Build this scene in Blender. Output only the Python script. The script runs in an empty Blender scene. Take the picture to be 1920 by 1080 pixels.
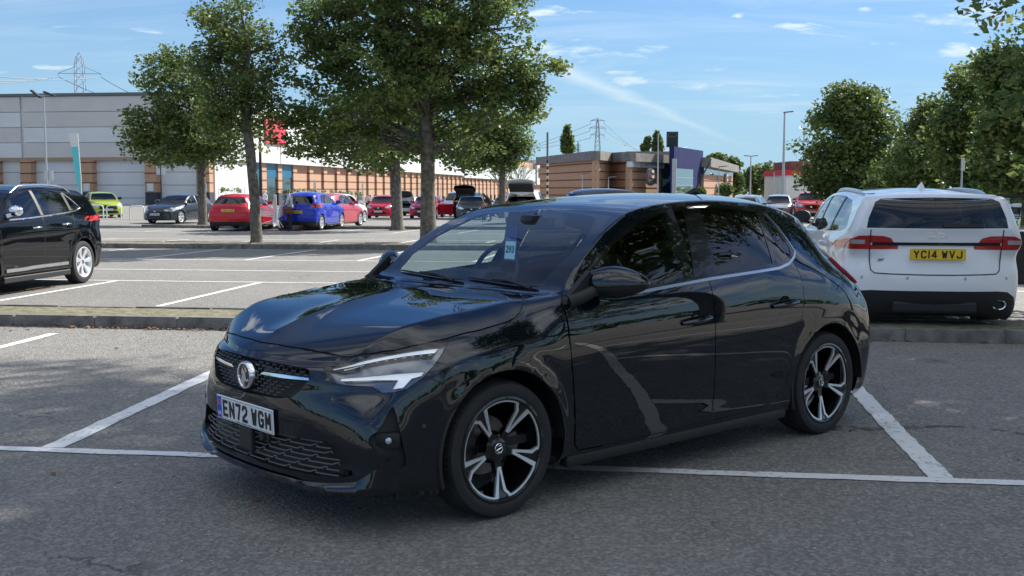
import bpy, bmesh, math, random
import numpy as np
from mathutils import Vector, Matrix
from mathutils.bvhtree import BVHTree
R = math.radians
COL = bpy.context.scene.collection
SC = bpy.context.scene
# ---------------------------------------------------------------- camera
CAM_F, CAM_H, CAM_PITCH = 2068., 1.461, .0901          # focal length in pixels of a 1920 wide frame
cd = bpy.data.cameras.new('camera'); cam = bpy.data.objects.new('camera', cd); COL.objects.link(cam)
cd.sensor_width = 36; cd.lens = 36 * CAM_F / 1920; cd.clip_start = .05; cd.clip_end = 3000
cam.location = (0, 0, CAM_H); cam.rotation_euler = (math.pi / 2 - CAM_PITCH, 0, 0)
SC.camera = cam
# ---------------------------------------------------------------- sky, sun, exposure
SUN_AZ, SUN_EL = R(48), R(39)                          # azimuth clockwise from +Y (the view direction)
SC.view_settings.view_transform = 'Standard'; SC.view_settings.look = 'None'
SC.view_settings.exposure = EXPOSURE = 1.9; SC.view_settings.gamma = 1
w = bpy.data.worlds.new('World'); SC.world = w; w.use_nodes = True
nt = w.node_tree; nt.nodes.clear()
def wn(t, **k):
    n = nt.nodes.new(t)
    for a, b in k.items(): setattr(n, a, b)
    return n
wo = wn('ShaderNodeOutputWorld'); bg = wn('ShaderNodeBackground'); bg.inputs[1].default_value = .042
sky = wn('ShaderNodeTexSky', sky_type='NISHITA', sun_disc=False); sky.sun_elevation = SUN_EL; sky.sun_rotation = SUN_AZ
sky.air_density = 1.0; sky.air_density = .8; sky.dust_density = .05; sky.ozone_density = 4.5
tc = wn('ShaderNodeTexCoord')
# thin streaky cirrus and a few small white clouds, laid out by direction in the sky
sep = wn('ShaderNodeSeparateXYZ'); nt.links.new(tc.outputs['Generated'], sep.inputs[0])
def wmath(op, a, b=None, c=None, clamp=False):
    m = wn('ShaderNodeMath', operation=op, use_clamp=clamp)
    for i, v in enumerate((a, b, c)):
        if v is None: continue
        if hasattr(v, 'links'): nt.links.new(v, m.inputs[i])
        else: m.inputs[i].default_value = v
    return m.outputs[0]
zc_ = wmath('MAXIMUM', sep.outputs[2], .02)
zd = wmath('ADD', zc_, .16)
px_ = wmath('DIVIDE', sep.outputs[0], zd); py_ = wmath('DIVIDE', sep.outputs[1], zd)
cmb = wn('ShaderNodeCombineXYZ'); nt.links.new(px_, cmb.inputs[0]); nt.links.new(py_, cmb.inputs[1])
def wmap(scale, rot=0, loc=(0, 0, 0)):
    m = wn('ShaderNodeMapping'); m.inputs['Scale'].default_value = scale; m.inputs['Rotation'].default_value = (0, 0, rot)
    m.inputs['Location'].default_value = loc; nt.links.new(cmb.outputs[0], m.inputs[0]); return m.outputs[0]
def wnoise(vec, scale, det=6, rough=.55, dist=0):
    n = wn('ShaderNodeTexNoise'); n.inputs['Scale'].default_value = scale; n.inputs['Detail'].default_value = det
    n.inputs['Roughness'].default_value = rough; n.inputs['Distortion'].default_value = dist
    nt.links.new(vec, n.inputs['Vector']); return n.outputs[0]
def wramp(v, a, b):
    m = wn('ShaderNodeMapRange', interpolation_type='SMOOTHSTEP'); m.inputs[1].default_value = a; m.inputs[2].default_value = b
    nt.links.new(v, m.inputs[0]); return m.outputs[0]
cir = wmath('MULTIPLY', wramp(wnoise(wmap((1, 3.2, 1), R(-18)), 1.1, 8, .62, .9), .40, .66),
            wramp(wnoise(wmap((1, 1, 1), 0, (3, 1, 0)), .55, 3), .34, .62))
east = wramp(wmath('ADD', sep.outputs[0], wmath('MULTIPLY', sep.outputs[1], -.12)), -.25, .45)   # more haze towards the sun
cir = wmath('MULTIPLY', cir, wmath('ADD', wmath('MULTIPLY', east, .85), .22))
puff = wmath('MULTIPLY', wramp(wnoise(wmap((1, 1.6, 1), 0, (7.3, 2.2, 0)), 2.1, 9, .6, .3), .60, .70), .8)
# one contrail sinking to the right
def dist_line(ax, ay, bx, by):
    dx, dy = bx - ax, by - ay; L = math.hypot(dx, dy); nx_, ny_ = -dy / L, dx / L
    s = wmath('ADD', wmath('MULTIPLY', el_x, nx_), wmath('MULTIPLY', el_y, ny_))
    return wmath('SUBTRACT', s, ax * nx_ + ay * ny_)
yy = wmath('MAXIMUM', sep.outputs[1], .05)
el_x = wmath('DIVIDE', sep.outputs[0], yy); el_y = wmath('DIVIDE', sep.outputs[2], yy)
def sky_uv(u, v):    # direction tangents of a point of the sky
    a, b = (u - 960) / CAM_F, -(v - 540) / CAM_F
    cp, sp = math.cos(CAM_PITCH), math.sin(CAM_PITCH)
    d1, d2 = cp + b * sp, -sp + b * cp
    return a / d1, d2 / d1
A_, B_ = sky_uv(1040, 125), sky_uv(1420, 285)
wob = wmath('MULTIPLY', wmath('SUBTRACT', wnoise(wmap((1, 1, 1)), 5, 4), .5), .012)
dl = wmath('ABSOLUTE', wmath('ADD', dist_line(*A_, *B_), wob))
wid = wmath('ADD', .004, wmath('MULTIPLY', wramp(el_x, B_[0], A_[0] - .02), .007))
con = wmath('SUBTRACT', 1, wmath('DIVIDE', dl, wid), clamp=True)
con = wmath('MULTIPLY', wmath('MULTIPLY', con, wmath('MULTIPLY', wramp(el_x, .23, .15), wramp(el_x, .0, .05))), wmath('MULTIPLY', wramp(sep.outputs[1], .05, .3), .8))
# placed small cumulus: soft ellipses broken up by noise
def cloud_at(u, v, ru, rv, gain=1.6):
    a, b = sky_uv(u, v); n = wnoise(wmap((1, 1, 1), 0, (u * .01, v * .01, 0)), 7, 8, .62)
    x_ = wmath('DIVIDE', wmath('SUBTRACT', el_x, a), ru / CAM_F); y_ = wmath('DIVIDE', wmath('SUBTRACT', el_y, b), rv / CAM_F)
    d = wmath('SQRT', wmath('ADD', wmath('MULTIPLY', x_, x_), wmath('MULTIPLY', y_, y_)))
    e = wmath('SUBTRACT', wmath('ADD', 1, wmath('MULTIPLY', wmath('SUBTRACT', n, .5), 4.2)), d)
    return wmath('MULTIPLY', wramp(e, .0, 1.15), wramp(sep.outputs[1], .1, .3))
acc = None
for a in [(1035, 96, 85, 32), (1300, 162, 60, 9), (1180, 155, 55, 10), (1150, 135, 40, 7), (1215, 212, 45, 8), (1805, 95, 60, 16), (1810, 32, 120, 22), (1620, 16, 30, 8), (1385, 30, 16, 8), (1345, 132, 26, 7)]:
    c = cloud_at(*a); acc = c if acc is None else wmath('MAXIMUM', acc, c)
cov = wmath('MAXIMUM', wmath('MAXIMUM', cir, puff), wmath('MAXIMUM', con, wmath('MULTIPLY', acc, .95)))
over = wmath('MULTIPLY', wramp(sep.outputs[2], .30, .62), wramp(wnoise(wmap((1, 1.8, 1), R(-18), (5, 3, 0)), 1.6, 8, .6, .5), .30, .62))   # unseen bright cloud veil overhead, added to lift the light in the shade
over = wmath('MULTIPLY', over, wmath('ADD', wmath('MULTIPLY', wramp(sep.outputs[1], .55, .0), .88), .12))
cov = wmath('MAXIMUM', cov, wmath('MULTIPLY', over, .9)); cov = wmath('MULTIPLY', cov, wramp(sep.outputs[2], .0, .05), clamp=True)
mix = wn('ShaderNodeMix', data_type='RGBA'); tint = wn('ShaderNodeMix', data_type='RGBA', blend_type='MULTIPLY'); tint.inputs[0].default_value = 1; tint.inputs[7].default_value = (.47, .68, .88, 1); nt.links.new(sky.outputs[0], tint.inputs[6])
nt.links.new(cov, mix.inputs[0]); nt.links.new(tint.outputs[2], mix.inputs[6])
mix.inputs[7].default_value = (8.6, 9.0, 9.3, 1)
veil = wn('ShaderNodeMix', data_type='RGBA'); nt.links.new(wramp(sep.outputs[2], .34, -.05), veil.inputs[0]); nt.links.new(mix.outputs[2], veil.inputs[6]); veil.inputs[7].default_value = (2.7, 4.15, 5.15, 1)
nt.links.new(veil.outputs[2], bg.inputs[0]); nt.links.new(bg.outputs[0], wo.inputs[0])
sl = bpy.data.lights.new('sun', 'SUN'); sl.energy = 2.35; sl.angle = R(.53); sl.color = (1, .955, .88)
sun = bpy.data.objects.new('sun', sl); COL.objects.link(sun)
sd = Vector((math.sin(SUN_AZ) * math.cos(SUN_EL), math.cos(SUN_AZ) * math.cos(SUN_EL), math.sin(SUN_EL)))
sun.rotation_euler = sd.to_track_quat('Z', 'Y').to_euler(); sun.location = (20, 20, 30)
def cam_dir(u, v):
    a, b = (u - 960) / CAM_F, -(v - 540) / CAM_F
    cp, sp = math.cos(CAM_PITCH), math.sin(CAM_PITCH)
    d = Vector((a, cp + b * sp, -sp + b * cp)); return d / d.y
def gp(u, v, z=0):                                    # ground point seen at u, v
    d = cam_dir(u, v); return Vector((0, 0, CAM_H)) + d * ((z - CAM_H) / d.z)
def at(u, v, Y):                                      # point at depth Y seen at u, v
    return Vector((0, 0, CAM_H)) + cam_dir(u, v) * Y
# ================================================================ materials
MATS = {}
def nmat(name):
    m = bpy.data.materials.new(name); m.use_nodes = True
    return m, m.node_tree, m.node_tree.nodes['Principled BSDF']
def mat(name, col, rough=.5, metal=0, coat=0, cior=1.5, spec=None, noise=0, nscale=8, bump=0, bscale=60, coat_rough=.03, emit=None, estr=0, sheen=0):
    if name in MATS: return MATS[name]
    m, t, b = nmat(name); L = t.links
    b.inputs['Base Color'].default_value = (*col, 1); b.inputs['Roughness'].default_value = rough
    b.inputs['Metallic'].default_value = metal; b.inputs['Coat Weight'].default_value = coat; b.inputs['Coat Roughness'].default_value = coat_rough; b.inputs['Coat IOR'].default_value = cior
    if spec is not None: b.inputs['Specular IOR Level'].default_value = spec
    if emit: b.inputs['Emission Color'].default_value = (*emit, 1); b.inputs['Emission Strength'].default_value = estr
    if noise:
        tcn = t.nodes.new('ShaderNodeTexCoord'); n = t.nodes.new('ShaderNodeTexNoise'); n.inputs['Scale'].default_value = nscale; n.inputs['Detail'].default_value = 6
        L.new(tcn.outputs['Object'], n.inputs['Vector'])
        mx = t.nodes.new('ShaderNodeMix'); mx.data_type = 'RGBA'
        mx.inputs[6].default_value = (*[max(0, c * (1 - noise)) for c in col], 1); mx.inputs[7].default_value = (*[min(1, c * (1 + noise)) for c in col], 1)
        mr = t.nodes.new('ShaderNodeMapRange'); mr.inputs[1].default_value = .3; mr.inputs[2].default_value = .7
        L.new(n.outputs[0], mr.inputs[0]); L.new(mr.outputs[0], mx.inputs[0]); L.new(mx.outputs[2], b.inputs['Base Color'])
    if bump:
        tcn = t.nodes.new('ShaderNodeTexCoord'); n = t.nodes.new('ShaderNodeTexNoise'); n.inputs['Scale'].default_value = bscale; n.inputs['Detail'].default_value = 4
        L.new(tcn.outputs['Object'], n.inputs['Vector']); bp = t.nodes.new('ShaderNodeBump'); bp.inputs['Strength'].default_value = bump; bp.inputs['Distance'].default_value = .02
        L.new(n.outputs[0], bp.inputs['Height']); L.new(bp.outputs[0], b.inputs['Normal'])
    MATS[name] = m; return m
def glass(name, tint, refl=1.0, rough=.0):            # thin pane: mirror by fresnel, tinted see-through
    if name in MATS: return MATS[name]
    m, t, b = nmat(name); t.nodes.remove(b); o = t.nodes['Material Output']
    tr = t.nodes.new('ShaderNodeBsdfTransparent'); tr.inputs[0].default_value = (*tint, 1)
    gl = t.nodes.new('ShaderNodeBsdfGlossy'); gl.inputs['Roughness'].default_value = rough; gl.inputs[0].default_value = (refl, refl, refl, 1)
    fr = t.nodes.new('ShaderNodeFresnel'); ge = t.nodes.new('ShaderNodeNewGeometry'); mr = t.nodes.new('ShaderNodeMapRange'); mr.inputs[3].default_value = 1.62; mr.inputs[4].default_value = 1 / 1.62; t.links.new(ge.outputs['Backfacing'], mr.inputs[0]); t.links.new(mr.outputs[0], fr.inputs[0])   # same reflectance from both sides of the pane
    mx = t.nodes.new('ShaderNodeMixShader'); t.links.new(fr.outputs[0], mx.inputs[0]); t.links.new(tr.outputs[0], mx.inputs[1]); t.links.new(gl.outputs[0], mx.inputs[2])
    t.links.new(mx.outputs[0], o.inputs[0]); MATS[name] = m; return m
M_BLACK = mat('black_plastic', (.012, .012, .013), .55)
M_GLOSSBLK = mat('gloss_black', (.004, .004, .005), .12, coat=.5)
M_RUBBER = mat('tyre_rubber', (.018, .018, .019), .75, noise=.25, nscale=20)
M_CHROME = mat('chrome', (.82, .83, .85), .12, 1)
M_ALLOY = mat('alloy_silver', (.55, .56, .58), .28, 1)
M_MACH = mat('machined_alloy', (.80, .81, .83), .42, .85)
M_RED = mat('red_lens', (.45, .008, .01), .12, coat=1)
M_LAMP = mat('clear_lens', (.55, .58, .62), .08, .5, coat=1)
M_WHITEL = mat('white_lens', (.85, .88, .92), .2, coat=1, emit=(.85, .93, 1), estr=.12)
M_AMBER = mat('amber_lens', (.8, .25, .02), .15, coat=1)
M_PLW = mat('plate_white', (.72, .73, .75), .35)
M_PLY = mat('plate_yellow', (.80, .52, .015), .35)
M_PLK = mat('plate_black', (.008, .008, .008), .4)
M_INT = mat('dark_trim', (.014, .015, .017), .7)
M_GLASS = glass('car_glass', (.62, .70, .68))
M_SCREEN = glass('windscreen_glass', (.80, .90, .90))
M_TINT = glass('privacy_glass', (.045, .05, .05))
M_SIDEG = glass('side_glass', (.55, .64, .62))
# ================================================================ object helpers
def link(o, parent=None):
    COL.objects.link(o)
    if parent is not None: o.parent = parent
    return o
def tag(o, label=None, cat=None, group=None, kind=None):
    if label: o['label'] = label
    if cat: o['category'] = cat
    if group: o['group'] = group
    if kind: o['kind'] = kind
    return o
def empty(name, loc=(0, 0, 0), rz=0, **k):
    o = bpy.data.objects.new(name, None); o.empty_display_size = .3; link(o); o.location = loc; o.rotation_euler = (0, 0, rz)
    return tag(o, **k)
def setsmooth(me, ang=None):
    me.polygons.foreach_set('use_smooth', [True] * len(me.polygons))
    if ang is not None: me.set_sharp_from_angle(angle=R(ang))
def bobj(name, bm, m, parent=None, smooth=None, **k):
    me = bpy.data.meshes.new(name); bm.to_mesh(me); bm.free()
    for x in (m if isinstance(m, (list, tuple)) else [m]): me.materials.append(x)
    if smooth: setsmooth(me, smooth)
    o = bpy.data.objects.new(name, me); link(o, parent); return tag(o, **k)
def mobj(name, vs, fs, m, parent=None, smooth=None, mi=None, **k):
    me = bpy.data.meshes.new(name); me.from_pydata([tuple(v) for v in vs], [], fs)
    for x in (m if isinstance(m, (list, tuple)) else [m]): me.materials.append(x)
    if mi: me.polygons.foreach_set('material_index', mi)
    if smooth: setsmooth(me, smooth)
    me.update(); o = bpy.data.objects.new(name, me); link(o, parent); return tag(o, **k)
def quads(name, V, m, parent=None, **k):              # V: (n,4,3) numpy
    n = len(V); me = bpy.data.meshes.new(name); me.vertices.add(n * 4); me.loops.add(n * 4); me.polygons.add(n)
    me.vertices.foreach_set('co', V.astype(np.float32).ravel()); me.loops.foreach_set('vertex_index', np.arange(n * 4, dtype=np.int32))
    me.polygons.foreach_set('loop_start', np.arange(0, n * 4, 4, dtype=np.int32))
    for x in (m if isinstance(m, (list, tuple)) else [m]): me.materials.append(x)
    me.update(calc_edges=True); o = bpy.data.objects.new(name, me); link(o, parent); return tag(o, **k)
def bx(bm, x0, x1, y0, y1, z0, z1, mi=0, M=None):
    vs = [bm.verts.new((x, y, z)) for x in (x0, x1) for y in (y0, y1) for z in (z0, z1)]
    if M is not None:
        for v in vs: v.co = M @ v.co
    for f in ((0, 1, 3, 2), (4, 6, 7, 5), (0, 4, 5, 1), (2, 3, 7, 6), (0, 2, 6, 4), (1, 5, 7, 3)):
        fc = bm.faces.new([vs[i] for i in f]); fc.material_index = mi
    return vs
def rbx(bm, x0, x1, y0, y1, z0, z1, r=.02, seg=2, mi=0, M=None):   # bevelled box
    b2 = bmesh.new(); bx(b2, x0, x1, y0, y1, z0, z1, mi)
    bmesh.ops.bevel(b2, geom=b2.edges[:], offset=r, segments=seg, affect='EDGES', profile=.6)
    if M is not None: b2.transform(M)
    merge(bm, b2)
def merge(bm, b2):
    me = bpy.data.meshes.new('tmp'); b2.to_mesh(me); b2.free(); bm.from_mesh(me); bpy.data.meshes.remove(me)
def tube(bm, pts, rad, n=8, mi=0, cap=True):          # pts list of Vector, rad float or list
    pts = [Vector(p) for p in pts]; rad = rad if isinstance(rad, (list, tuple)) else [rad] * len(pts)
    rings = []; up = Vector((0, 0, 1))
    d0 = (pts[1] - pts[0]).normalized(); a = d0.cross(up)
    if a.length < .05: a = d0.cross(Vector((1, 0, 0)))
    a.normalize()
    for i, p in enumerate(pts):
        d = (pts[min(i + 1, len(pts) - 1)] - pts[max(i - 1, 0)]).normalized()
        a = (a - d * a.dot(d)); a.normalize(); b = d.cross(a)
        rings.append([bm.verts.new(p + (a * math.cos(2 * math.pi * k / n) + b * math.sin(2 * math.pi * k / n)) * rad[i]) for k in range(n)])
    for r0, r1 in zip(rings, rings[1:]):
        for k in range(n):
            f = bm.faces.new((r0[k], r0[(k + 1) % n], r1[(k + 1) % n], r1[k])); f.material_index = mi
    if cap:
        for r_ in (rings[0][::-1], rings[-1]):
            f = bm.faces.new(r_); f.material_index = mi
def lathe(bm, prof, n=48, axis='Y', mi=0, c=(0, 0, 0), closed=False):     # prof: (axial, radius)
    rings = []
    for a, r_ in prof:
        ring = []
        for k in range(n):
            t = 2 * math.pi * k / n; x, z = r_ * math.cos(t), r_ * math.sin(t)
            v = (x, a, z) if axis == 'Y' else ((a, x, z) if axis == 'X' else (x, z, a))
            ring.append(bm.verts.new(Vector(v) + Vector(c)))
        rings.append(ring)
    if closed: rings.append(rings[0])
    for r0, r1 in zip(rings, rings[1:]):
        for k in range(n):
            f = bm.faces.new((r0[k], r1[k], r1[(k + 1) % n], r0[(k + 1) % n])); f.material_index = mi
def prism(bm, poly, y0, y1, mi=0, M=None, bev=0):      # poly in (x,z), extruded along y
    b2 = bmesh.new()
    f = b2.faces.new([b2.verts.new((x, y0, z)) for x, z in poly])
    e = bmesh.ops.extrude_face_region(b2, geom=[f]); bmesh.ops.translate(b2, vec=(0, y1 - y0, 0), verts=[v for v in e['geom'] if isinstance(v, bmesh.types.BMVert)])
    bmesh.ops.recalc_face_normals(b2, faces=b2.faces[:])
    if bev: bmesh.ops.bevel(b2, geom=[e for e in b2.edges if abs(e.verts[0].co.y - e.verts[1].co.y) < 1e-6 and e.verts[0].co.y == y1], offset=bev, segments=2, affect='EDGES')
    for f in b2.faces: f.material_index = mi
    if M is not None: b2.transform(M)
    merge(bm, b2)
def text_obj(name, txt, size, m, parent=None, loc=(0, 0, 0), rot=(0, 0, 0), ext=.002, sx=1, bold=.0, space=1.0, M=None, align='CENTER'):
    cu = bpy.data.curves.new(name, 'FONT'); cu.body = txt; cu.size = size; cu.extrude = ext; cu.align_x = align; cu.align_y = 'CENTER'
    cu.offset = bold; cu.space_character = space; cu.resolution_u = 3
    o = bpy.data.objects.new(name, cu); COL.objects.link(o); bpy.context.view_layer.update()
    me = bpy.data.meshes.new_from_object(o.evaluated_get(bpy.context.evaluated_depsgraph_get())); bpy.data.objects.remove(o)
    me.materials.clear(); me.materials.append(m); me.name = name
    me.transform(Matrix.Diagonal((sx, 1, 1, 1)))
    ob = bpy.data.objects.new(name, me); link(ob, parent)
    if M is not None: ob.matrix_local = M
    else: ob.location = loc; ob.rotation_euler = rot
    return ob
def copy_tree(o, parent=None):
    c = o.copy(); COL.objects.link(c); c.parent = parent
    for ch in o.children: copy_tree(ch, c)
    return c
def hermite(keys, knots, nseg):
    """cubic through keys (n, ...) at knots, nseg samples per span"""
    K = np.asarray(keys, float); t = np.asarray(knots, float); n = len(K)
    d = (K[1:] - K[:-1]) / (t[1:] - t[:-1]).reshape(-1, *([1] * (K.ndim - 1)))
    T = np.empty_like(K); T[0] = d[0]; T[-1] = d[-1]
    for i in range(1, n - 1):
        h0, h1 = t[i] - t[i - 1], t[i + 1] - t[i]; T[i] = (d[i - 1] * h1 + d[i] * h0) / (h0 + h1)
    out = []
    for i in range(n - 1):
        h = t[i + 1] - t[i]
        ns = nseg[i] if hasattr(nseg, '__len__') else nseg
        for k in range(ns):
            s = k / ns; a, b, c, e = 2*s**3-3*s**2+1, s**3-2*s**2+s, -2*s**3+3*s**2, s**3-s**2
            out.append(a * K[i] + b * h * T[i] + c * K[i + 1] + e * h * T[i + 1])
    out.append(K[-1]); return np.array(out)
# ================================================================ car bodies: half shell, cut into panels, mirrored
class Shell:
    """st: stations nose to tail: (xc, zc, p, [11 points rail..sill]); fr / re: 11 centre points (x, z) of the nose and tail faces"""
    def __init__(s, st, fr, re, nface=16, nside=8, nrow=5, th=52, ridge=None, arches=(), flare=.012, hood_crown=None):
        nr = len(st[0][3]); NK = 4
        tk = [math.sin(R(th) * k / NK) ** .85 / math.sin(R(th)) ** .85 for k in range(NK + 1)]
        ck = [(math.cos(R(th) * k / NK) - math.cos(R(th))) / (1 - math.cos(R(th))) for k in range(NK + 1)]
        cols = []
        def face(stn, prof, k):
            xc, zc, p, rows = stn; t = tk[k]; col = []
            for r_ in range(nr):
                x, y, z = rows[r_]
                if r_ == 0: col.append((xc + (x - xc) * t * t, y * t, zc + (z - zc) * t ** p))
                else: xf, zf = prof[r_]; f = ck[k]; col.append((x + (xf - x) * f, y * t, z + (zf - z) * f))
            return col
        for k in range(NK): cols.append(face(st[0], fr, k))
        for a in st: cols.append([tuple(q) for q in a[3]])
        for k in range(NK - 1, -1, -1): cols.append(face(st[-1], re, k))
        K = np.array(cols); mid = K[:, 6]
        d = np.linalg.norm(mid[1:] - mid[:-1], axis=1) * .6 + np.linalg.norm(K[1:, 0] - K[:-1, 0], axis=1) * .4
        kn = np.concatenate([[0], np.cumsum(np.maximum(d, .02))])
        ns = [nface // NK] * NK + [nside] * (len(st) - 1) + [nface // NK] * NK
        D = hermite(K, kn, ns)                                     # dense columns x rows x 3
        NT = nface; NU = nside * (len(st) - 1)
        C = hermite(np.array([(a[0], a[1], a[2]) for a in st]), kn[NK:NK + len(st)], nside)
        rail = D[NT:NT + NU + 1, 0]
        ts = np.interp(np.arange(NT + 1) / NT * NK, np.arange(NK + 1), tk)
        ts = hermite(np.array(tk), kn[:NK + 1], nface // NK) if True else ts
        ts = ts / ts[-1]; ts[0] = 0
        top = np.zeros((NU + 1, NT + 1, 3))
        for j, t in enumerate(ts):
            top[:, j, 0] = C[:, 0] + (rail[:, 0] - C[:, 0]) * t * t
            top[:, j, 1] = rail[:, 1] * t
            top[:, j, 2] = C[:, 1] + (rail[:, 2] - C[:, 1]) * t ** C[:, 2]
        if ridge:                                                # crease down the middle of the bonnet
            x0, x1, x2, x3, h, wd = ridge
            e = np.clip((top[..., 0] - x0) / (x1 - x0), 0, 1) * np.clip((x3 - top[..., 0]) / (x3 - x2), 0, 1); e = e * e * (3 - 2 * e)
            top[..., 2] += e * h * np.clip(1 - top[..., 1] / wd, 0, 1) ** 2
        D[:NT + 1, 0] = top[0]; D[NT + NU:, 0] = top[-1][::-1]
        band = []
        for c in range(len(D)):
            P = D[c]; k_ = np.concatenate([[0], np.cumsum(np.sqrt(np.maximum(np.linalg.norm(P[1:] - P[:-1], axis=1), .004)))])
            band.append(hermite(P, k_, nrow))
        band = np.array(band)
        for ax, az, rr in arches:                                 # wheel arch flares
            q = np.hypot(band[..., 0] - ax, band[..., 2] - az); m = np.exp(-((q - rr - .015) / .045) ** 2) * (band[..., 1] > .5) * (np.abs(band[..., 0] - ax) < rr + .2)
            band[..., 1] += flare * m
        s.top, s.band = top, band
        bm = bmesh.new(); s.bm = bm; s.part = bm.faces.layers.int.new('part')
        def grid(G, flip):
            V = [[bm.verts.new(p) for p in row] for row in G]
            for a, b in zip(V, V[1:]):
                for i in range(len(a) - 1):
                    q = (a[i], a[i + 1], b[i + 1], b[i]); bm.faces.new(q if not flip else q[::-1])
        grid(top, True); grid(band, False)
        bmesh.ops.remove_doubles(bm, verts=bm.verts[:], dist=1e-5)
        bmesh.ops.dissolve_degenerate(bm, edges=bm.edges[:], dist=1e-6)
        bmesh.ops.recalc_face_normals(bm, faces=bm.faces[:])
        f = max(bm.faces, key=lambda f: f.calc_center_median().z)
        if f.normal.z < 0: bmesh.ops.reverse_faces(bm, faces=bm.faces[:])
        bm.normal_update(); s.names = ['body']; s.tree = BVHTree.FromBMesh(bm)
        s.M = Matrix.Identity(4)
    def pid(s, n):
        if n not in s.names: s.names.append(n)
        return s.names.index(n)
    def hit(s, o, d):
        h = s.tree.ray_cast(Vector(o), Vector(d)); return h[0]
    def px(s, u, v):                                              # surface point of this shell seen at u, v (y > 0 half)
        Mi = s.M.inverted(); o = Mi @ Vector((0, 0, CAM_H)); d = (Mi.to_3x3() @ cam_dir(u, v)).normalized()
        h = s.hit(o, d)
        if h is None:
            best = None
            for k in range(1, 60):                               # just outside the outline: step inwards towards the middle
                for du, dv in ((-k, 0), (k, 0), (0, k), (0, -k)):
                    d2 = (Mi.to_3x3() @ cam_dir(u + du, v + dv)).normalized(); h = s.hit(o, d2)
                    if h: best = h; break
                if best: break
            h = best
        return h
    def pts(s, L, dirn):
        out = []
        for p in L:
            if len(p) == 2 and abs(p[0]) > 5: out.append(s.px(*p))
            elif len(p) == 3: out.append(Vector(p))
            else: out.append(Vector((p[0], 0, p[1])) if abs(dirn.y) > .9 else Vector((0, p[0], p[1])))
        return out
    def basis(s, dirn):
        n = dirn.normalized(); a = n.cross(Vector((0, 0, 1)) if abs(n.z) < .99 else Vector((0, 1, 0))).normalized(); b = n.cross(a); return n, a, b
    def cut(s, L, dirn=(0, 1, 0), part=None, only=None, closed=True, w=0, face_min=.05, box=None, smooth=0):
        bm = s.bm; dirn = Vector(dirn); n, a, b = s.basis(dirn)
        P3 = s.pts(L, dirn); P = [(p.dot(a), p.dot(b)) for p in P3]
        if smooth: P = chaikin(P, smooth, closed)
        segs = list(zip(P, P[1:] + P[:1])) if closed else list(zip(P, P[1:]))
        xs = [p[0] for p in P]; ys = [p[1] for p in P]; x0, x1, y0, y1 = min(xs) - w, max(xs) + w, min(ys) - w, max(ys) + w
        onl = None if only is None else {s.pid(q) for q in ([only] if isinstance(only, str) else only)}
        def cand():
            r_ = []
            for f in bm.faces:
                if f.normal.dot(n) < face_min: continue
                if onl is not None and f[s.part] not in onl: continue
                u = [v.co.dot(a) for v in f.verts]; 
                if max(u) < x0 or min(u) > x1: continue
                q = [v.co.dot(b) for v in f.verts]
                if max(q) < y0 or min(q) > y1: continue
                if box and not box(f.calc_center_median()): continue
                r_.append(f)
            return r_
        C = cand()
        for (p, q) in segs:
            dx, dy = q[0] - p[0], q[1] - p[1]; Ls = math.hypot(dx, dy)
            if Ls < 1e-6: continue
            nx, ny = -dy / Ls, dx / Ls
            for off in ((0,) if not w else (-w / 2, w / 2)):
                ox, oy = p[0] + nx * off, p[1] + ny * off
                sx0, sx1 = min(p[0], q[0]) - abs(off), max(p[0], q[0]) + abs(off); sy0, sy1 = min(p[1], q[1]) - abs(off), max(p[1], q[1]) + abs(off)
                sel = []
                for f in C:
                    if not f.is_valid: continue
                    uv = [(v.co.dot(a), v.co.dot(b)) for v in f.verts]
                    if max(t[0] for t in uv) < sx0 or min(t[0] for t in uv) > sx1 or max(t[1] for t in uv) < sy0 or min(t[1] for t in uv) > sy1: continue
                    dd = [(t[0] - ox) * nx + (t[1] - oy) * ny for t in uv]
                    if max(dd) > 1e-5 and min(dd) < -1e-5:
                        # only where the face really meets this piece of the line
                        tt = [((t[0] - ox) * dx + (t[1] - oy) * dy) / Ls for t in uv]
                        if max(tt) < -1e-4 or min(tt) > Ls + 1e-4: continue
                        sel.append(f)
                if not sel: continue
                ed = {e for f in sel for e in f.edges}; vv = {v for f in sel for v in f.verts}
                r_ = bmesh.ops.bisect_plane(bm, geom=list(sel) + list(ed) + list(vv), dist=1e-5, plane_co=a * ox + b * oy, plane_no=a * nx + b * ny)
                new = [g for g in r_['geom'] if isinstance(g, bmesh.types.BMFace)]
                C = [f for f in C if f.is_valid]; have = set(C); C += [f for f in new if f not in have]
        C = cand()
        if part is None: return
        pi = s.pid(part)
        for f in C:
            c = f.calc_center_median(); u, v = c.dot(a), c.dot(b)
            if w:
                for p, q in segs:
                    dx, dy = q[0] - p[0], q[1] - p[1]; L2 = dx * dx + dy * dy
                    if L2 < 1e-12: continue
                    t = max(0, min(1, ((u - p[0]) * dx + (v - p[1]) * dy) / L2))
                    if math.hypot(u - p[0] - t * dx, v - p[1] - t * dy) < w / 2 * 1.001: f[s.part] = pi; break
            else:
                ins = False
                for (ax, ay), (bx_, by) in segs:
                    if (ay > v) != (by > v) and u < (bx_ - ax) * (v - ay) / (by - ay) + ax: ins = not ins
                if ins: f[s.part] = pi
    def finish_normals(s, crease=None):
        s.bm.normal_update(); s.N = {}
        for v in s.bm.verts:
            n = v.normal.copy()
            if abs(v.co.y) < 1e-4 and not (crease and crease(v.co)): n.y = 0; n.normalize()
            s.N[v.index] = n
        s.bm.verts.index_update(); s.N = {}
        for v in s.bm.verts:
            n = v.normal.copy()
            if abs(v.co.y) < 1e-4 and not (crease and crease(v.co)): n.y = 0; n.normalize()
            s.N[v.index] = n
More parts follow.
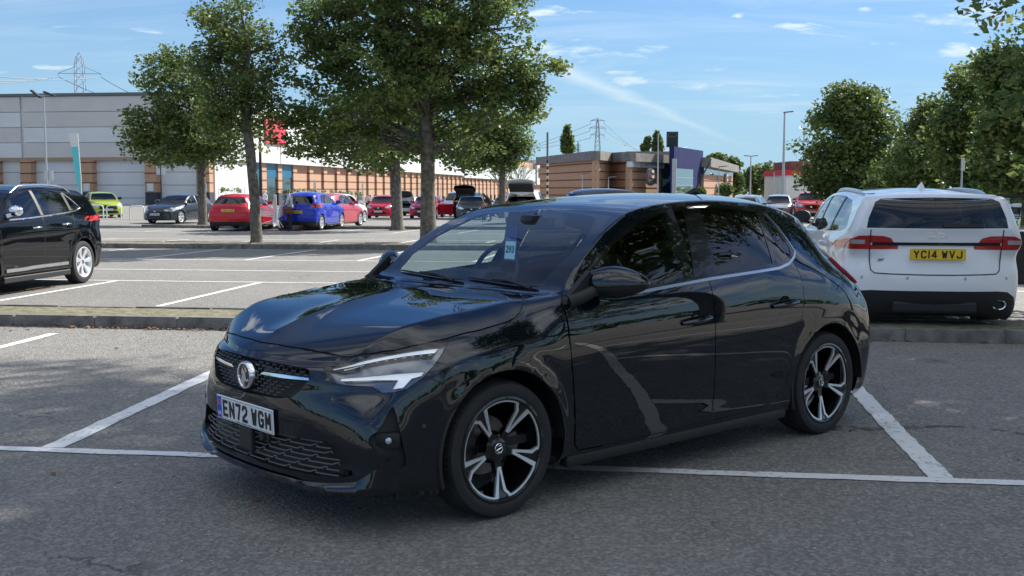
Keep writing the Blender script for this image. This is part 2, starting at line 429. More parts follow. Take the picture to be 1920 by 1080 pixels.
    def extract(s, part, name, m, parent, off=0, both=True, side=1, solid=0, xf=None, **k):
        """mesh of the faces of a part; both: the two halves in one mesh, else one side (+1 or -1)"""
        ids = {s.pid(q) for q in ([part] if isinstance(part, str) else part)}
        vs, fs, ns, mi = [], [], [], []; mats = m if isinstance(m, (list, tuple)) else [m]
        order = [part] if isinstance(part, str) else list(part)
        for sg in ((1, -1) if both else (side,)):
            idx = {}
            for f in s.bm.faces:
                if f[s.part] not in ids: continue
                loop = []
                for v in f.verts:
                    if v.index not in idx:
                        idx[v.index] = len(vs); n = s.N[v.index]; o_ = off[s.names[f[s.part]]] if isinstance(off, dict) else off
                        c = v.co + n * o_
                        vs.append((c.x, c.y * sg, c.z)); ns.append((n.x, n.y * sg, n.z))
                    loop.append(idx[v.index])
                fs.append(loop if sg > 0 else loop[::-1]); mi.append(min(order.index(s.names[f[s.part]]), len(mats) - 1))
        if not vs: return None
        nv = len(vs)
        if solid:                                                # rim round the open edges, so the panel has a visible thickness
            cnt = {}
            for f in fs:
                for a, b in zip(f, f[1:] + f[:1]): cnt[(a, b)] = cnt.get((a, b), 0) + 1
            inner = {}
            for (a, b) in list(cnt):
                if (b, a) in cnt: continue
                if abs(vs[a][1]) < 1e-4 and abs(vs[b][1]) < 1e-4: continue
                for q in (a, b):
                    if q not in inner: inner[q] = len(vs); c = Vector(vs[q]) - Vector(ns[q]) * solid; vs.append(tuple(c)); ns.append(ns[q])
                fs.append([b, a, inner[a], inner[b]]); mi.append(0)
        me = bpy.data.meshes.new(name); me.from_pydata(vs, [], fs)
        for x in mats: me.materials.append(x)
        me.polygons.foreach_set('material_index', mi); setsmooth(me); me.update()
        if solid:
            ln = []
            for p in me.polygons:
                rim = any(v >= nv for v in p.vertices)
                for v in p.vertices: ln.append(tuple(p.normal) if rim else ns[v])
            me.normals_split_custom_set(ln)
        else: me.normals_split_custom_set_from_vertices(ns)
        o = bpy.data.objects.new(name, me); link(o, parent); return tag(o, **k)
def chaikin(P, it, closed=True):
    for _ in range(it):
        Q = []
        n = len(P)
        for i in range(n if closed else n - 1):
            a, b = P[i], P[(i + 1) % n]
            Q += [tuple(.75 * x + .25 * y for x, y in zip(a, b)), tuple(.25 * x + .75 * y for x, y in zip(a, b))]
        if not closed: Q = [P[0]] + Q + [P[-1]]
        P = Q
    return P
# ================================================================ the black hatchback
PAINT = mat('black_paint', (.0012, .0042, .0085), .3, coat=1, cior=1.68, coat_rough=.006, spec=.0)
def roll(r0, r4, n=4, k=1.0):
    """quarter-round from the rail r0 down to r4"""
    out = []
    for i in range(1, n):
        a = math.pi / 2 * i / n; t = i / n; h = .5 * t + .5 * math.sin(a); d = .6 * t + .4 * (1 - math.cos(a))
        out.append((r0[0] + (r4[0] - r0[0]) * h, r0[1] + (r4[1] - r0[1]) * h, r0[2] + (r4[2] - r0[2]) * d))
    return out
def sta(xc, zc, p, rail, upper, low):
    return (xc, zc, p, [rail] + upper + low)
LOWZ = [.60, .50, .42, .32, .22, .165]                     # rows 5..10
def low(x, ys, zs=None, xs=None):
    zs = zs or LOWZ; xs = xs or [x] * len(ys); return [(a, b, c) for a, b, c in zip(xs, ys, zs)]
def fender(xc, zc, p, rail, sh, lows):                     # rail, shoulder point (row 4), lower rows
    return sta(xc, zc, p, rail, roll(rail, sh) + [sh], lows)
Y6 = [.868, .870, .868, .862, .850, .80]; YD = [.8685, .8665, .8630, .8565, .846, .80]
CST = [
 fender(.775, .712, 2.4, (.605, .560, .735), (.575, .700, .605), low(.57, [.716, .730, .745, .752, .75, .70], [.56, .50, .42, .32, .22, .165], [.590, .605, .612, .615, .615, .57])),
 fender(.752, .742, 2.4, (.580, .582, .768), (.530, .742, .615), low(.53, [.758, .772, .782, .786, .783, .735], [.57, .50, .42, .32, .22, .165])),
 fender(.68, .785, 2.6, (.520, .622, .812), (.460, .790, .640), low(.45, [.805, .814, .818, .818, .813, .77])),
 fender(.50, .850, 2.2, (.405, .652, .866), (.350, .838, .690), low(.35, [.850, .852, .850, .846, .838, .80])),
 fender(.28, .900, 2.1, (.240, .672, .898), (.215, .858, .730), low(.215, [.866, .868, .866, .86, .85, .80])),
 fender(.02, .940, 2.1, (.000, .690, .926), (.000, .866, .760), low(0., Y6)),
 fender(-.18, .957, 2.1, (-.17, .702, .946), (-.20, .864, .775), low(-.20, [.866, .868, .866, .86, .848, .80])),
 sta(-.35, .970, 3.0, (-.325, .718, .958), [(-.335, .760, .952), (-.34, .805, .925), (-.345, .846, .87), (-.35, .863, .77)], low(-.35, YD)),
 sta(-.395, .974, 2.6, (-.445, .745, .978), [(-.445, .778, .968), (-.445, .815, .94), (-.445, .848, .875), (-.445, .864, .77)], low(-.445, YD)),
 sta(-.60, 1.114, 2.5, (-.59, .722, 1.090), [(-.605, .748, 1.035), (-.60, .812, .962), (-.60, .850, .88), (-.60, .8655, .77)], low(-.60, YD)),
 sta(-.845, 1.252, 2.4, (-.815, .668, 1.235), [(-.835, .708, 1.170), (-.83, .815, .967), (-.83, .851, .885), (-.83, .8665, .77)], low(-.83, YD)),
 sta(-1.10, 1.360, 2.3, (-1.07, .608, 1.338), [(-1.08, .660, 1.275), (-1.08, .818, .975), (-1.08, .852, .89), (-1.08, .867, .77)], low(-1.08, YD)),
 sta(-1.31, 1.395, 2.3, (-1.29, .586, 1.372), [(-1.29, .638, 1.325), (-1.29, .820, .985), (-1.29, .853, .893), (-1.29, .8675, .77)], low(-1.29, YD)),
 sta(-1.60, 1.425, 2.3, (-1.60, .578, 1.392), [(-1.60, .632, 1.345), (-1.60, .820, 1.005), (-1.60, .854, .90), (-1.60, .868, .77)], low(-1.60, YD)),
 sta(-2.0, 1.433, 2.3, (-2.0, .571, 1.386), [(-2.0, .628, 1.338), (-2.0, .818, 1.028), (-2.0, .854, .915), (-2.0, .869, .77)], low(-2.0, YD)),
 sta(-2.40, 1.415, 2.3, (-2.38, .562, 1.348), [(-2.36, .625, 1.290), (-2.33, .795, 1.045), (-2.31, .850, .93), (-2.30, .874, .79)], low(-2.30, [.872, .870, .866, .86, .848, .80])),
 sta(-2.75, 1.360, 2.3, (-2.66, .560, 1.265), [(-2.62, .650, 1.18), (-2.58, .765, 1.04), (-2.55, .842, .93), (-2.54, .875, .79)], low(-2.54, [.874, .870, .865, .86, .85, .81])),
 sta(-2.94, 1.300, 2.3, (-2.78, .580, 1.145), [(-2.765, .645, 1.09), (-2.74, .745, 1.00), (-2.73, .822, .91), (-2.73, .866, .79)], low(-2.74, [.866, .862, .856, .85, .83, .79])),
 sta(-3.01, 1.205, 2.3, (-2.90, .625, 1.035), [(-2.895, .672, .99), (-2.89, .740, .94), (-2.885, .800, .87), (-2.90, .836, .77)], low(-2.91, [.848, .85, .845, .835, .81, .76])),
 sta(-3.12, 1.010, 2.3, (-3.00, .665, .940), [(-3.005, .700, .91), (-3.015, .735, .87), (-3.04, .765, .81), (-3.075, .785, .73)], low(-3.09, [.800, .805, .80, .785, .76, .71])),
]
CFR = [(.775, .712), (.788, .690), (.794, .665), (.798, .64), (.800, .600), (.803, .56), (.806, .50), (.802, .42), (.800, .32), (.805, .22), (.76, .165)]
CRE = [(-3.14, 1.03), (-3.15, .98), (-3.16, .92), (-3.17, .84), (-3.19, .74), (-3.205, .62), (-3.21, .52), (-3.205, .43), (-3.19, .33), (-3.16, .24), (-3.12, .20)]
def build_shell():
    return Shell(CST, CFR, CRE, nface=24, nside=8, nrow=5, ridge=(-.30, .0, .62, .74, .013, .20), flare=.008, arches=((0, .308, .345), (-2.538, .308, .345)))
CAR_X, CAR_Y, CAR_YAW = -.601, 5.434, 3.8652
CM = Matrix.Translation((CAR_X, CAR_Y, 0)) @ Matrix.Rotation(CAR_YAW, 4, 'Z')
def glow(m): return m
def wheel_parts(parent, rad, wid, rim_r, side, style='plain', steer=0, loc=(0, 0, 0), mats=None, det=1):
    """a wheel as an Empty-less mesh tree: tyre with tread under it rim, brake disc; axis along y, outer face towards +y*side"""
    mt, ma, mb = mats or (M_RUBBER, M_MACH, M_GLOSSBLK)
    n = 64 if det else 28; h = wid / 2
    b = bmesh.new(); sr = rad - rim_r
    prof = [(-h + .012, rim_r - .006), (-h, rim_r + .012), (-h - .004, rim_r + sr * .45), (-h + .004, rim_r + sr * .8), (-h + .022, rad - .006), (-h + .04, rad - .001)]
    if det:
        for g in (-.052, -.018, .018, .052): prof += [(g - .005, rad), (g - .003, rad - .009), (g + .003, rad - .009), (g + .005, rad)]
    prof += [(-p[0], p[1]) for p in prof[5::-1]]
    lathe(b, prof, n)
    if det:                                                   # shoulder sipes
        for k in range(72):
            a = 2 * math.pi * k / 72; c = Vector((math.cos(a), 0, math.sin(a))); t = Vector((-math.sin(a), 0, math.cos(a)))
            for s in (-1, 1):
                q = [Vector((0, s * (h - .034), 0)) + c * (rad + .0008), Vector((0, s * (h - .012), 0)) + c * (rad - .0035)]
                b.faces.new([b.verts.new(v) for v in (q[0] - t * .0022, q[1] - t * .0022 + t * .003, q[1] + t * .0022 + t * .003, q[0] + t * .0022)]).material_index = 1
    root = bobj('wheel', b, [mt, M_PLK], parent, smooth=38)
    root.location = loc; root.rotation_euler = (0, 0, steer)
    # rim barrel, hub, spokes
    o = side * h
    b = bmesh.new()
    lathe(b, [(-o * .9, rim_r - .004), (-o * .9, rim_r - .022), (o * .3, rim_r - .035), (o * .72, rim_r - .022), (o * .96, rim_r - .014), (o * 1.0, rim_r - .006), (o * .98, rim_r + .004)], n)
    F = lambda y: o * y
    hub = .062 if style == 'twin' else .055
    lathe(b, [(F(.62), 0), (F(.62), .032), (F(.60), .040), (F(.52), hub), (F(.20), hub + .012)], 32)
    bobj('rim', b, mb if style == 'twin' else ma, root, smooth=35)
    R_ = rim_r - .006
    def polar(r_, a): return (r_ * math.cos(a), r_ * math.sin(a))
    if style == 'twin':
        bs, bf = bmesh.new(), bmesh.new()
        for k in range(5):
            a0 = R(127 - 72 * k) if side > 0 else math.pi - R(127 - 72 * k)
            m_ = -1 if side > 0 else 1
            A = lambda d: a0 + R(d) * (-m_)
            def dish(r_): return F(.60 + .34 * (r_ / R_) ** 1.5)
            # black spoke: wedge with a sunk middle, from hub out to the rim
            L = [(.045, -26), (.30 * R_, -15), (.50 * R_, -7.5), (.80 * R_, -8), (.87 * R_, -12.5), (.985 * R_, -12.8)]
            Rr = [(.045, 26), (.30 * R_, 15), (.50 * R_, 6.5), (.985 * R_, 9.8)]
            def ribbon(bm_, P, Q, lift, thick):
                n_ = 9; rs = np.linspace(0, 1, n_)
                def samp(Z, t):
                    x = t * (len(Z) - 1); i = min(int(x), len(Z) - 2); f = x - i
                    return [Z[i][j] * (1 - f) + Z[i + 1][j] * f for j in (0, 1)]
                rows = []
                for t in rs:
                    p, q = samp(P, t), samp(Q, t); row = []
                    for (r_, d) in (p, q):
                        x, z = polar(r_, A(d)); y = dish(r_) + side * lift
                        row += [Vector((x, y, z)), Vector((x, y - side * thick, z))]
                    rows.append([bm_.verts.new(v) for v in (row[0], row[2], row[3], row[1])])
                for r0, r1 in zip(rows, rows[1:]):
                    for i in range(4): bm_.faces.new((r0[i], r0[(i + 1) % 4], r1[(i + 1) % 4], r1[i]))
                bm_.faces.new(rows[0]); bm_.faces.new(rows[-1][::-1])
            ribbon(bs, [(.04, -30), (.25 * R_, -18), (.45 * R_, -8), (.82 * R_, -7), (.985 * R_, -13)], [(.04, 30), (.25 * R_, 18), (.45 * R_, 7), (.82 * R_, 8.5), (.985 * R_, 9.6)], -.006, .030)
            # machined strips: straight arm, and the bent arm on the other side; they meet in a V
            ribbon(bf, [(.36 * R_, -2.5), (.55 * R_, 1.8), (.78 * R_, 3.8), (.955 * R_, 5.0)], [(.37 * R_, 5.2), (.55 * R_, 7.6), (.78 * R_, 9.8), (.955 * R_, 10.8)], 0, .012)
            ribbon(bf, [(.36 * R_, -9), (.56 * R_, -8.6), (.80 * R_, -9.2), (.90 * R_, -13.6), (.955 * R_, -14.4)], [(.36 * R_, 0), (.56 * R_, -3.4), (.82 * R_, -4.6), (.905 * R_, -9.8), (.955 * R_, -10.6)], 0, .012)
            # thin machined arc along the window up to the next spoke
            pts_ = [(.955 * R_, 10.2 + (72 - 10.2 - 13.2) * t) for t in np.linspace(0, 1, 10)]
            ribbon(bf, [(r_ * 1.014, d) for r_, d in pts_], [(r_ * .972, d) for r_, d in pts_], .001, .008)
        bmesh.ops.recalc_face_normals(bs, faces=bs.faces[:]); bmesh.ops.recalc_face_normals(bf, faces=bf.faces[:])
        bobj('spokes', bs, mb, root, smooth=30); bobj('machined_edge', bf, M_MACH, root, smooth=30)
        b = bmesh.new()
        for k in range(5):
            a = R(90 + 72 * k); lathe(b, [(F(.57), .0075), (F(.50), .010)], 10, c=(polar(.034, a)[0] * 1.45, 0, polar(.034, a)[1] * 1.45)); 
        bobj('wheel_bolt', b, M_BLACK, root)
        b = bmesh.new(); lathe(b, [(F(.66), 0), (F(.66), .022), (F(.645), .0245), (F(.60), .025)], 28); bc = bobj('centre_cap', b, M_PLK, root, smooth=30)
        b = bmesh.new(); lathe(b, [(F(.67), .0205), (F(.685), .022), (F(.67), .0245)], 28)
        tube(b, [(polar(.017, R(q))[0], F(.685), polar(.017, R(q))[1] * .9 + s * 0) for q in (60, 110, 160)] + [(0, F(.685), 0)] + [(polar(.017, R(q))[0], F(.685), polar(.017, R(q))[1]) for q in (-20, -70, -120)], .003, 6)
        bobj('badge', b, M_CHROME, bc, smooth=40)
        b = bmesh.new(); lathe(b, [(F(-.35), .06), (F(-.35), .135), (F(-.5), .135)], 40); lathe(b, [(F(-.1), .07), (F(-.1), .075), (F(-.35), .075)], 32)
        bobj('brake_disc', b, mat('disc_steel', (.22, .2, .19), .35, 1), root, smooth=35)
        b = bmesh.new(); prism(b, [polar(r_, R(q) if side > 0 else math.pi - R(q)) for r_, q in [(.09, 155), (.15, 160), (.158, 180), (.15, 200), (.09, 205)]], F(-.3), F(.22), bev=.006); bobj('brake_caliper', b, mat('caliper', (.14, .135, .13), .5, .6), root)
    else:
        b = bmesh.new(); ns, w0, w1 = style if isinstance(style, tuple) else (5, .030, .042)
        for k in range(ns):
            a = 2 * math.pi * k / ns + .3
            M = Matrix.Rotation(-a, 4, 'Y')
            b2 = bmesh.new(); V = []
            for r_, ww, y in ((.03, w0, .72), (R_ * .55, w0, .70), (R_ * .99, w1, .90)):
                V.append([b2.verts.new((r_, F(y), -ww)), b2.verts.new((r_, F(y) + side * .006, 0)), b2.verts.new((r_, F(y), ww)), b2.verts.new((r_, F(y) - side * .03, ww)), b2.verts.new((r_, F(y) - side * .03, -ww))])
            for r0, r1 in zip(V, V[1:]):
                for i in range(5): b2.faces.new((r0[i], r0[(i + 1) % 5], r1[(i + 1) % 5], r1[i]))
            b2.transform(M); merge(b, b2)
        bmesh.ops.recalc_face_normals(b, faces=b.faces[:]); bobj('spokes', b, ma, root, smooth=30)
        b = bmesh.new(); lathe(b, [(F(-.2), .0), (F(-.2), R_ * .8)], n); bobj('brake_disc', b, M_PLK, root)
    return root
GLYPH = {'E': [[(1, 0), (0, 0), (0, 1), (1, 1)], [(0, .5), (.8, .5)]], 'N': [[(0, 0), (0, 1), (1, 0), (1, 1)]], '7': [[(0, 1), (1, 1), (.45, 0)]], '2': [[(0, .78), (.12, .96), (.5, 1), (.88, .94), (1, .76), (.9, .55), (.1, .2), (0, 0), (1, 0)]],
 'W': [[(0, 1), (.24, 0), (.5, .72), (.76, 0), (1, 1)]], 'G': [[(1, .82), (.85, .97), (.5, 1), (.15, .96), (0, .75), (0, .25), (.15, .04), (.5, 0), (.85, .04), (1, .2), (1, .46), (.6, .46)]], 'M': [[(0, 0), (0, 1), (.5, .38), (1, 1), (1, 0)]],
 'Y': [[(0, 1), (.5, .5), (1, 1)], [(.5, .5), (.5, 0)]], 'C': [[(1, .80), (.85, .97), (.5, 1), (.15, .96), (0, .75), (0, .25), (.15, .04), (.5, 0), (.85, .03), (1, .2)]], '1': [[(.5, 0), (.5, 1)]], '4': [[(.75, 0), (.75, 1), (0, .25), (1, .25)]], 'V': [[(0, 1), (.5, 0), (1, 1)]], 'J': [[(1, 1), (1, .22), (.85, .03), (.45, 0), (.12, .05), (0, .25)]]}
def lettering(txt, width, hh, blue, M, parent):
    ch, cw, st, gap = hh * .70, .050 * hh / .111, .0145 * hh / .111, .0115 * hh / .111; sp = .036 * hh / .111
    wd = {'1': st}; tot = sum(sp - gap if c == ' ' else wd.get(c, cw) + gap for c in txt) - gap; avail = width - (.075 if blue else .03); k = min(1.12, avail / tot); x = (.022 if blue else 0) - tot * k / 2
    for c in txt:
        if c == ' ': x += (sp - gap) * k; continue
        w_ = wd.get(c, cw); b = bmesh.new(); s = st / 2; lay = 0
        for L in GLYPH[c]:
            P = [Vector((x + (s + u * (w_ - st)) * k if w_ > st else x + s * k, -ch / 2 + s + v * (ch - st), 0)) for u, v in L]
            for p, q in zip(P, P[1:]):
                d = (q - p).normalized(); n = Vector((-d.y, d.x, 0)) * s; z0, z1 = .0021, .0033 + lay * .00006; lay += 1; e = d * s * .75
                V = [b.verts.new(v) for v in (p - n - e, q - n + e, q + n + e, p + n - e)]; V2 = [b.verts.new(v.co + Vector((0, 0, z1))) for v in V]
                for v in V: v.co.z = z0
                b.faces.new(V2)
                for i in range(4): b.faces.new((V[i], V[(i + 1) % 4], V2[(i + 1) % 4], V2[i]))
        b.transform(M); bobj('character', b, M_PLK, parent); x += (w_ + gap) * k
def plate(parent, txt, loc, nrm, width=.52, hh=.111, yellow=False, blue=False, tilt=0, det=True, foot=False):
    """number plate; nrm: heading angle about z of its face normal"""
    M = Matrix.Translation(loc) @ Matrix.Rotation(nrm, 4, 'Z') @ Matrix.Rotation(math.pi / 2, 4, 'Z') @ Matrix.Rotation(math.pi / 2 - tilt, 4, 'X')
    b = bmesh.new(); rbx(b, -width / 2, width / 2, -hh / 2, hh / 2, -.006, .002, .0028, 1); b.transform(M)
    p = bobj('number_plate', b, M_PLY if yellow else M_PLW, parent)
    if det:
        b = bmesh.new(); w_, h_ = width / 2 - .006, hh / 2 - .006
        for q in ((-w_, w_, h_ - .0012, h_), (-w_, w_, -h_, -h_ + .0012), (-w_, -w_ + .0012, -h_, h_), (w_ - .0012, w_, -h_, h_)): bx(b, *q, .002, .0026)
        b.transform(M); bobj('border', b, M_PLK, p)
    dx = .024 if blue else 0
    if all(ch in GLYPH or ch == ' ' for ch in txt): lettering(txt, width, hh, blue, M, p); tw = None
    else: tw = 1
    t = text_obj('lettering', txt, hh * .93, M_PLK, p, sx=.80, bold=.0016 if det else 0.001, space=1.02, ext=.0007) if tw else None
    if t:
     xs = [v.co.x for v in t.data.vertices]; ys = [v.co.y for v in t.data.vertices]
     cx_, cy_ = (min(xs) + max(xs)) / 2, (min(ys) + max(ys)) / 2; tw = (width - (.085 if blue else .05)) ; sc = min(1.3, tw / (max(xs) - min(xs))); sy = hh * .71 / (max(ys) - min(ys))
     t.data.transform(M @ Matrix.Translation((dx, 0, .0028)) @ Matrix.Diagonal((sc, sy, 1, 1)) @ Matrix.Translation((-cx_, -cy_, 0)))
    if blue:
        b = bmesh.new(); bx(b, -width / 2 + .006, -width / 2 + .046, -hh / 2 + .006, hh / 2 - .006, .002, .0030)
        # union flag made of small bars on the upper half of the band
        x0, y0 = -width / 2 + .026, .022
        bx(b, x0 - .016, x0 + .016, y0 - .012, y0 + .012, .003, .0034, 1)
        bx(b, x0 - .016, x0 + .016, y0 - .003, y0 + .003, .0034, .0037, 2); bx(b, x0 - .003, x0 + .003, y0 - .012, y0 + .012, .0034, .0037, 2)
        for sx_ in (-1, 1):
            for sy_ in (-1, 1): bx(b, x0 + sx_ * .0095 - .0055, x0 + sx_ * .0095 + .0055, y0 + sy_ * .0075 - .0034, y0 + sy_ * .0075 + .0034, .0034, .0038, 0)
        b.transform(M); bobj('blue_band', b, [mat('plate_blue', (.03, .06, .55), .4), M_PLW, mat('flag_red', (.6, .03, .05), .4)], p)
        t2 = text_obj('country_code', 'UK', .024, M_PLW, p, ext=.0004, bold=.0006); t2.data.transform(M @ Matrix.Translation((-width / 2 + .026, -.030, .0034)))
    if foot:
        b = bmesh.new()
        for q in ((-.075, -.032), (-.024, .020), (.028, .062)): bx(b, q[0], q[1], -hh / 2 + .0065, -hh / 2 + .0095, .002, .0026)
        b.transform(M); bobj('dealer_line', b, M_PLK, p)

    return p
def seat(parent, x, y, w_=.50, m=None, lean=.32, head=True):
    b = bmesh.new()
    rbx(b, -.26, .26, -w_ / 2, w_ / 2, .0, .13, .05, 3, M=Matrix.Translation((x, y, .42)))
    Mb = Matrix.Translation((x - .22, y, .50)) @ Matrix.Rotation(-lean, 4, 'Y')
    rbx(b, -.06, .06, -w_ / 2, w_ / 2, .0, .58, .05, 3, M=Mb)
    for s in (-1, 1): rbx(b, .0, .10, s * w_ / 2 - .03, s * w_ / 2 + .03, .06, .46, .028, 2, M=Mb)
    o = bobj('seat', b, m or M_INT, parent, smooth=50)
    if head:
        b = bmesh.new(); rbx(b, -.045, .05, -.13, .13, .64, .80, .045, 3, M=Mb)
        for s in (-1, 1): tube(b, [Mb @ Vector((0, s * .06, .56)), Mb @ Vector((0, s * .06, .66))], .007, 6)
        bobj('headrest', b, m or M_INT, o, smooth=50)
    return o
def build_corsa():
    S = build_shell(); S.M = CM
    car = empty('hatchback', (CAR_X, CAR_Y, 0), CAR_YAW, label='glossy black five-door hatchback with plate EN72 WGM parked across two bays in the foreground', cat='car')
    side = (0, 1, 0)
    for ax in (0, -2.538):
        S.cut([(ax + .362 * math.cos(t), .9, .308 + .362 * math.sin(t)) for t in np.linspace(0, 2 * math.pi, 40, endpoint=False)], side, 'hole', box=lambda c: c.y > .5)
    # front door, rear door
    FD = [(-.442, .9, .262), (-.436, .9, .42), (-.40, .9, .70), (-.386, .9, .93), (-.45, .9, .985), (-.60, .9, 1.10), (-.82, .9, 1.235), (-1.06, .9, 1.333), (-1.22, .9, 1.366), (-1.385, .9, 1.374), (-1.452, .9, 1.0), (-1.466, .9, .60), (-1.466, .9, .30), (-1.44, .9, .232), (-.475, .9, .222)]
    RD = [(-1.466, .9, .30), (-1.466, .9, .60), (-1.452, .9, 1.0), (-1.385, .9, 1.374), (-1.70, .9, 1.374), (-1.98, .9, 1.352), (-2.10, .9, 1.27), (-2.19, .9, 1.13), (-2.255, .9, 1.02), (-2.272, .9, .93), (-2.262, .9, .80), (-2.20, .9, .58), (-2.135, .9, .40), (-2.05, .9, .29), (-1.93, .9, .245), (-1.49, .9, .232)]
    DLO = [(1077, 552), (1106, 494), (1145, 450), (1195, 408), (1240, 391), (1285, 384), (1330, 382), (1400, 386), (1438, 396), (1465, 434), (1490, 470), (1489, 482), (1462, 503), (1330, 522), (1205, 548), (1115, 562)]
    S.cut(FD, side, 'front_door', only='body'); S.cut(RD, side, 'rear_door', only='body')
    S.cut(DLO, side, 'window_frame', only=['body', 'front_door', 'rear_door'], face_min=.02)
    S.cut([(1113, 503), (1150, 459), (1195, 421), (1240, 401), (1279, 394), (1301, 519), (1206, 538), (1117, 552)], side, 'front_glass', only='window_frame')
    S.cut([(1311, 391), (1360, 391), (1416, 398), (1449, 494), (1345, 512)], side, 'rear_glass', only='window_frame')
    S.cut([(1432, 403), (1462, 438), (1480, 463), (1483, 475), (1471, 489), (1454, 494)], side, 'quarter_glass', only='window_frame')
    S.cut([(1199, 548), (1262, 536), (1329, 523.5), (1400, 512.5), (1460, 503), (1478, 495), (1488.5, 482), (1490, 471), (1476, 450), (1456, 424), (1438, 404)], side, 'window_strip', closed=False, w=.014, face_min=.02)
    for L in (FD[:4], FD[3:5], FD[10:14], [FD[13], FD[14], FD[0]], RD[7:12], RD[11:]):
        S.cut(L, side, 'gap', closed=False, w=.0055, only=['body', 'front_door', 'rear_door', 'window_frame'], smooth=1)
    # bonnet and windscreen
    HD = [(.722, -.02, .768), (545, 651), (602, 661), (640, 670), (654, 671), (700, 664), (744, 657), (800, 645), (837, 635), (900, 619), (948, 605), (966, 596), (975, 585), (981, 571), (982, 558), (976, 552), (935, 549), (887, 544), (840, 539), (-.41, -.02, .97)]
    hd = (.1, .45, 1)
    S.cut(HD, hd, 'bonnet', only='body')
    S.cut(HD[:-1], hd, 'gap', closed=False, w=.007, only=['body', 'bonnet'], box=lambda c: c.y > -.01)
    WS = [(-.388, -.02, .974), (830, 536), (887, 541), (976, 550), (1050, 545), (1060, 538), (1107, 465), (1146, 405), (1100, 399), (1050, 394), (-1.113, -.02, 1.355)]
    wd = (.55, .15, .83)
    S.cut(WS, wd, 'screen_border', only=['body', 'gap'])
    S.cut([(-.47, -.02, 1.03), (858, 520), (940, 528), (1003, 533), (1015, 530), (1022, 523), (1095, 455), (1116, 416), (1115, 407), (1092, 402), (1040, 398), (-1.09, -.02, 1.34)], wd, 'screen_clear', only='screen_border')
    # lamps, grille, intake, fog pocket
    ld = (.75, .6, .3)
    HL = [(607, 692), (657, 682), (707, 668), (762, 653), (800, 644), (843, 635), (830, 662), (812, 687), (790, 710), (765, 728), (740, 735), (717, 737), (698, 725), (648, 722), (623, 718)]
    S.cut(HL, ld, 'headlight', only=['body', 'gap'])
    S.cut([(622, 690), (690, 674), (760, 660), (824, 651), (815, 662), (762, 668), (690, 681), (626, 694)], ld, 'drl_top', only='headlight')
    S.cut([(636, 709), (707, 704), (796, 697), (790, 705), (772, 710), (756, 727), (736, 730), (746, 713), (707, 713), (640, 715)], ld, 'drl_low', only='headlight')
    S.cut(HL, ld, 'gap', w=.006, only=['body'])
    fd = (1, 0, 0)
    GR = [(.78, -.02, .706), (500, 676), (540, 684), (575, 691), (580, 694), (581, 711), (566, 730), (548, 745), (520, 747), (490, 742), (.8, -.02, .546)]
    S.cut(GR, fd, 'grille', only=['body'])
    S.cut([(486, 701), (493, 697), (530, 702), (579, 708.5), (579, 713), (530, 709)], fd, 'grille_bar', only='grille')
    S.cut([(.8, -.02, .400), (518, 812), (609, 826), (633, 838), (652, 862), (668, 890), (640, 897), (590, 893), (540, 883), (490, 868), (.8, -.02, .262)], fd, 'intake', only='body')
    S.cut([(733, 762), (740, 765), (751, 810), (764, 872), (755, 878), (731, 871), (720, 860), (692, 836), (690, 820), (712, 806)], (.7, .72, 0), 'fog_pocket', only='body', smooth=1)
    S.cut([(795, 707), (830, 718), (860, 731)], (.3, .9, .2), 'gap', closed=False, w=.005, only='body')
    S.cut([(1440, 480), (1470, 640)][:0] or [(-2.62, .9, .86), (-2.66, .9, .885), (-2.72, .9, .885), (-2.72, .9, .72)], side, 'gap', closed=False, w=.004, only='body')
    TL = [(-2.84, .9, 1.055), (-2.93, .9, 1.045), (-3.02, .9, .995), (-3.09, .9, .96), (-3.09, .9, .90), (-3.03, .9, .885), (-2.92, .9, .955)]
    S.cut(TL, (-.25, 1, .1), 'taillight', only=['body'], face_min=.02)
    # rear screen
    S.cut([(-2.99, -.02, 1.25), (-2.93, .40, 1.24), (-2.92, .53, 1.15), (-3.0, .60, 1.02), (-3.08, -.02, 1.03)], (-.7, 0, .7), 'rear_screen', only='body')
    S.finish_normals(lambda c: c.x > -.28 and c.z > .72)
    body = S.extract(['body', 'gap', 'rear_screen_x'], 'body', [PAINT, M_PLK], car, off={'body': 0, 'gap': -.007, 'rear_screen_x': 0})
    S.extract('bonnet', 'bonnet', PAINT, car, off=.0005)
    S.extract('screen_clear', 'windscreen', M_SCREEN, car)
    S.extract('screen_border', 'windscreen_border', M_GLOSSBLK, car)
    S.extract('rear_screen', 'rear_window', M_TINT, car)
    for s in (1, -1):
        d1 = S.extract('front_door', 'door', PAINT, car, both=False, side=s); d2 = S.extract('rear_door', 'door', PAINT, car, both=False, side=s)
        for d, hx, hz, sl_ in ((d1, -1.31, .786, .05), (d2, -2.085, .818, .05)):
            hh = S.hit((hx, 1.5, hz), (0, -1, 0)); yy_ = (hh.y if hh else .86)
            b = bmesh.new()
            pts_ = [(hx + .115, yy_ + .004, hz - .012), (hx + .085, yy_ + .030, hz - .006), (hx, yy_ + .040, hz), (hx - .075, yy_ + .030, hz + .006), (hx - .095, yy_ + .004, hz + .008)]
            tube(b, pts_, [.010, .014, .015, .014, .012], 10)
            for v in b.verts: v.co.y *= s
            bobj('handle', b, PAINT, d, smooth=60)
            b = bmesh.new(); b2 = bmesh.new(); lathe(b2, [(-.004, 0.001), (-.002, .040), (.0012, .046)], 28); 
            b2.transform(Matrix.Translation((hx, yy_ + .001, hz)) @ Matrix.Diagonal((1, 1, .92, 1))); merge(b, b2)
            for v in b.verts: v.co.y *= s
            bobj('handle_recess', b, M_PLK, d, smooth=30)
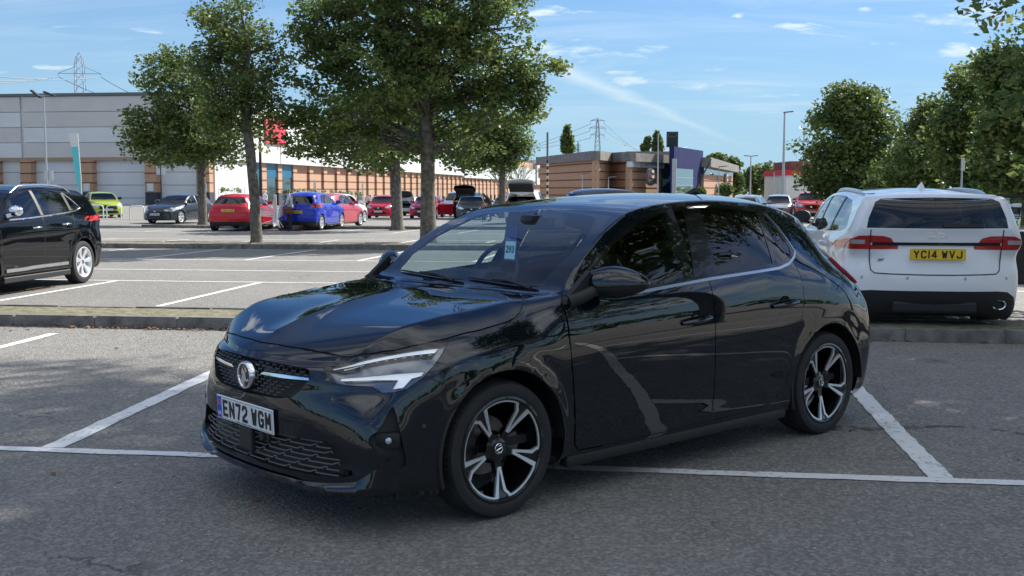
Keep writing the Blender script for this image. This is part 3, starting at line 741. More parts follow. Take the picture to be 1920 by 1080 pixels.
        S.extract('window_frame', 'window_frame', M_GLOSSBLK, car, off=-.001, both=False, side=s)
        for n_, m_ in (('front_glass', M_SIDEG), ('rear_glass', M_TINT), ('quarter_glass', M_TINT)): S.extract(n_, 'side_window', m_, car, off=-.004, both=False, side=s)
        S.extract('window_strip', 'window_strip', mat('satin_strip', (.55, .56, .58), .22, 1), car, off=.003, both=False, side=s, solid=.005)
        hl = S.extract(['headlight', 'drl_top', 'drl_low'], 'headlight', glass('lamp_glass', (.9, .92, .95)), car, off=.0005, both=False, side=s, label=None)
        S.extract(['headlight', 'drl_top', 'drl_low'], 'lamp_bowl', mat('lamp_bowl', (.20, .21, .23), .14, .9), hl, off=-.035, both=False, side=s)
        S.extract('drl_top', 'light_bar', M_WHITEL, hl, off=-.012, both=False, side=s, solid=.006)
        S.extract('drl_low', 'light_bar', M_WHITEL, hl, off=-.012, both=False, side=s, solid=.006)
        b = bmesh.new()
        for cx, cy, cz, r_ in ((.49, .66, .705, .030), (.40, .735, .715, .026)):
            lathe(b, [(.0, .001), (-.006, r_ * .7), (-.016, r_), (-.04, r_ + .004)], 24, 'X', c=(0, 0, 0)); 
            b.verts.ensure_lookup_table()
            for v in b.verts[-96:]: v.co = Matrix.Translation((cx, cy, cz)) @ Matrix.Rotation(R(25), 4, 'Z') @ v.co
        for v in b.verts: v.co.y *= s
        bobj('projector_lens', b, M_LAMP, hl, smooth=40)
        S.extract('fog_pocket', 'fog_pocket', M_BLACK, car, off=-.030, both=False, side=s)
        c0 = S.px(722, 828) + Vector((-.012, -.012, 0))
        b = bmesh.new(); Mf = Matrix.Translation(c0) @ Matrix.Rotation(R(42), 4, 'Z')
        b2 = bmesh.new(); rbx(b2, -.05, .004, -.055, .06, -.033, .033, .014, 2, 0); b2.transform(Mf); merge(b, b2)
        b2 = bmesh.new(); rbx(b2, -.03, .0045, -.045, .055, -.022, .020, .006, 2, 1); b2.transform(Mf); merge(b, b2)
        b2 = bmesh.new(); lathe(b2, [(.010, .001), (.007, .012), (.003, .015)], 20, 'X', mi=2); b2.transform(Mf @ Matrix.Translation((0, .012, 0))); merge(b, b2)
        for v in b.verts: v.co.y *= s
        bobj('fog_lamp', b, [M_BLACK, M_PLK, M_LAMP], car, smooth=35)
        tl = S.extract('taillight', 'taillight', M_RED, car, off=.014, both=False, side=s, solid=.018)
        # mirror
        b = bmesh.new(); bmesh.ops.create_uvsphere(b, u_segments=32, v_segments=20, radius=1)
        for v in b.verts:
            x, y, z = v.co
            y2 = y; taper = 1 - .28 * max(0, y) ** 1.5
            v.co = Vector((x * (.088 if x > 0 else .05) * (1 - .15 * abs(y)), y * .172, (z * (.088 if z > 0 else .068)) * taper))
            v.co.x = max(v.co.x, -.028)
        for f in b.faces:
            if f.calc_center_median().z < -.012: f.material_index = 1
        b.transform(Matrix.Translation((-.655, .900, 1.010)) @ Matrix.Rotation(R(30), 4, 'Z') @ Matrix.Rotation(R(2), 4, 'X'))
        for v in b.verts: v.co.y *= s
        if s < 0: bmesh.ops.reverse_faces(b, faces=b.faces[:])
        mi_ = bobj('mirror', b, [PAINT, M_BLACK], car, smooth=60)
        b = bmesh.new()
        tube(b, [(-.425, .815, .935), (-.50, .835, .955), (-.58, .85, .985)], [.036, .032, .028], 12)
        b2 = bmesh.new(); prism(b2, [(-.40, .925), (-.41, .955), (-.56, 1.075), (-.565, .955)], .80, .833, bev=.004); merge(b, b2)
        for v in b.verts: v.co.y *= s
        bobj('mirror_foot', b, M_BLACK, mi_, smooth=40)
        b = bmesh.new(); lathe(b, [(0, .001), (0, .1)], 4); b.free()
        for x in (0, -2.538):
            wheel_parts(car, .308, .205, .236, s, 'twin', loc=(x, s * .752, .308))
            b = bmesh.new()                                   # wheel arch liner
            pr = [(.42, .372), (.868, .372), (.872, .360)]
            for t0, t1 in zip(np.linspace(-.30, math.pi + .02, 25)[:-1], np.linspace(-.30, math.pi + .02, 25)[1:]):
                for (y0, r0), (y1, r1) in zip(pr, pr[1:]):
                    V = [b.verts.new((x + r_ * math.cos(t), s * y, .308 + r_ * math.sin(t))) for y, r_, t in ((y0, r0, t0), (y1, r1, t0), (y1, r1, t1), (y0, r0, t1))]
                    b.faces.new(V)
            bmesh.ops.remove_doubles(b, verts=b.verts[:], dist=1e-4)
            bobj('arch_liner', b, M_BLACK, car, smooth=40)
    # grille: recessed dark tray, comb of staggered bars, bright wings, round badge
    gr = S.extract('grille', 'grille', M_PLK, car, off=-.045)
    S.extract('grille', 'grille_lip', PAINT, car, off=-.001, solid=.05) if False else None
    b = bmesh.new()
    def in_grille(y, z):
        ay = abs(y)
        top = .704 - .006 * (ay / .4) ** 2; bot = .556 + (.0 if ay < .24 else (ay - .24) * .62)
        return ay < .405 and bot < z < top
    for r_ in range(12):
        z = .548 + r_ * .0145; off = (r_ % 2) * .025
        for c in range(-9, 10):
            y = c * .050 + off
            if not in_grille(y, z) or (abs(y) < .075 and abs(z - .624) < .085): continue
            h = S.hit((1.5, abs(y), z), (-1, 0, 0))
            if not h: continue
            x = h.x - .012; sg = 1 if y >= 0 else -1
            dxdy = -.25 * abs(y) / .4 * sg * .9
            p0 = Vector((x - dxdy * 0 , y, z)); w_ = .0150
            tube(b, [p0 + Vector((-dxdy * -w_ * 1, -w_, .0)), p0 + Vector((dxdy * w_, w_, 0))], .0026, 5)
            if in_grille(y + .025, z + .0145): tube(b, [p0 + Vector((dxdy * w_, w_, 0)), Vector((S.hit((1.5, abs(y + .025), z + .0115), (-1, 0, 0)).x - .016, y + .025 - w_, z + .0145))], .0016, 4)
            if in_grille(y + .025, z - .0145): tube(b, [p0 + Vector((dxdy * w_, w_, 0)), Vector((S.hit((1.5, abs(y + .025), z - .0115), (-1, 0, 0)).x - .016, y + .025 - w_, z - .0145))], .0016, 4)
    bl = b.copy(); bmesh.ops.delete(bl, geom=[v for v in bl.verts if v.co.y > 0], context='VERTS'); bmesh.ops.delete(b, geom=[v for v in b.verts if v.co.y <= 0], context='VERTS')
    for q in (b, bl): bobj('grille_mesh', q, mat('grille_plastic', (.07, .072, .078), .3), gr, smooth=60)
    S.extract('grille', 'grille_frame', M_BLACK, gr, off=-.002, solid=.04) if False else None
    for s in (1, -1): S.extract('grille_bar', 'grille_wing', M_CHROME, gr, off=-.002, both=False, side=s, solid=.012)
    # rim of the grille opening (paint folded inwards)
    def fold(part, depth, m, name, parent):
        b = bmesh.new(); pi = S.pid(part)
        for e in S.bm.edges:
            fs = e.link_faces; k = [f[S.part] == pi for f in fs]
            if len(fs) == 2 and k[0] != k[1]:
                for sg in (1, -1):
                    V = [b.verts.new((c.x, c.y * sg, c.z)) for c in (e.verts[0].co, e.verts[1].co, e.verts[1].co - S.N[e.verts[1].index] * depth, e.verts[0].co - S.N[e.verts[0].index] * depth)]
                    b.faces.new(V)
        bmesh.ops.remove_doubles(b, verts=b.verts[:], dist=1e-5)
        return bobj(name, b, m, parent, smooth=50)
    fold('grille', .046, M_BLACK, 'grille_frame', gr)
    it = S.extract('intake', 'lower_intake', M_PLK, car, off=-.05); fold('intake', .051, M_BLACK, 'intake_frame', it)
    fold('fog_pocket', .031, M_BLACK, 'pocket_frame', body); fold('headlight', .034, M_PLK, 'lamp_housing', body)
    fold('bonnet', .006, M_PLK, 'shut_line', body)
    b = bmesh.new()
    for r_ in range(7):
        z = .262 + r_ * .0222
        wmax = .60 - max(0, z - .33) * 1.0
        y = -wmax + (r_ % 3) * .055
        while y < wmax - .03:
            y1 = min(y + .125, wmax); P_ = []
            for t in np.linspace(y, y1, 4):
                h = S.hit((1.5, abs(t), z), (-1, 0, 0)); P_.append((h.x - .014 if h else .7, t, z))
            tube(b, P_, .0037, 6)
            y2 = y1 + .030
            h = S.hit((1.5, min(abs(y2), .62), z), (-1, 0, 0)); 
            if y2 < wmax: tube(b, [P_[-1], ((h.x - .020), y2 - .008, z + .009), ((h.x - .02), y2, z)], .0036, 5)
            y = y2
    bobj('intake_slats', b, mat('slat_plastic', (.085, .088, .095), .38), it, smooth=60)
    b = bmesh.new(); rbx(b, .775, .806, -.058, .058, .285, .398, .008, 2); bobj('radar_cover', b, mat('radar_plastic', (.016, .017, .02), .45), it)
    b = bmesh.new(); lathe(b, [(.806, .001), (.806, .014), (.80, .017), (.77, .018)], 24, 'X', c=(0, .145, .365)); rbx(b, .775, .792, .10, .19, .343, .387, .008, 2); bobj('camera_sensor', b, M_BLACK, it, smooth=40)
    # badge
    b = bmesh.new(); lathe(b, [(.803, .001), (.803, .048), (.801, .052)], 40, 'X', c=(0, 0, .624), mi=0); lathe(b, [(.801, .050), (.808, .053), (.808, .059), (.800, .064), (.77, .066)], 48, 'X', c=(0, 0, .624), mi=1)
    bd = bobj('badge', b, [mat('badge_dark', (.10, .095, .09), .25, 1), M_CHROME], gr, smooth=40)
    # the emblem on the badge: a rearing winged creature reduced to its flat shapes
    def flat(poly, name, m, h=.0035):
        b = bmesh.new(); f = b.faces.new([b.verts.new((.8035, -y, .624 + z)) for y, z in poly]); e = bmesh.ops.extrude_face_region(b, geom=[f]); bmesh.ops.translate(b, vec=(h, 0, 0), verts=[v for v in e['geom'] if isinstance(v, bmesh.types.BMVert)]); bmesh.ops.recalc_face_normals(b, faces=b.faces[:]); return bobj(name, b, m, bd)
    em = mat('emblem_satin', (.75, .73, .70), .2, 1)
    flat([(-.036, -.010), (-.020, -.016), (-.012, .012), (.000, .022), (.010, .034), (.018, .022), (.026, .004), (.020, .010), (.012, .004), (.018, -.014), (.022, -.034), (.010, -.046), (-.008, -.046), (-.002, -.034), (-.012, -.022), (-.026, -.028), (-.040, -.020)], 'emblem', em)
    flat([(-.030, .020), (-.022, .034), (-.008, .036), (-.010, .024), (-.020, .014)], 'emblem', em)
    # splitter lip with raised ends
    b = bmesh.new(); prev = None; N = 61
    for i in range(N):
        y = -.79 + 1.58 * i / (N - 1); ay = abs(y); q = max(0, (ay - .40) / .39)
        h = S.hit((1.5, min(ay, .755), .26), (-1, 0, 0)); xs = (h.x if h else .5) 
        if ay > .755: xs -= (ay - .755) * 1.8
        zt = .235 + .045 * q ** 2 + .075 * max(0, (ay - .66) / .13) ** 2; zb = .192 - .014 * max(0, min(1, (ay - .36) / .05)) + .03 * q ** 2
        fw = .012 + .016 * q; 
        ring = [(xs - .02, zt), (xs + fw * .45, zt - .012 - .012 * (1 - q)), (xs + fw, zb + .030), (xs + fw + .002, zb + .016), (xs + fw - .012, zb), (xs - .08, zb + .002)]
        ring = [b.verts.new((x, y, z)) for x, z in ring]
        if prev:
            for k in range(6): b.faces.new((prev[k], prev[(k + 1) % 6], ring[(k + 1) % 6], ring[k]))
        else: b.faces.new(ring)
        prev = ring
    b.faces.new(prev[::-1]); bmesh.ops.recalc_face_normals(b, faces=b.faces[:]); bobj('front_splitter', b, PAINT, car, smooth=35)
    # side skirt, underbody
    b = bmesh.new()
    for s in (1, -1):
        rbx(b, -2.15, -.40, s * .80 - .035, s * .80 + .045, .155, .212, .016, 2)
    bobj('side_skirt', b, M_BLACK, car, smooth=40)
    b = bmesh.new(); bx(b, -3.05, .70, -.44, .44, .19, .30); bx(b, -2.12, -.42, -.78, .78, .19, .30); bx(b, .36, .66, -.62, .62, .19, .28); bx(b, -3.05, -2.92, -.68, .68, .24, .5)
    for x in (0, -2.538): bx(b, x - .36, x + .36, -.46, .46, .30, .72)
    bobj('underbody', b, M_PLK, car)
    plate(car, 'EN72 WGM', (.808, 0, .449), 0, blue=True, tilt=-.04, foot=True)
    # wipers, aerial, parking sensors
    b = bmesh.new()
    def on_screen(t_, u_):                                     # t_: sideways (m), u_: 0 bottom .. 1 top
        x = -.40 - .72 * u_; h = S.hit((x - .08 * abs(t_) ** 2, abs(t_), 2), (0, 0, -1)); return Vector((h.x, t_, h.z + .012))
    for a, c in (((-.56, .045), (.06, .012)), ((.08, .040), (.60, .012))):
        P_ = [on_screen(a[0] + (c[0] - a[0]) * k / 8, a[1] + (c[1] - a[1]) * k / 8) for k in range(9)]
        tube(b, P_, [.003] + [.0055] * 7 + [.003], 6); tube(b, [p + Vector((.006, 0, .010)) for p in P_[3:7]], .004, 6)
        tube(b, [P_[4] + Vector((.005, 0, .012)), P_[4] + Vector((.03, .10, .012)), P_[4] + Vector((.055, .28, -.01))], [.006, .007, .010], 6)
    bobj('wiper', b, M_BLACK, car, smooth=50)
    b = bmesh.new(); h = S.hit((-2.33, .0001, 2), (0, 0, -1)); zr = h.z if h else 1.42
    tube(b, [(-2.24, 0, zr), (-2.33, 0, zr + .022), (-2.40, 0, zr + .004)], [.008, .020, .010], 10); tube(b, [(-2.335, 0, zr + .018), (-2.50, 0, zr + .225)], [.0062, .0032], 8)
    bobj('aerial', b, M_BLACK, car, smooth=50)
    for uv, sy in (((657, 825), 1), ((657, 825), -1), ((795, 799), 1)):
        p_ = S.px(*uv); h = S.tree.find_nearest(p_)
        c, n = h[0], h[1]; q = n.to_track_quat('X', 'Z').to_matrix().to_4x4(); b = bmesh.new(); lathe(b, [(.002, .001), (.002, .008), (.0, .0095), (.0035, .0105), (.0, .012)], 20, 'X'); b.transform(Matrix.Translation(c) @ q)
        for v in b.verts: v.co.y *= sy
        bobj('parking_sensor', b, mat('sensor_grey', (.05, .052, .056), .25), car, smooth=40)
    # ---- cabin
    b = bmesh.new(); bx(b, -3.0, .0, -.78, .78, .30, .34); bobj('cabin_floor', b, M_INT, car)
    b = bmesh.new(); prof = [(-.30, .93), (-.55, .965), (-.80, .95), (-.86, .90), (-.84, .72), (-.78, .55), (-.35, .5)]
    prism(b, prof, -.71, .71, bev=0); prism(b, [(-.70, .93), (-.76, 1.0), (-.90, 1.0), (-.93, .93)], -.56, -.16, bev=.0)
    bobj('dashboard', b, M_INT, car, smooth=40)
    b = bmesh.new(); b2 = bmesh.new(); lathe(b2, [(0.0 + .014 * math.cos(t), .185 + .014 * math.sin(t)) for t in np.linspace(0, 2 * math.pi, 10)], 48, 'X'); rbx(b2, -.01, .02, -.065, .065, -.07, .045, .02, 2); bx(b2, -.004, .01, -.175, .175, -.012, .018); bx(b2, -.004, .01, -.014, .014, -.175, 0)
    b2.transform(Matrix.Translation((-.985, -.36, .965)) @ Matrix.Rotation(R(-24), 4, 'Y')); merge(b, b2); bobj('steering_wheel', b, M_INT, car, smooth=50)
    for y in (-.36, .36): seat(car, -1.42, y)
    b = bmesh.new(); rbx(b, -2.48, -2.0, -.64, .64, .42, .56, .05, 3); rbx(b, -.06, .06, -.64, .64, 0, .5, .05, 3, M=Matrix.Translation((-2.42, 0, .52)) @ Matrix.Rotation(-.35, 4, 'Y'))
    for y in (-.38, 0, .38): rbx(b, -.04, .04, y - .11, y + .11, .50, .64, .035, 2, M=Matrix.Translation((-2.42, 0, .52)) @ Matrix.Rotation(-.35, 4, 'Y'))
    bobj('rear_bench', b, M_INT, car, smooth=50)
    b = bmesh.new(); rbx(b, -1.02, -.99, -.11, .11, 1.245, 1.305, .012, 2); tube(b, [(-1.0, 0, 1.28), (-.975, 0, 1.325)], .01, 8); rbx(b, -1.0, -.90, -.05, .05, 1.265, 1.318, .02, 2); bobj('inside_mirror', b, M_PLK, car, smooth=40)
    b = bmesh.new(); bx(b, -2.5, -1.25, -.50, .50, 1.366, 1.370)
    for s in (1, -1):
        tube(b, [(-1.42, s * .77, .9), (-1.38, s * .66, 1.2), (-1.36, s * .60, 1.34)], .04, 8)
    bobj('roof_lining', b, mat('lining', (.02, .02, .02), .9), car)
    # ---- hanger ticket 293
    Mt = Matrix.Translation((-.745, .05, 1.137)) @ Matrix.Rotation(R(-6), 4, 'Z') @ Matrix.Rotation(R(90), 4, 'Z') @ Matrix.Rotation(R(84), 4, 'X')
    b = bmesh.new(); bx(b, -.052, .052, -.060, .13, -.002, -.0005, 0); bx(b, -.046, .046, -.052, .042, -.0004, .001, 1); prism(b, [(-.03, -.06), (.03, -.06), (.0, -.12)], -.002, -.001, 2, M=Matrix.Rotation(R(90), 4, 'X') @ Matrix.Diagonal((1, 1, 1, 1)) ); 
    b.transform(Mt); tk = bobj('hanging_ticket', b, [mat('ticket_blue', (.04, .09, .24), .5), mat('ticket_white', (.62, .85, .92), .5), mat('ticket_teal', (.12, .4, .42), .5)], car)
    t = text_obj('ticket_number', '293', .052, mat('ticket_ink', (.01, .07, .10), .5), tk, bold=.0018, ext=.0004); t.data.transform(Mt @ Matrix.Translation((0, -.002, .0015)))
    return car, S
# ================================================================ ground, markings, kerbs
GA = R(-7.8); GU = Vector((math.cos(GA), math.sin(GA), 0)); GV = Vector((-math.sin(GA), math.cos(GA), 0))
def gz(x, y):
    return -.0095 * max(0, min(y, 160) - 22) * max(0, min(1, (x + 32) / 20))
def G(u, v, z=0):
    p = GU * u + GV * v; return Vector((p.x, p.y, gz(p.x, p.y) + z))
def gdep(u_px, D, z=0):                                # point of the ground at depth D under pixel column u
    x = (u_px - 960) / CAM_F * D; return Vector((x, D, gz(x, D) + z))
def asphalt():
    m, t, b = nmat('asphalt'); L = t.links; N = t.nodes.new
    tc_ = N('ShaderNodeTexCoord'); P = tc_.outputs['Object']
    def noise(s, d=4, r_=.6, vec=None):
        n = N('ShaderNodeTexNoise'); n.inputs['Scale'].default_value = s; n.inputs['Detail'].default_value = d; n.inputs['Roughness'].default_value = r_; L.new(vec or P, n.inputs['Vector']); return n.outputs[0]
    def mr(v, a, b_, c=0, d=1):
        n = N('ShaderNodeMapRange'); n.inputs[1].default_value = a; n.inputs[2].default_value = b_; n.inputs[3].default_value = c; n.inputs[4].default_value = d; L.new(v, n.inputs[0]); return n.outputs[0]
    def mx(f, a, b_):
        n = N('ShaderNodeMix'); n.data_type = 'RGBA'
        for i, q in ((0, f), (6, a), (7, b_)):
            if hasattr(q, 'links'): L.new(q, n.inputs[i])
            elif i: n.inputs[i].default_value = (*q, 1)
            else: n.inputs[0].default_value = q
        return n.outputs[2]
    def vor(s, feat='F1'):
        n = N('ShaderNodeTexVoronoi'); n.inputs['Scale'].default_value = s; n.feature = feat; L.new(P, n.inputs['Vector']); return n
    c = mx(mr(noise(.35, 5), .3, .7), (.165, .158, .146), (.245, .236, .216))
    c = mx(mr(noise(3.1, 6, .75), .40, .68, 0, .8), c, (.16, .154, .143))
    st = vor(62); c = mx(mr(st.outputs['Color'], .35, 1, 0, .62), c, (.46, .445, .41)); c = mx(mr(noise(33, 4, .8), .52, .70, 0, .5), c, (.085, .082, .077))
    c = mx(mr(noise(60, 3, .7), .55, .75, 0, .75), c, (.05, .048, .045))
    sp = vor(17); rnd = N('ShaderNodeSeparateColor'); L.new(sp.outputs['Color'], rnd.inputs[0])
    f1 = N('ShaderNodeMath'); f1.operation = 'LESS_THAN'; L.new(sp.outputs['Distance'], f1.inputs[0]); f1.inputs[1].default_value = .10
    f2 = N('ShaderNodeMath'); f2.operation = 'GREATER_THAN'; L.new(rnd.outputs[0], f2.inputs[0]); f2.inputs[1].default_value = .86
    f3 = N('ShaderNodeMath'); f3.operation = 'MULTIPLY'; L.new(f1.outputs[0], f3.inputs[0]); L.new(f2.outputs[0], f3.inputs[1])
    c = mx(f3.outputs[0], c, (.62, .60, .56))
    ov = vor(.85); oc = N('ShaderNodeSeparateColor'); L.new(ov.outputs['Color'], oc.inputs[0])      # oil drips under where cars stand
    o1 = mr(ov.outputs['Distance'], .16, .04); o2 = N('ShaderNodeMath'); o2.operation = 'GREATER_THAN'; L.new(oc.outputs[1], o2.inputs[0]); o2.inputs[1].default_value = .62
    o3 = N('ShaderNodeMath'); o3.operation = 'MULTIPLY'; L.new(o1, o3.inputs[0]); L.new(o2.outputs[0], o3.inputs[1])
    o4 = N('ShaderNodeMath'); o4.operation = 'MULTIPLY'; L.new(o3.outputs[0], o4.inputs[0]); L.new(mr(noise(22, 5), .35, .6, .1, .75), o4.inputs[1]); c = mx(o4.outputs[0], c, (.05, .047, .045))
    wv = N('ShaderNodeVectorMath'); wv.operation = 'ADD'; nz_ = N('ShaderNodeTexNoise'); nz_.inputs['Scale'].default_value = 1.7; nz_.inputs['Detail'].default_value = 6; L.new(P, nz_.inputs['Vector']); sc_ = N('ShaderNodeVectorMath'); sc_.operation = 'SCALE'; sc_.inputs['Scale'].default_value = .9
    L.new(nz_.outputs['Color'], sc_.inputs[0]); L.new(P, wv.inputs[0]); L.new(sc_.outputs[0], wv.inputs[1])
    ce = vor(.28, 'DISTANCE_TO_EDGE'); L.new(wv.outputs[0], ce.inputs['Vector']); cm_ = N('ShaderNodeMath'); cm_.operation = 'MULTIPLY'; L.new(mr(ce.outputs['Distance'], .0035, .0012), cm_.inputs[0]); L.new(mr(noise(.9, 3), .5, .62, 0, .7), cm_.inputs[1]); c = mx(cm_.outputs[0], c, (.04, .038, .036))
    L.new(c, b.inputs['Base Color']); b.inputs['Roughness'].default_value = .82; b.inputs['Specular IOR Level'].default_value = .35
    bp = N('ShaderNodeBump'); bp.inputs['Strength'].default_value = .9; bp.inputs['Distance'].default_value = .009
    ad = N('ShaderNodeMath'); ad.operation = 'ADD'; L.new(st.outputs['Distance'], ad.inputs[0]); L.new(noise(140, 3), ad.inputs[1])
    L.new(ad.outputs[0], bp.inputs['Height']); L.new(bp.outputs[0], b.inputs['Normal'])
    return m
def paint_mat():
    m, t, b = nmat('road_paint'); L = t.links; N = t.nodes.new
    P = N('ShaderNodeTexCoord').outputs['Object']
    n = N('ShaderNodeTexNoise'); n.inputs['Scale'].default_value = 26; n.inputs['Detail'].default_value = 7; n.inputs['Roughness'].default_value = .7; L.new(P, n.inputs['Vector'])
    n2 = N('ShaderNodeTexNoise'); n2.inputs['Scale'].default_value = 2.2; n2.inputs['Detail'].default_value = 3; L.new(P, n2.inputs['Vector'])
    a = N('ShaderNodeMath'); a.operation = 'MULTIPLY_ADD'; L.new(n2.outputs[0], a.inputs[0]); a.inputs[1].default_value = .35; L.new(n.outputs[0], a.inputs[2])
    r_ = N('ShaderNodeMapRange'); r_.inputs[1].default_value = .73; r_.inputs[2].default_value = .86; L.new(a.outputs[0], r_.inputs[0])
    n3 = N('ShaderNodeTexNoise'); n3.inputs['Scale'].default_value = 9; n3.inputs['Detail'].default_value = 5; L.new(P, n3.inputs['Vector'])
    m0 = N('ShaderNodeMix'); m0.data_type = 'RGBA'; m0.inputs[6].default_value = (.80, .81, .80, 1); m0.inputs[7].default_value = (.62, .62, .61, 1); L.new(n3.outputs[0], m0.inputs[0])
    mx = N('ShaderNodeMix'); mx.data_type = 'RGBA'; L.new(m0.outputs[2], mx.inputs[6]); mx.inputs[7].default_value = (.17, .164, .152, 1)
    L.new(r_.outputs[0], mx.inputs[0]); L.new(mx.outputs[2], b.inputs['Base Color']); b.inputs['Roughness'].default_value = .7
    bp = N('ShaderNodeBump'); bp.inputs['Strength'].default_value = .5; bp.inputs['Distance'].default_value = .004
    n4 = N('ShaderNodeTexNoise'); n4.inputs['Scale'].default_value = 120; n4.inputs['Detail'].default_value = 3; L.new(P, n4.inputs['Vector']); L.new(n4.outputs[0], bp.inputs['Height']); L.new(bp.outputs[0], b.inputs['Normal'])
    return m
M_ASPH = asphalt(); M_PAINT = paint_mat()
def build_ground():
    xs = [-900, -300, -120, -60] + list(np.arange(-44, 61, 4.)) + [100, 300, 900]
    ys = [-600, -200, -60, -20, 0, 11, 22] + list(np.arange(26, 163, 4.)) + [200, 400, 1400]
    vs, fs = [], []
    for y in ys:
        for x in xs: vs.append((x, y, gz(x, y)))
    n = len(xs)
    for j in range(len(ys) - 1):
        for i in range(n - 1): a = j * n + i; fs.append((a, a + 1, a + n + 1, a + n))
    mobj('car_park_ground', vs, fs, M_ASPH, kind='structure')
    rnd = random.Random(4)
    b = bmesh.new()
    def line(u0, v0, u1, v1, w=.10, z=.005, raw=False):
        p, q = (G(u0, v0), G(u1, v1)) if not raw else (Vector((u0, v0, 0)), Vector((u1, v1, 0)))
        d = q - p; L_ = d.length; n_ = max(2, int(L_ / (.05 if p.y < 12 else .5))); s = Vector((-d.y, d.x, 0)) / L_ * w / 2; pr = None; off = [0, 0]
        for k in range(n_ + 1):
            c = p + d * k / n_
            j = .006 if p.y < 12 else 0
            for e in (0, 1): off[e] = .6 * off[e] + rnd.uniform(-j, j)
            zz = gz(c.x, c.y) + z; sl_ = s.normalized()
            r_ = [b.verts.new((c.x + s.x * (1 + 0) + sl_.x * off[0], c.y + s.y + sl_.y * off[0], zz)), b.verts.new((c.x - s.x - sl_.x * off[1], c.y - s.y - sl_.y * off[1], zz))]
            if pr: b.faces.new((pr[0], pr[1], r_[1], r_[0]))
            pr = r_
    base = 5.66
    line(-9.5, base, 14, base, .095)
    for i, u in enumerate((-7.85, -5.55, -3.32, -.95, 1.38, 3.8, 6.2)):
        pass
    for u, u2 in ((-10.9, -11.1), (-8.4, -8.55), (-5.90, -6.07), (-3.40, -3.62), (-1.0, -1.1), (1.41, 1.40), (3.8, 3.85), (6.2, 6.3), (8.6, 8.75)): line(u, base + .052, u2, 10.3, .125 if u in (-3.40, 1.41) else .10, .0052)
    # bays beyond the first island, cross lines of the aisle, bays up to the second island, and further rows
    for k in range(-9, 9): line(-6.20 + 2.36 * k, 11.95, -6.20 + 2.36 * k, 16.38, .10)
    line(-30, 16.44, 30, 16.44, .09); line(-30, 18.75, 30, 18.75, .09); line(-30, 21.6, 30, 21.6, .09)
    for k in range(-9, 9): line(-6.1 + 2.38 * k, 21.66, -6.1 + 2.38 * k, 26.3, .10)
    for k in range(-9, 14): line(-7.4 + 2.4 * k, 28.0, -7.4 + 2.4 * k, 32.6, .10)
    line(-30, 32.7, 40, 32.7, .10); line(-30, 39.4, 40, 39.4, .10)
    for k in range(-9, 14): line(-7.4 + 2.4 * k, 39.5, -7.4 + 2.4 * k, 44.0, .10)
    for v in (52, 58, 70): line(-30, v, 60, v, .10)
    for k in range(-9, 18): line(-7.4 + 2.4 * k, 70, -7.4 + 2.4 * k, 75, .10)
    bobj('bay_markings', b, M_PAINT, kind='structure')
    # dark tyre-water stain by the rear wheel
    m, t, bs = nmat('stain'); bs.inputs['Base Color'].default_value = (.055, .042, .034, 1); bs.inputs['Roughness'].default_value = .8
    nn = t.nodes.new('ShaderNodeTexNoise'); nn.inputs['Scale'].default_value = 14; nn.inputs['Detail'].default_value = 6; co = t.nodes.new('ShaderNodeTexCoord')
    gr_ = t.nodes.new('ShaderNodeMapRange'); gr_.inputs[1].default_value = .42; gr_.inputs[2].default_value = .62; gr_.inputs[4].default_value = .6
    t.links.new(co.outputs['Object'], nn.inputs['Vector']); t.links.new(nn.outputs[0], gr_.inputs[0]); t.links.new(gr_.outputs[0], bs.inputs['Alpha'])
    b = bmesh.new(); pr = None
    for k in range(41):
        s_ = k / 40; c = gp(1500 + 560 * s_, 795 + 22 * s_ + 6 * math.sin(s_ * 9)); w_ = .055 + .03 * math.sin(s_ * 7 + 1) + rnd.uniform(-.012, .012)
        r_ = [b.verts.new((c.x, c.y + w_, .0035)), b.verts.new((c.x, c.y - w_, .0035))]
        if pr: b.faces.new((pr[0], pr[1], r_[1], r_[0]))
        pr = r_
    bobj('ground_stain', b, m, kind='structure')
    # islands: kerb stones front and back, soil or moss between
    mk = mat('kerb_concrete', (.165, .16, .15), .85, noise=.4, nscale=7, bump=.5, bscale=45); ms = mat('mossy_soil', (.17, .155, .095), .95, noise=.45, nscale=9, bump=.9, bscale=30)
    def island(v0, v1, u0, u1, top=.12, name='kerb_island', soil=ms):
        b = bmesh.new(); u = u0
        while u < u1:
            L_ = min(.915, u1 - u); g = .0025
            for va, vb in ((v0, v0 + .125), (v1 - .125, v1)):
                c0, c1 = G(u + g, va), G(u + L_ - g, vb)
                M = Matrix.Translation(G(u + L_ / 2, (va + vb) / 2)) @ Matrix.Rotation(GA, 4, 'Z')
                dz = rnd.uniform(-.006, .006); b2 = bmesh.new(); bx(b2, -L_ / 2 + g, L_ / 2 - g, -(vb - va) / 2 + rnd.uniform(-.006, .006), (vb - va) / 2, -.2, top + dz)
                bmesh.ops.bevel(b2, geom=[e for e in b2.edges if all(v.co.z > top - .02 for v in e.verts)], offset=.014, segments=2, affect='EDGES'); b2.transform(M); merge(b, b2)
            u += L_
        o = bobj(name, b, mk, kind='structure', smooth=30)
        b = bmesh.new(); nu = int((u1 - u0) / .5); nv = max(2, int((v1 - v0) / .25)); V = [[None] * (nv + 1) for _ in range(nu + 1)]
        for i in range(nu + 1):
            for j in range(nv + 1):
                p = G(u0 + (u1 - u0) * i / nu, v0 + .11 + (v1 - v0 - .22) * j / nv); V[i][j] = b.verts.new((p.x, p.y, p.z + top - .012 + rnd.uniform(-.012, .016) * (0 < j < nv)))
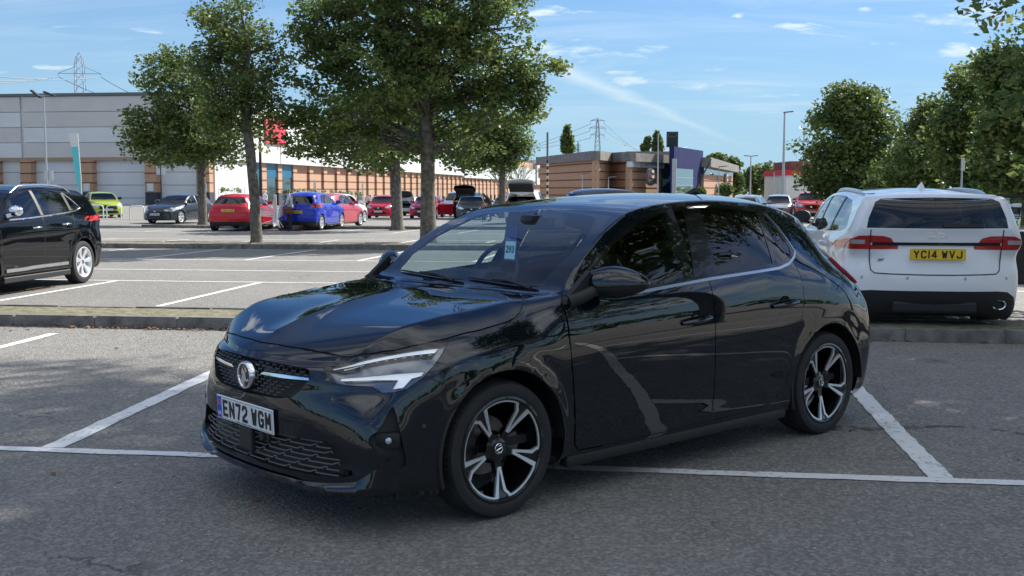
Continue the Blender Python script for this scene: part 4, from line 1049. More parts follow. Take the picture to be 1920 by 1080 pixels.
        for i in range(nu):
            for j in range(nv): b.faces.new((V[i][j], V[i + 1][j], V[i + 1][j + 1], V[i][j + 1]))
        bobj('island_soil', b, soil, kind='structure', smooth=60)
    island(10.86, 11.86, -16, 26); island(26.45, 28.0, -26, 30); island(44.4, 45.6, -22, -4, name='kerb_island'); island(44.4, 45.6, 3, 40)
    # litter of dry leaves at the foot of the first kerb, and loose grit
    lv = []
    rr = np.random.RandomState(3); n = 620
    uu = np.concatenate([rr.normal(-5.1, 1.0, n // 2), rr.uniform(-12, 8, n // 2)]); vv = 10.84 - np.abs(rr.normal(0, .07, n)); s = rr.uniform(.010, .032, n)
    sc = 260; uu = np.concatenate([uu, rr.uniform(-7, 6, sc)]); vv = np.concatenate([vv, rr.uniform(3.5, 10.6, sc)]); s = np.concatenate([s, rr.uniform(.004, .014, sc)])
    V = np.zeros((len(uu), 4, 3))
    for i in range(len(uu)):
        p = G(uu[i], vv[i]); a = rr.uniform(0, 6.28); t_ = Vector((math.cos(a), math.sin(a), rr.uniform(-.3, .5))) * s[i]; q = Vector((-math.sin(a), math.cos(a), rr.uniform(-.2, .6))) * s[i] * .6
        c = p + Vector((0, 0, .006 + s[i] * .45))
        for k, e in enumerate((-t_, -q, t_, q)): V[i, k] = c + e
    quads('leaf_litter', V, mat('dry_leaf', (.16, .085, .04), .8, noise=.5, nscale=1.5), kind='stuff')
    # a few dead leaves further out on the asphalt, one by one
    V = []
    for (u, v) in ((100, 892), (222, 905), (20, 622), (52, 620), (280, 507), (440, 520), (480, 940), (218, 655)):
        p = gp(u, v); s = .028; a = rr.uniform(0, 6)
        c = p + Vector((0, 0, .012)); t_ = Vector((math.cos(a), math.sin(a) * .6, .1)) * s; q = Vector((-math.sin(a), math.cos(a), .5)) * s * .5
        V.append([c - t_, c - q, c + t_, c + q])
    quads('fallen_leaves', np.array([[list(x) for x in q] for q in V]), MATS['dry_leaf'], kind='stuff')
# ================================================================ trees
def leaf_mat(name, c1, c2, trans=.45):
    m, t, b = nmat(name); L = t.links; N = t.nodes.new
    P = N('ShaderNodeTexCoord').outputs['Object']; n = N('ShaderNodeTexNoise'); n.inputs['Scale'].default_value = 1.1; n.inputs['Detail'].default_value = 5; n.inputs['Roughness'].default_value = .7; L.new(P, n.inputs['Vector'])
    r_ = N('ShaderNodeMapRange'); r_.inputs[1].default_value = .35; r_.inputs[2].default_value = .65; L.new(n.outputs[0], r_.inputs[0])
    mx = N('ShaderNodeMix'); mx.data_type = 'RGBA'; mx.inputs[6].default_value = (*c1, 1); mx.inputs[7].default_value = (*c2, 1); L.new(r_.outputs[0], mx.inputs[0])
    L.new(mx.outputs[2], b.inputs['Base Color']); b.inputs['Roughness'].default_value = .5; b.inputs['Specular IOR Level'].default_value = .4
    tl = N('ShaderNodeBsdfTranslucent'); L.new(mx.outputs[2], tl.inputs[0]); ms = N('ShaderNodeMixShader'); ms.inputs[0].default_value = trans
    L.new(b.outputs[0], ms.inputs[1]); L.new(tl.outputs[0], ms.inputs[2]); L.new(ms.outputs[0], t.nodes['Material Output'].inputs[0])
    return m
LEAF_A = leaf_mat('leaf_dark', (.058, .10, .03), (.10, .16, .045)); LEAF_B = leaf_mat('leaf_mid', (.095, .15, .038), (.16, .215, .055)); LEAF_C = leaf_mat('leaf_olive', (.16, .205, .055), (.25, .28, .085), .5)
BARK = mat('bark', (.13, .115, .095), .95, noise=.5, nscale=9, bump=1, bscale=26); BARKD = mat('bark_dark', (.055, .045, .035), .95, noise=.4, nscale=9, bump=.8, bscale=26)
def leaves(blobs, n, size, seed, spread=.32, per=26, edge=.55, flat=.0):
    """blobs: (centre, (rx, ry, rz), weight)"""
    rs = np.random.RandomState(seed); w_ = np.array([b[2] * (b[1][0] * b[1][1] * b[1][2]) ** (2 / 3) for b in blobs]); w_ = w_ / w_.sum()
    nc = max(1, n // per); ci = rs.choice(len(blobs), nc, p=w_)
    d = rs.normal(size=(nc, 3)); d /= np.linalg.norm(d, axis=1)[:, None]; r_ = rs.uniform(edge ** 3, 1.0, nc) ** (1 / 3)
    r_ *= rs.uniform(.82, 1.10, nc)
    C = np.array([blobs[i][0] for i in ci]) + d * r_[:, None] * np.array([blobs[i][1] for i in ci])
    k = rs.randint(0, nc, n); q = rs.normal(size=(n, 3)); q /= np.linalg.norm(q, axis=1)[:, None]; P = C[k] + q * (rs.rand(n) ** .45)[:, None] * spread * 1.75 * np.array([1, 1, .6])
    a = rs.normal(size=(n, 3)); a[:, 2] *= .55; a /= np.linalg.norm(a, axis=1)[:, None]
    c = rs.normal(size=(n, 3)); b_ = np.cross(a, c); b_ /= np.linalg.norm(b_, axis=1)[:, None]
    s = size * (.55 + .95 * rs.rand(n) ** 1.6)[:, None] * 1.08; a = a * s; b_ = b_ * s * .62
    V = np.stack([P - a, P - b_ * .9 - a * .15, P + a, P + b_ * .9 - a * .15], 1)
    return V, C, k
def tree(name, base, blobs, n, size, seed, trunk_r, fork, label, cat='tree', group=None, bark=None, mats=None, spread=.32, per=26, edge=.5, limbs=14, lean=(0, 0), twigs=True, kind=None, **k):
    base = Vector(base); t = empty(name, base, 0); tag(t, label, cat, group)
    mats = mats or [LEAF_A, LEAF_B, LEAF_C]
    B = [(tuple(Vector(b[0]) - base), b[1], b[2]) for b in blobs]
    V, C, kk = leaves(B, n, size, seed, spread, per, edge)
    o = quads('crown', V, mats, t); rs = np.random.RandomState(seed + 7)
    cm = rs.choice(3, len(C), p=[.42, .40, .18]); mi = cm[kk]; sw = rs.rand(n) < .25; mi = np.where(sw, rs.choice(3, n), mi); o.data.polygons.foreach_set('material_index', mi.astype(np.int32))
    rnd = random.Random(seed); b = bmesh.new(); top = max(x[0][2] + x[1][2] * .7 for x in B); fz = fork - base.z if fork > 0 else 1.5
    cx = sum(x[0][0] * x[2] for x in B) / sum(x[2] for x in B); cy = sum(x[0][1] * x[2] for x in B) / sum(x[2] for x in B)
    ax = [Vector((0, 0, -.1)), Vector((0, 0, .12)), Vector((lean[0] * .3, lean[1] * .3, fz * .5)), Vector((lean[0], lean[1], fz))]
    nst = 6
    for i in range(1, nst + 1):
        s_ = i / nst; ax.append(Vector((lean[0] + (cx - lean[0]) * s_ * .6 + rnd.uniform(-.12, .12), lean[1] + (cy - lean[1]) * s_ * .6 + rnd.uniform(-.12, .12), fz + (top - fz) * s_)))
    rad = [trunk_r * 1.55, trunk_r * 1.12, trunk_r * .95, trunk_r * .92] + [trunk_r * .85 * (1 - i / nst) ** .8 + .012 for i in range(1, nst + 1)]
    tube(b, ax, rad, 12)
    sel = rnd.sample(range(len(C)), min(limbs * 3, len(C)))
    def axis_at(z):
        for p, q in zip(ax[2:], ax[3:]):
            if p.z <= z <= q.z: return p.lerp(q, (z - p.z) / max(1e-6, q.z - p.z))
        return ax[-1]
    for q, i in enumerate(sel):
        e = Vector(C[i]); h = max(fz * .92, min(e.z - .35 * math.hypot(e.x, e.y), top * .9)); s0 = axis_at(h); L_ = (e - s0).length
        m1 = s0.lerp(e, .35) + Vector((rnd.uniform(-.1, .1), rnd.uniform(-.1, .1), .06)) * L_; m2 = s0.lerp(e, .7) + Vector((rnd.uniform(-.08, .08), rnd.uniform(-.08, .08), .05)) * L_
        r0 = trunk_r * (.42 if q < limbs else .2); tube(b, [s0, m1, m2, e], [r0, r0 * .62, r0 * .36, .008], 6 if q < limbs else 4, cap=False)
        if twigs and q < limbs:
            for _ in range(3):
                st_ = s0.lerp(e, rnd.uniform(.4, .85)); en = st_ + Vector((rnd.uniform(-1, 1), rnd.uniform(-1, 1), rnd.uniform(-.2, .8))) * .9; tube(b, [st_, (st_ + en) / 2 + Vector((0, 0, .08)), en], [r0 * .25, r0 * .14, .005], 4, cap=False)
    bobj('trunk', b, bark or BARK, t, smooth=60)
    return t
def pxblobs(L, D, deep=.8):
    out = []
    for (u, v, ru, rv, *w_) in L:
        s = D / CAM_F; out.append((at(u, v, D), (ru * s, ru * s * deep, rv * s), w_[0] if w_ else 1))
    return out
def build_trees():
    D = 29.5; bp_ = gdep(803, D)
    tree('street_tree', bp_ + Vector((0, 0, .1)), pxblobs([(790, 20, 150, 90), (660, 60, 110, 80), (900, 110, 110, 80), (730, 150, 150, 90), (640, 215, 100, 70), (960, 175, 75, 70), (600, 120, 60, 60), (1010, 205, 45, 28, .7), (860, 215, 100, 70), (590, 270, 60, 45, .8), (800, -80, 140, 80), (610, 30, 60, 45), (700, 275, 90, 45, .8), (880, 270, 60, 45, .7), (850, 30, 70, 60), (650, 300, 75, 30, .5), (575, 70, 50, 50, .8), (570, 190, 45, 50, .7), (545, 240, 30, 40, .6), (690, 60, 90, 70), (830, 130, 110, 80), (1000, 130, 60, 45, .8), (920, 40, 80, 60)], D), 54000, .060, 11, .20, 2.6, 'tallest densest tree, thick grey trunk rising behind the black car windscreen', group='trees in the car park', spread=.22, per=80, limbs=34, edge=.15)
    D = 28.8; tree('street_tree', gdep(481, D) + Vector((0, 0, .1)), pxblobs([(440, 45, 80, 55), (460, 120, 80, 60), (400, 140, 50, 60), (500, 190, 42, 50), (440, 210, 60, 55), (395, 235, 35, 35, .7), (510, 238, 28, 30, .8), (515, 130, 30, 50, .8), (455, 285, 40, 30, .35)], D), 13000, .052, 21, .14, 2.5, 'slim tree with an airy crown and bare trunk beside the shopping trolley', group='trees in the car park', spread=.23, per=55, limbs=22, edge=.25, lean=(-.12, 0))
    D = 50; tree('street_tree', gdep(381, D) + Vector((0, 0, .1)), pxblobs([(330, 150, 70, 60), (300, 240, 65, 50), (380, 230, 80, 65), (440, 260, 50, 45), (270, 265, 40, 30), (350, 285, 80, 25), (310, 110, 40, 35, .5), (400, 290, 60, 22, .7)], D), 20000, .082, 31, .19, 3.4, 'broad low-spreading tree before the grey store, next to the dark grey hatchback', group='trees in the car park', spread=.38, per=60, limbs=16, edge=.3)
    D = 44; tree('street_tree', gdep(745, D) + Vector((0, 0, .1)), pxblobs([(720, 225, 110, 60), (640, 250, 60, 45), (800, 260, 60, 40), (700, 290, 80, 30, .8), (760, 170, 70, 60)], D), 12000, .10, 41, .22, 3.2, 'tree close behind and left of the tallest tree, between two red cars', group='trees in the car park', spread=.36, limbs=12, edge=.3, lean=(-.1, 0))
    D = 72; tree('street_tree', gdep(942, D), pxblobs([(925, 240, 60, 45), (960, 280, 42, 30), (890, 290, 45, 30), (940, 310, 30, 18, .5), (860, 300, 30, 20, .5)], D), 9000, .13, 51, .22, 4.2, 'smaller far tree between the open white tailgate and the man in the black T-shirt', group='trees in the car park', spread=.5, limbs=10, edge=.3)
    # leafless tree
    t = empty('bare_tree', gdep(958, 84), 0); tag(t, 'leafless tree with fanned grey branches by the pale unit ending the terrace', 'tree'); b = bmesh.new(); rnd = random.Random(5)
    def br(p, d, L_, r_, dep):
        q = p + d * L_; tube(b, [p, q], [r_, r_ * .6], 5, cap=False)
        if dep:
            for _ in range(3 if dep > 1 else 3): br(q, (d + Vector((rnd.uniform(-.6, .6), rnd.uniform(-.6, .6), rnd.uniform(-.05, .3)))).normalized(), L_ * rnd.uniform(.62, .85), r_ * .58, dep - 1)
    br(Vector((0, 0, 0)), Vector((0, 0, 1)), 1.0, .13, 0)
    for a in range(6): br(Vector((0, 0, .9)), Vector((math.cos(a), math.sin(a), 1.5)).normalized(), 1.15, .07, 4)
    bobj('branches', b, mat('pale_bark', (.24, .21, .18), .9), t)
    # right-hand side: the round lime, the hedge-like row and the near branches
    D = 62; tree('round_tree', gdep(1597, D), pxblobs([(1590, 352, 80, 20), (1600, 210, 62, 50), (1575, 265, 70, 60), (1640, 260, 55, 60), (1600, 315, 95, 45), (1545, 330, 50, 32), (1660, 320, 55, 40), (1600, 185, 40, 28)], D, .9), 26000, .115, 61, .4, 1.2, 'big round-headed tree with foliage almost to the ground, left of the white estate roof', spread=.5, per=60, edge=.5, limbs=10)
    for i, (u, D, L_, lab) in enumerate([(1745, 52, [(1745, 350, 60, 20), (1745, 265, 55, 60), (1720, 320, 60, 40), (1760, 215, 35, 35)], 'olive-green tree of the right-hand row, behind the white estate fin aerial'),
                                  (1830, 44, [(1830, 345, 60, 22), (1820, 215, 50, 60), (1790, 270, 60, 60), (1850, 290, 60, 60), (1810, 160, 28, 28)], 'leafy tree of the right-hand row, grey sign pole in front of it'),
                                  (1925, 38, [(1905, 345, 50, 22), (1906, 130, 30, 40, .6), (1915, 70, 18, 40, .5), (1900, 200, 55, 80), (1900, 290, 60, 60), (1880, 130, 40, 50)], 'dense right-hand tree cut by the frame edge above the open car door'),
                                  (1690, 57, [(1680, 352, 50, 18), (1680, 330, 40, 30), (1700, 300, 30, 30)], 'low bright-leaved tree between the round tree and the right-hand row')]):
        tree('bushy_tree', gdep(u, D), pxblobs(L_, D, .9), 15000, .10, 70 + i, .22, 1.0, lab, group='row of trees on the right', spread=.42, per=60, edge=.4, limbs=12)
    tree('street_tree', (8.3, 13.2, 0), pxblobs([(1890, 45, 55, 40, 1), (1850, 8, 42, 14, .7), (1912, 125, 38, 45, 1), (1925, 215, 40, 55, 1), (1930, 310, 30, 50, .8)], 13.2, .8) + [((8.0, 14.6, 10.6), (3.4, 3.2, 2.6), 1.1), ((5.6, 16.4, 11.2), (1.8, 2.2, 1.5), .9),  ((7.6, 13.0, 4.6), (1.9, 2.2, 1.5), 1), ((8.6, 13.6, 6.3), (2.8, 2.8, 1.8), 1), ((7.7, 12.6, 3.2), (1.35, 1.5, .9), .7), ((8.9, 14.2, 3.8), (2.2, 2.4, 1.6), 1), ((6.1, 12.8, 4.25), (.8, .9, .35), .35)], 38000, .058, 81, .17, 2.2, 'nearest tree whose leafy branch ends hang into the top right corner', group='trees in the car park', spread=.20, edge=.45, limbs=20)
    # trees standing just outside the frame on the right: they shade the foreground and show in the black paint
    i = 0
    for (x, y, zc_, rr, hh, n) in [(12.6, 16.0, 11.2, 4.3, 3.4, 16000), (11.6, 11.2, 11.0, 4.4, 3.4, 16000), (11.8, 6.2, 10.0, 4.4, 3.8, 15000), (16.5, 3.0, 6.0, 4.0, 4.2, 8000), (15, -9, 6, 4.5, 4.4, 7000)]:
        tree('street_tree', (x, y, 0), [((x - .3, y, zc_), (rr, rr, hh), 1), ((x - 1.6, y - .5, zc_ + 1.0), (rr * .7, rr * .8, hh * .7), .8), ((x - .8, y + 1.2, zc_ + .6), (rr * .8, rr * .7, hh * .7), .6)], n, .12, 90 + i, .2, 2.4,
             '%s of the trees outside the right edge that shade the black car' % ['farthest', 'second farthest', 'third farthest', 'nearly the nearest', 'nearest'][[0, 1, 3, 2, 4][i]], group='shade trees outside the frame', spread=.34, edge=.3, limbs=12, twigs=False); i += 1
    # far trees
    for i, (u, D, L_, sp, lab) in enumerate([(1064, 210, [(1065, 278, 13, 12), (1064, 262, 11, 14), (1064, 247, 6, 10), (1063, 239, 3, 6)], 'poplar', 'lone dark poplar behind the left end of the bowling building'),
                                  (1211, 220, [(1209, 278, 6, 8), (1213, 268, 4, 8), (1215, 260, 2.5, 5)], 'poplar', 'short leaning poplar, left one of the pair by the black rooftop sign'),
                                  (1233, 220, [(1233, 276, 11, 9), (1233, 265, 8, 10), (1232, 254, 4, 7), (1231, 249, 2, 4)], 'poplar', 'taller poplar of the pair, right next to the black rooftop sign'),
                                  (1344, 190, [(1344, 300, 14, 12), (1350, 320, 14, 16)], 'far_tree', 'small far tree peeping over the right end of the bowling building'),
                                  (1375, 160, [(1372, 318, 14, 22), (1376, 342, 13, 22)], 'far_tree', 'upright far tree just right of the bowling building corner'),
                                  (1415, 190, [(1412, 335, 18, 22), (1425, 350, 20, 15)], 'far_tree', 'dark far tree behind the double-headed lamp post'),
                                  (1440, 175, [(1438, 328, 20, 22), (1450, 348, 22, 18)], 'far_tree', 'pale-topped far tree left of the tallest thin lamp post'),
                                  (1455, 140, [(1458, 350, 8, 20)], 'far_tree', 'yellowing small tree at the foot of the tallest thin lamp post'),
                                  (1362, 120, [(1361, 356, 11, 10)], 'round_bush', 'round olive bush at the corner of the bowling building'),
                                  (1315, 118, [(1312, 360, 5, 5)], 'round_bush', 'small bush at the foot of the dark blue entrance')]):
        tree(sp, gdep(u, D), pxblobs(L_, D, .9), (5200 if sp == 'poplar' else 3600) if D > 150 else 1800, .22 if sp == 'poplar' else .28 if D > 150 else .16, 120 + i, .2, .6, lab, per=14, spread=.28 if sp == 'poplar' else .5 if D > 150 else .3, edge=.2, limbs=4, twigs=False)
    # a wooded horizon behind the camera, seen only mirrored in the paint, and the low tree belt beyond the buildings
    rs = np.random.RandomState(9); bl = []
    for a in np.linspace(-200, 20, 30): bl.append(((120 * math.cos(R(a)) + rs.uniform(-8, 8), 120 * math.sin(R(a)) - 20, rs.uniform(1, 3)), (10, 10, rs.uniform(2, 4.5)), 1))
    V, C, k = leaves(bl, 16000, .8, 3, 1.6); quads('distant_woods', V, LEAF_A, kind='stuff')
    bl = [((x, 230 + rs.uniform(-10, 10), -1), (9, 6, rs.uniform(3.2, 5)), 1) for x in np.arange(30, 150, 9)]
    V, C, k = leaves(bl, 12000, .5, 4, 1.2); quads('distant_woods', V, LEAF_A, kind='stuff')
# ================================================================ the other parked cars: the same body engine, other proportions
def pw(x, P):
    """piecewise linear map through pairs"""
    P = sorted(P)
    if x <= P[0][0]: return P[0][1] + (x - P[0][0])
    for (a, A), (b, B) in zip(P, P[1:]):
        if x <= b: return A + (B - A) * (x - a) / (b - a)
    return P[-1][1] + (x - P[-1][0])
def carpaint(name, col, metal=0.0, rough=.32):
    return mat(name, col, rough, metal, coat=1, coat_rough=.015, spec=.1)
class Spec:
    def __init__(s, L=4.0, W=1.75, H=1.46, wb=2.54, fo=.82, wr=.31, nz=.73, cz=.98, bz=1.02, cx=-.395, tx=-1.10, re=None, tailz=None, narrow=1.0, sill=.0, rx=None):
        s.L, s.W, s.H, s.wb, s.fo, s.wr = L, W, H, wb, fo, wr; s.ro = L - wb - fo; s.sy = W / 1.765; s.narrow = narrow
        re = re if re is not None else -(wb + s.ro) + .45; rx = rx if rx is not None else -(wb + s.ro) + .08
        s.up = [(.80, fo - .03), (0, 0), (-.395, cx), (-1.10, tx), (-2.66, re), (-3.12, rx), (-3.21, -(wb + s.ro))]
        s.lo = [(.80, fo), (0, 0), (-2.538, -wb), (-3.21, -(wb + s.ro))]
        s.zm = [(.165, .17 + sill), (.45, .47 + sill * .6), (.712, nz), (.975, cz), (1.04, bz + .02), (1.433, H)]
        s.bz = bz
    def x(s, x, z):
        f = max(0, min(1, (z - .86) / .16)); return pw(x, s.lo) * (1 - f) + pw(x, s.up) * f
    def z(s, z): return pw(z, s.zm)
    def P(s, p):
        x, y, z = p; n = 1 + (s.narrow - 1) * max(0, min(1, (z - .95) / .4)); return (s.x(x, z), y * s.sy * n, s.z(z))
    def shell(s, nface=12, nside=4, nrow=3, boxy=0, flare=.012):
        st = []
        for i, (xc, zc, p, rows) in enumerate(CST):
            rows = [list(q) for q in rows]
            if boxy and i >= 14:                                # upright tail: keep the roof high and wide to the back
                k = min(1, (i - 13) / 3.) * boxy
                for r_, q in enumerate(rows[:4]):
                    zt = [(1.383, 1.375, 1.362, 1.335)[i - 14], 1.325, 1.10, 1.0][r_] if i < 18 else [1.30 if i == 18 else 1.04, 1.22 if i == 18 else .99, 1.08 if i == 18 else .94, .99 if i == 18 else .88][r_]
                    yt = [(.572, .568, .56, .55)[i - 14], .630, .76, .81][r_] if i < 18 else [.60 if i == 18 else .70, .66 if i == 18 else .74, .74 if i == 18 else .77, .78 if i == 18 else .79][r_]
                    xt = q[0] if i < 16 else [-2.72, -2.95, -3.06, -3.13][i - 16] + .03 * r_ * (i < 18)
                    q[0] += (xt - q[0]) * k; q[1] += (yt - q[1]) * k; q[2] += (zt - q[2]) * k
                if i == 18: xc, zc = -3.05, 1.29 
                if i == 19: xc, zc = -3.16, 1.04
            xr = rows[0][0]
            st.append((s.x(xc, zc), s.z(zc), p, [s.P(q) for q in rows]))
        fr = [(s.x(x, z), s.z(z)) for x, z in CFR]; re = [(s.x(x, z), s.z(z)) for x, z in CRE]
        S = Shell(st, fr, re, nface=nface, nside=nside, nrow=nrow, arches=((0, s.wr, s.wr + .04), (-s.wb, s.wr, s.wr + .04)), flare=flare)
        return S
DLO0 = [(-.57, .975), (-.92, .975), (-1.46, 1.0), (-1.97, 1.032), (-2.19, 1.06), (-2.24, 1.10), (-2.12, 1.22), (-2.0, 1.305), (-1.8, 1.342), (-1.5, 1.35), (-1.25, 1.335), (-1.05, 1.285), (-.85, 1.19), (-.70, 1.09)]
def parked_car(name, label, paint, spec, loc, yaw, boxy=0, cat='car', group='parked cars', front=True, rear=True, det=0, dlo=None, posts=(-1.43,), glassm=None, screen=None, plate_txt=None, plate_rear=None, wheel=None, hl=None, grille=None, intake=None, tl=None, rwin=None, lower=None, rails=None, chrome=False, tailgate=False, door_open=None, seats=False, trimcol=None, skirt=True, extra=None):
    s = spec; nf = (20 if det > 1 else 12 if det else 8); S = s.shell(nface=nf, nside=(6 if det > 1 else 4 if det else 3), nrow=(5 if det > 1 else 4 if det else 3), boxy=boxy)
    loc = Vector(loc); car = empty(name, loc, yaw); tag(car, label, cat, group)
    glassm = glassm or glass('parked_glass', (.10, .12, .12)); screen = screen or glass('parked_screen', (.20, .24, .24))
    ar = s.wr + .045
    for ax in (0, -s.wb): S.cut([(ax + ar * math.cos(t), .9, s.wr + ar * math.sin(t)) for t in np.linspace(0, 2 * math.pi, 24 if det else 16, endpoint=False)], (0, 1, 0), 'hole', box=lambda c: c.y > .45)
    D = dlo or [(s.x(x, z), s.z(z)) for x, z in DLO0]; D3 = [(x, .9, z) for x, z in D]
    S.cut(D3, (0, 1, 0), 'side_window', face_min=.02)
    for px_ in posts:
        p = px_ if dlo else s.x(px_, 1.2)
        S.cut([(p + .012, .9, .8), (p - .02, .9, s.H)], (0, 1, 0), 'post', only='side_window', closed=False, w=.055 if det < 2 else .07)
    zb = s.z(.99)
    S.cut([(s.x(-.41, 1), -.02, 0), (s.x(-.455, 1), .70 * s.sy, 0), (s.x(-.60, 1.1), .685 * s.sy, 0), (s.x(-.82, 1.2), .625 * s.sy * s.narrow, 0), (s.x(-1.05, 1.3), .56 * s.sy * s.narrow, 0), (s.x(-1.09, 1.35), -.02, 0)], (0, 0, 1), 'windscreen', only='body')
    lowz = lower if lower is not None else 0
    if lowz:
        S.cut([(-9, .9, .0), (2, .9, .0), (2, .9, lowz), (-9, .9, lowz)], (0, 1, 0), 'cladding', only='body', face_min=.02)
    HLp = hl or [(.42, .66), (.55, .60), (.76, .64), (.86, .80), (.66, .78)]
    if front:
        S.cut([(0, y * s.sy, s.z(z)) for y, z in HLp], (1, .35, 0) if 0 else (1, 0, 0), 'headlight', only=['body', 'cladding'], face_min=.04, box=lambda c: c.x > 0)
        GRp = grille or [(-.02, .69), (.36, .68), (.30, .57), (-.02, .55)]
        S.cut([(0, y * s.sy, s.z(z)) for y, z in GRp], (1, 0, 0), 'grille', only='body', box=lambda c: c.x > 0)
        INp = intake or [(-.02, .40), (.45, .39), (.60, .26), (-.02, .23)]
        S.cut([(0, y * s.sy, s.z(z)) for y, z in INp], (1, 0, 0), 'intake', only=['body', 'cladding'], box=lambda c: c.x > 0)
    if rear:
        RW = rwin or [(-.02, 1.30), (.50, 1.28), (.62, 1.10), (.58, 1.045), (-.02, 1.03)]
        zf = (lambda z: z) if getattr(s, 'raw', 0) else s.z
        S.cut([(0, y * s.sy, zf(z)) for y, z in RW], (-1, 0, .25) if 0 else (-1, 0, 0), 'rear_window', only='body', face_min=.12, box=lambda c: c.x < -1.6)
        TLp = tl or [(.60, .90), (.60, .80), (.80, .74), (.84, .92), (.72, .99)]
        S.cut([(0, y * s.sy, zf(z)) for y, z in TLp], (-1, 0, 0), 'taillight', only='body', face_min=.02, box=lambda c: c.x < -1.6)
        lw = .09 if getattr(s, 'raw', 0) else 0
        if not lowz: S.cut(([(0, -.02, 0), (0, 1, 0), (0, 1, .19), (0, .84, .20), (0, .81, .30), (0, .775, .40), (0, .70, .45), (0, .60, .46), (0, -.02, .462)] if lw else [(0, -.02, 0), (0, 1, 0), (0, 1, .24), (0, .88, .24), (0, .80, .34), (0, .70, .375), (0, -.02, .38)]), (-1, 0, 0), 'cladding', only='body', box=lambda c: c.x < -1.6)
    if det:
        for L in ([(s.x(-.40, .9), .9, .90), (s.x(-.44, .5), .9, .30)], [(s.x(-1.45, .9), .9, s.z(.96)), (s.x(-1.46, .5), .9, .27)], [(s.x(-2.26, .9), .9, s.z(.98)), (s.x(-2.24, .9), .9, s.z(.80)), (s.x(-2.1, .5), .9, .38), (s.x(-1.95, .5), .9, .27), (s.x(-.46, .5), .9, .26)]):
            S.cut(L, (0, 1, 0), 'gap', closed=False, w=.010, only=['body'])
        S.cut([(s.x(.70, .9), -.02, 0), (s.x(.62, .9), .50 * s.sy, 0), (s.x(.45, .9), .62 * s.sy, 0), (s.x(-.30, .9), .70 * s.sy, 0), (s.x(-.37, .9), -.02, 0)], (0, 0, 1), 'gap', closed=False, w=.010, only=['body'])
    if tailgate:
        S.cut([(0, -.02, s.z(1.37)), (0, .56 * s.sy, s.z(1.33)), (0, .70 * s.sy, s.z(1.0)), (0, .62 * s.sy, s.z(.62)), (0, -.02, s.z(.60))], (-1, 0, 0), 'boot', face_min=.05, box=lambda c: c.x < -1.6)
    S.finish_normals()
    body = S.extract(['body', 'post', 'gap', 'cladding'], 'body', [paint, M_PLK, M_PLK, M_BLACK], car, off={'body': 0, 'post': 0, 'gap': -.006, 'cladding': .001})
    S.extract('windscreen', 'windscreen', screen, car)
    if rear and not tailgate: S.extract('rear_window', 'rear_window', M_TINT, car)
    if tailgate:
        S.extract('boot', 'boot_interior', M_INT, car, off=-.25)
        # the raised tailgate, hinged at the back edge of the roof
        tg = S.extract(['boot', 'rear_window'], 'tailgate', [paint, M_TINT], car, solid=.03)
        hx, hz = s.x(-2.98, 1.33), s.z(1.36); A = Matrix.Translation((hx, 0, hz)) @ Matrix.Rotation(R(tailgate if tailgate is not True else 74), 4, 'Y') @ Matrix.Translation((-hx, 0, -hz)); tg.data.transform(A)
        b = bmesh.new(); rbx(b, hx + .02, hx + .06, -.60, .60, hz - .74, hz - .06, .006, 1); b.transform(A); bobj('tailgate_lining', b, M_INT, tg)
    for sd in (1, -1):
        S.extract('side_window', 'side_window', glassm, car, off=-.004, both=False, side=sd)
        if front:
            h = S.extract('headlight', 'headlight', M_LAMP, car, off=.002, both=False, side=sd)
        if rear: S.extract('taillight', 'taillight', M_RED, car, off=.004, both=False, side=sd)
        for x in (0, -s.wb):
            w_ = wheel_parts(car, s.wr, .2, s.wr * .70, sd, wheel or (5, .028, .045), loc=(x, sd * (s.W / 2 - .115), s.wr), det=0 if det < 2 else 1)
        b = bmesh.new(); bmesh.ops.create_uvsphere(b, u_segments=14, v_segments=8, radius=1)
        for v in b.verts: v.co = Vector((max(v.co.x, -.35) * .085, v.co.y * .115, v.co.z * .082))
        b.transform(Matrix.Translation((s.x(-.66, 1), sd * (s.W / 2 + .03), s.bz + .06)) @ Matrix.Rotation(R(-12) * sd, 4, 'Z')); tube(b, [(s.x(-.60, 1), sd * (s.W / 2 - .07), s.bz - .01), (s.x(-.66, 1), sd * (s.W / 2 + .02), s.bz + .03)], .03, 6)
        bobj('mirror', b, M_CHROME if chrome else (trimcol or paint), car, smooth=50)
        if det:
            for hx, hz in ((-1.28, .80), (-2.06, .83)):
                hh = S.hit((s.x(hx, .8), 1.6, s.z(hz)), (0, -1, 0)); yy_ = hh.y if hh else s.W / 2
                b = bmesh.new(); tube(b, [(s.x(hx, .8) + .1, yy_, s.z(hz) - .005), (s.x(hx, .8) + .06, yy_ + .035, s.z(hz)), (s.x(hx, .8) - .07, yy_ + .035, s.z(hz) + .004), (s.x(hx, .8) - .09, yy_, s.z(hz) + .006)], .012, 8)
                for v in b.verts: v.co.y *= sd
                bobj('handle', b, M_CHROME if chrome else paint, car, smooth=50)
            if skirt:
                b = bmesh.new(); rbx(b, -s.wb + .42, -.42, sd * s.W / 2 - .05, sd * (s.W / 2) - .0 * sd + .0, .17, .25, .01, 1); bobj('sill', b, M_BLACK, car)
    if front:
        S.extract('grille', 'grille', M_PLK, car, off=-.02); S.extract('intake', 'intake', M_PLK, car, off=-.02)
        b = bmesh.new(); bx(b, s.fo - .005, s.fo + .004, -.05, .05, s.z(.60), s.z(.66)); bobj('badge', b, M_CHROME, car)
    if plate_txt: plate(car, plate_txt, (s.fo + .012, 0, s.z(.44)), 0, det=det > 1)
    if plate_rear: plate(car, plate_rear[0], (-(s.wb + s.ro) - .008 + (plate_rear[2] if len(plate_rear) > 2 else 0), 0, plate_rear[1]), math.pi, yellow=True, det=det > 1)
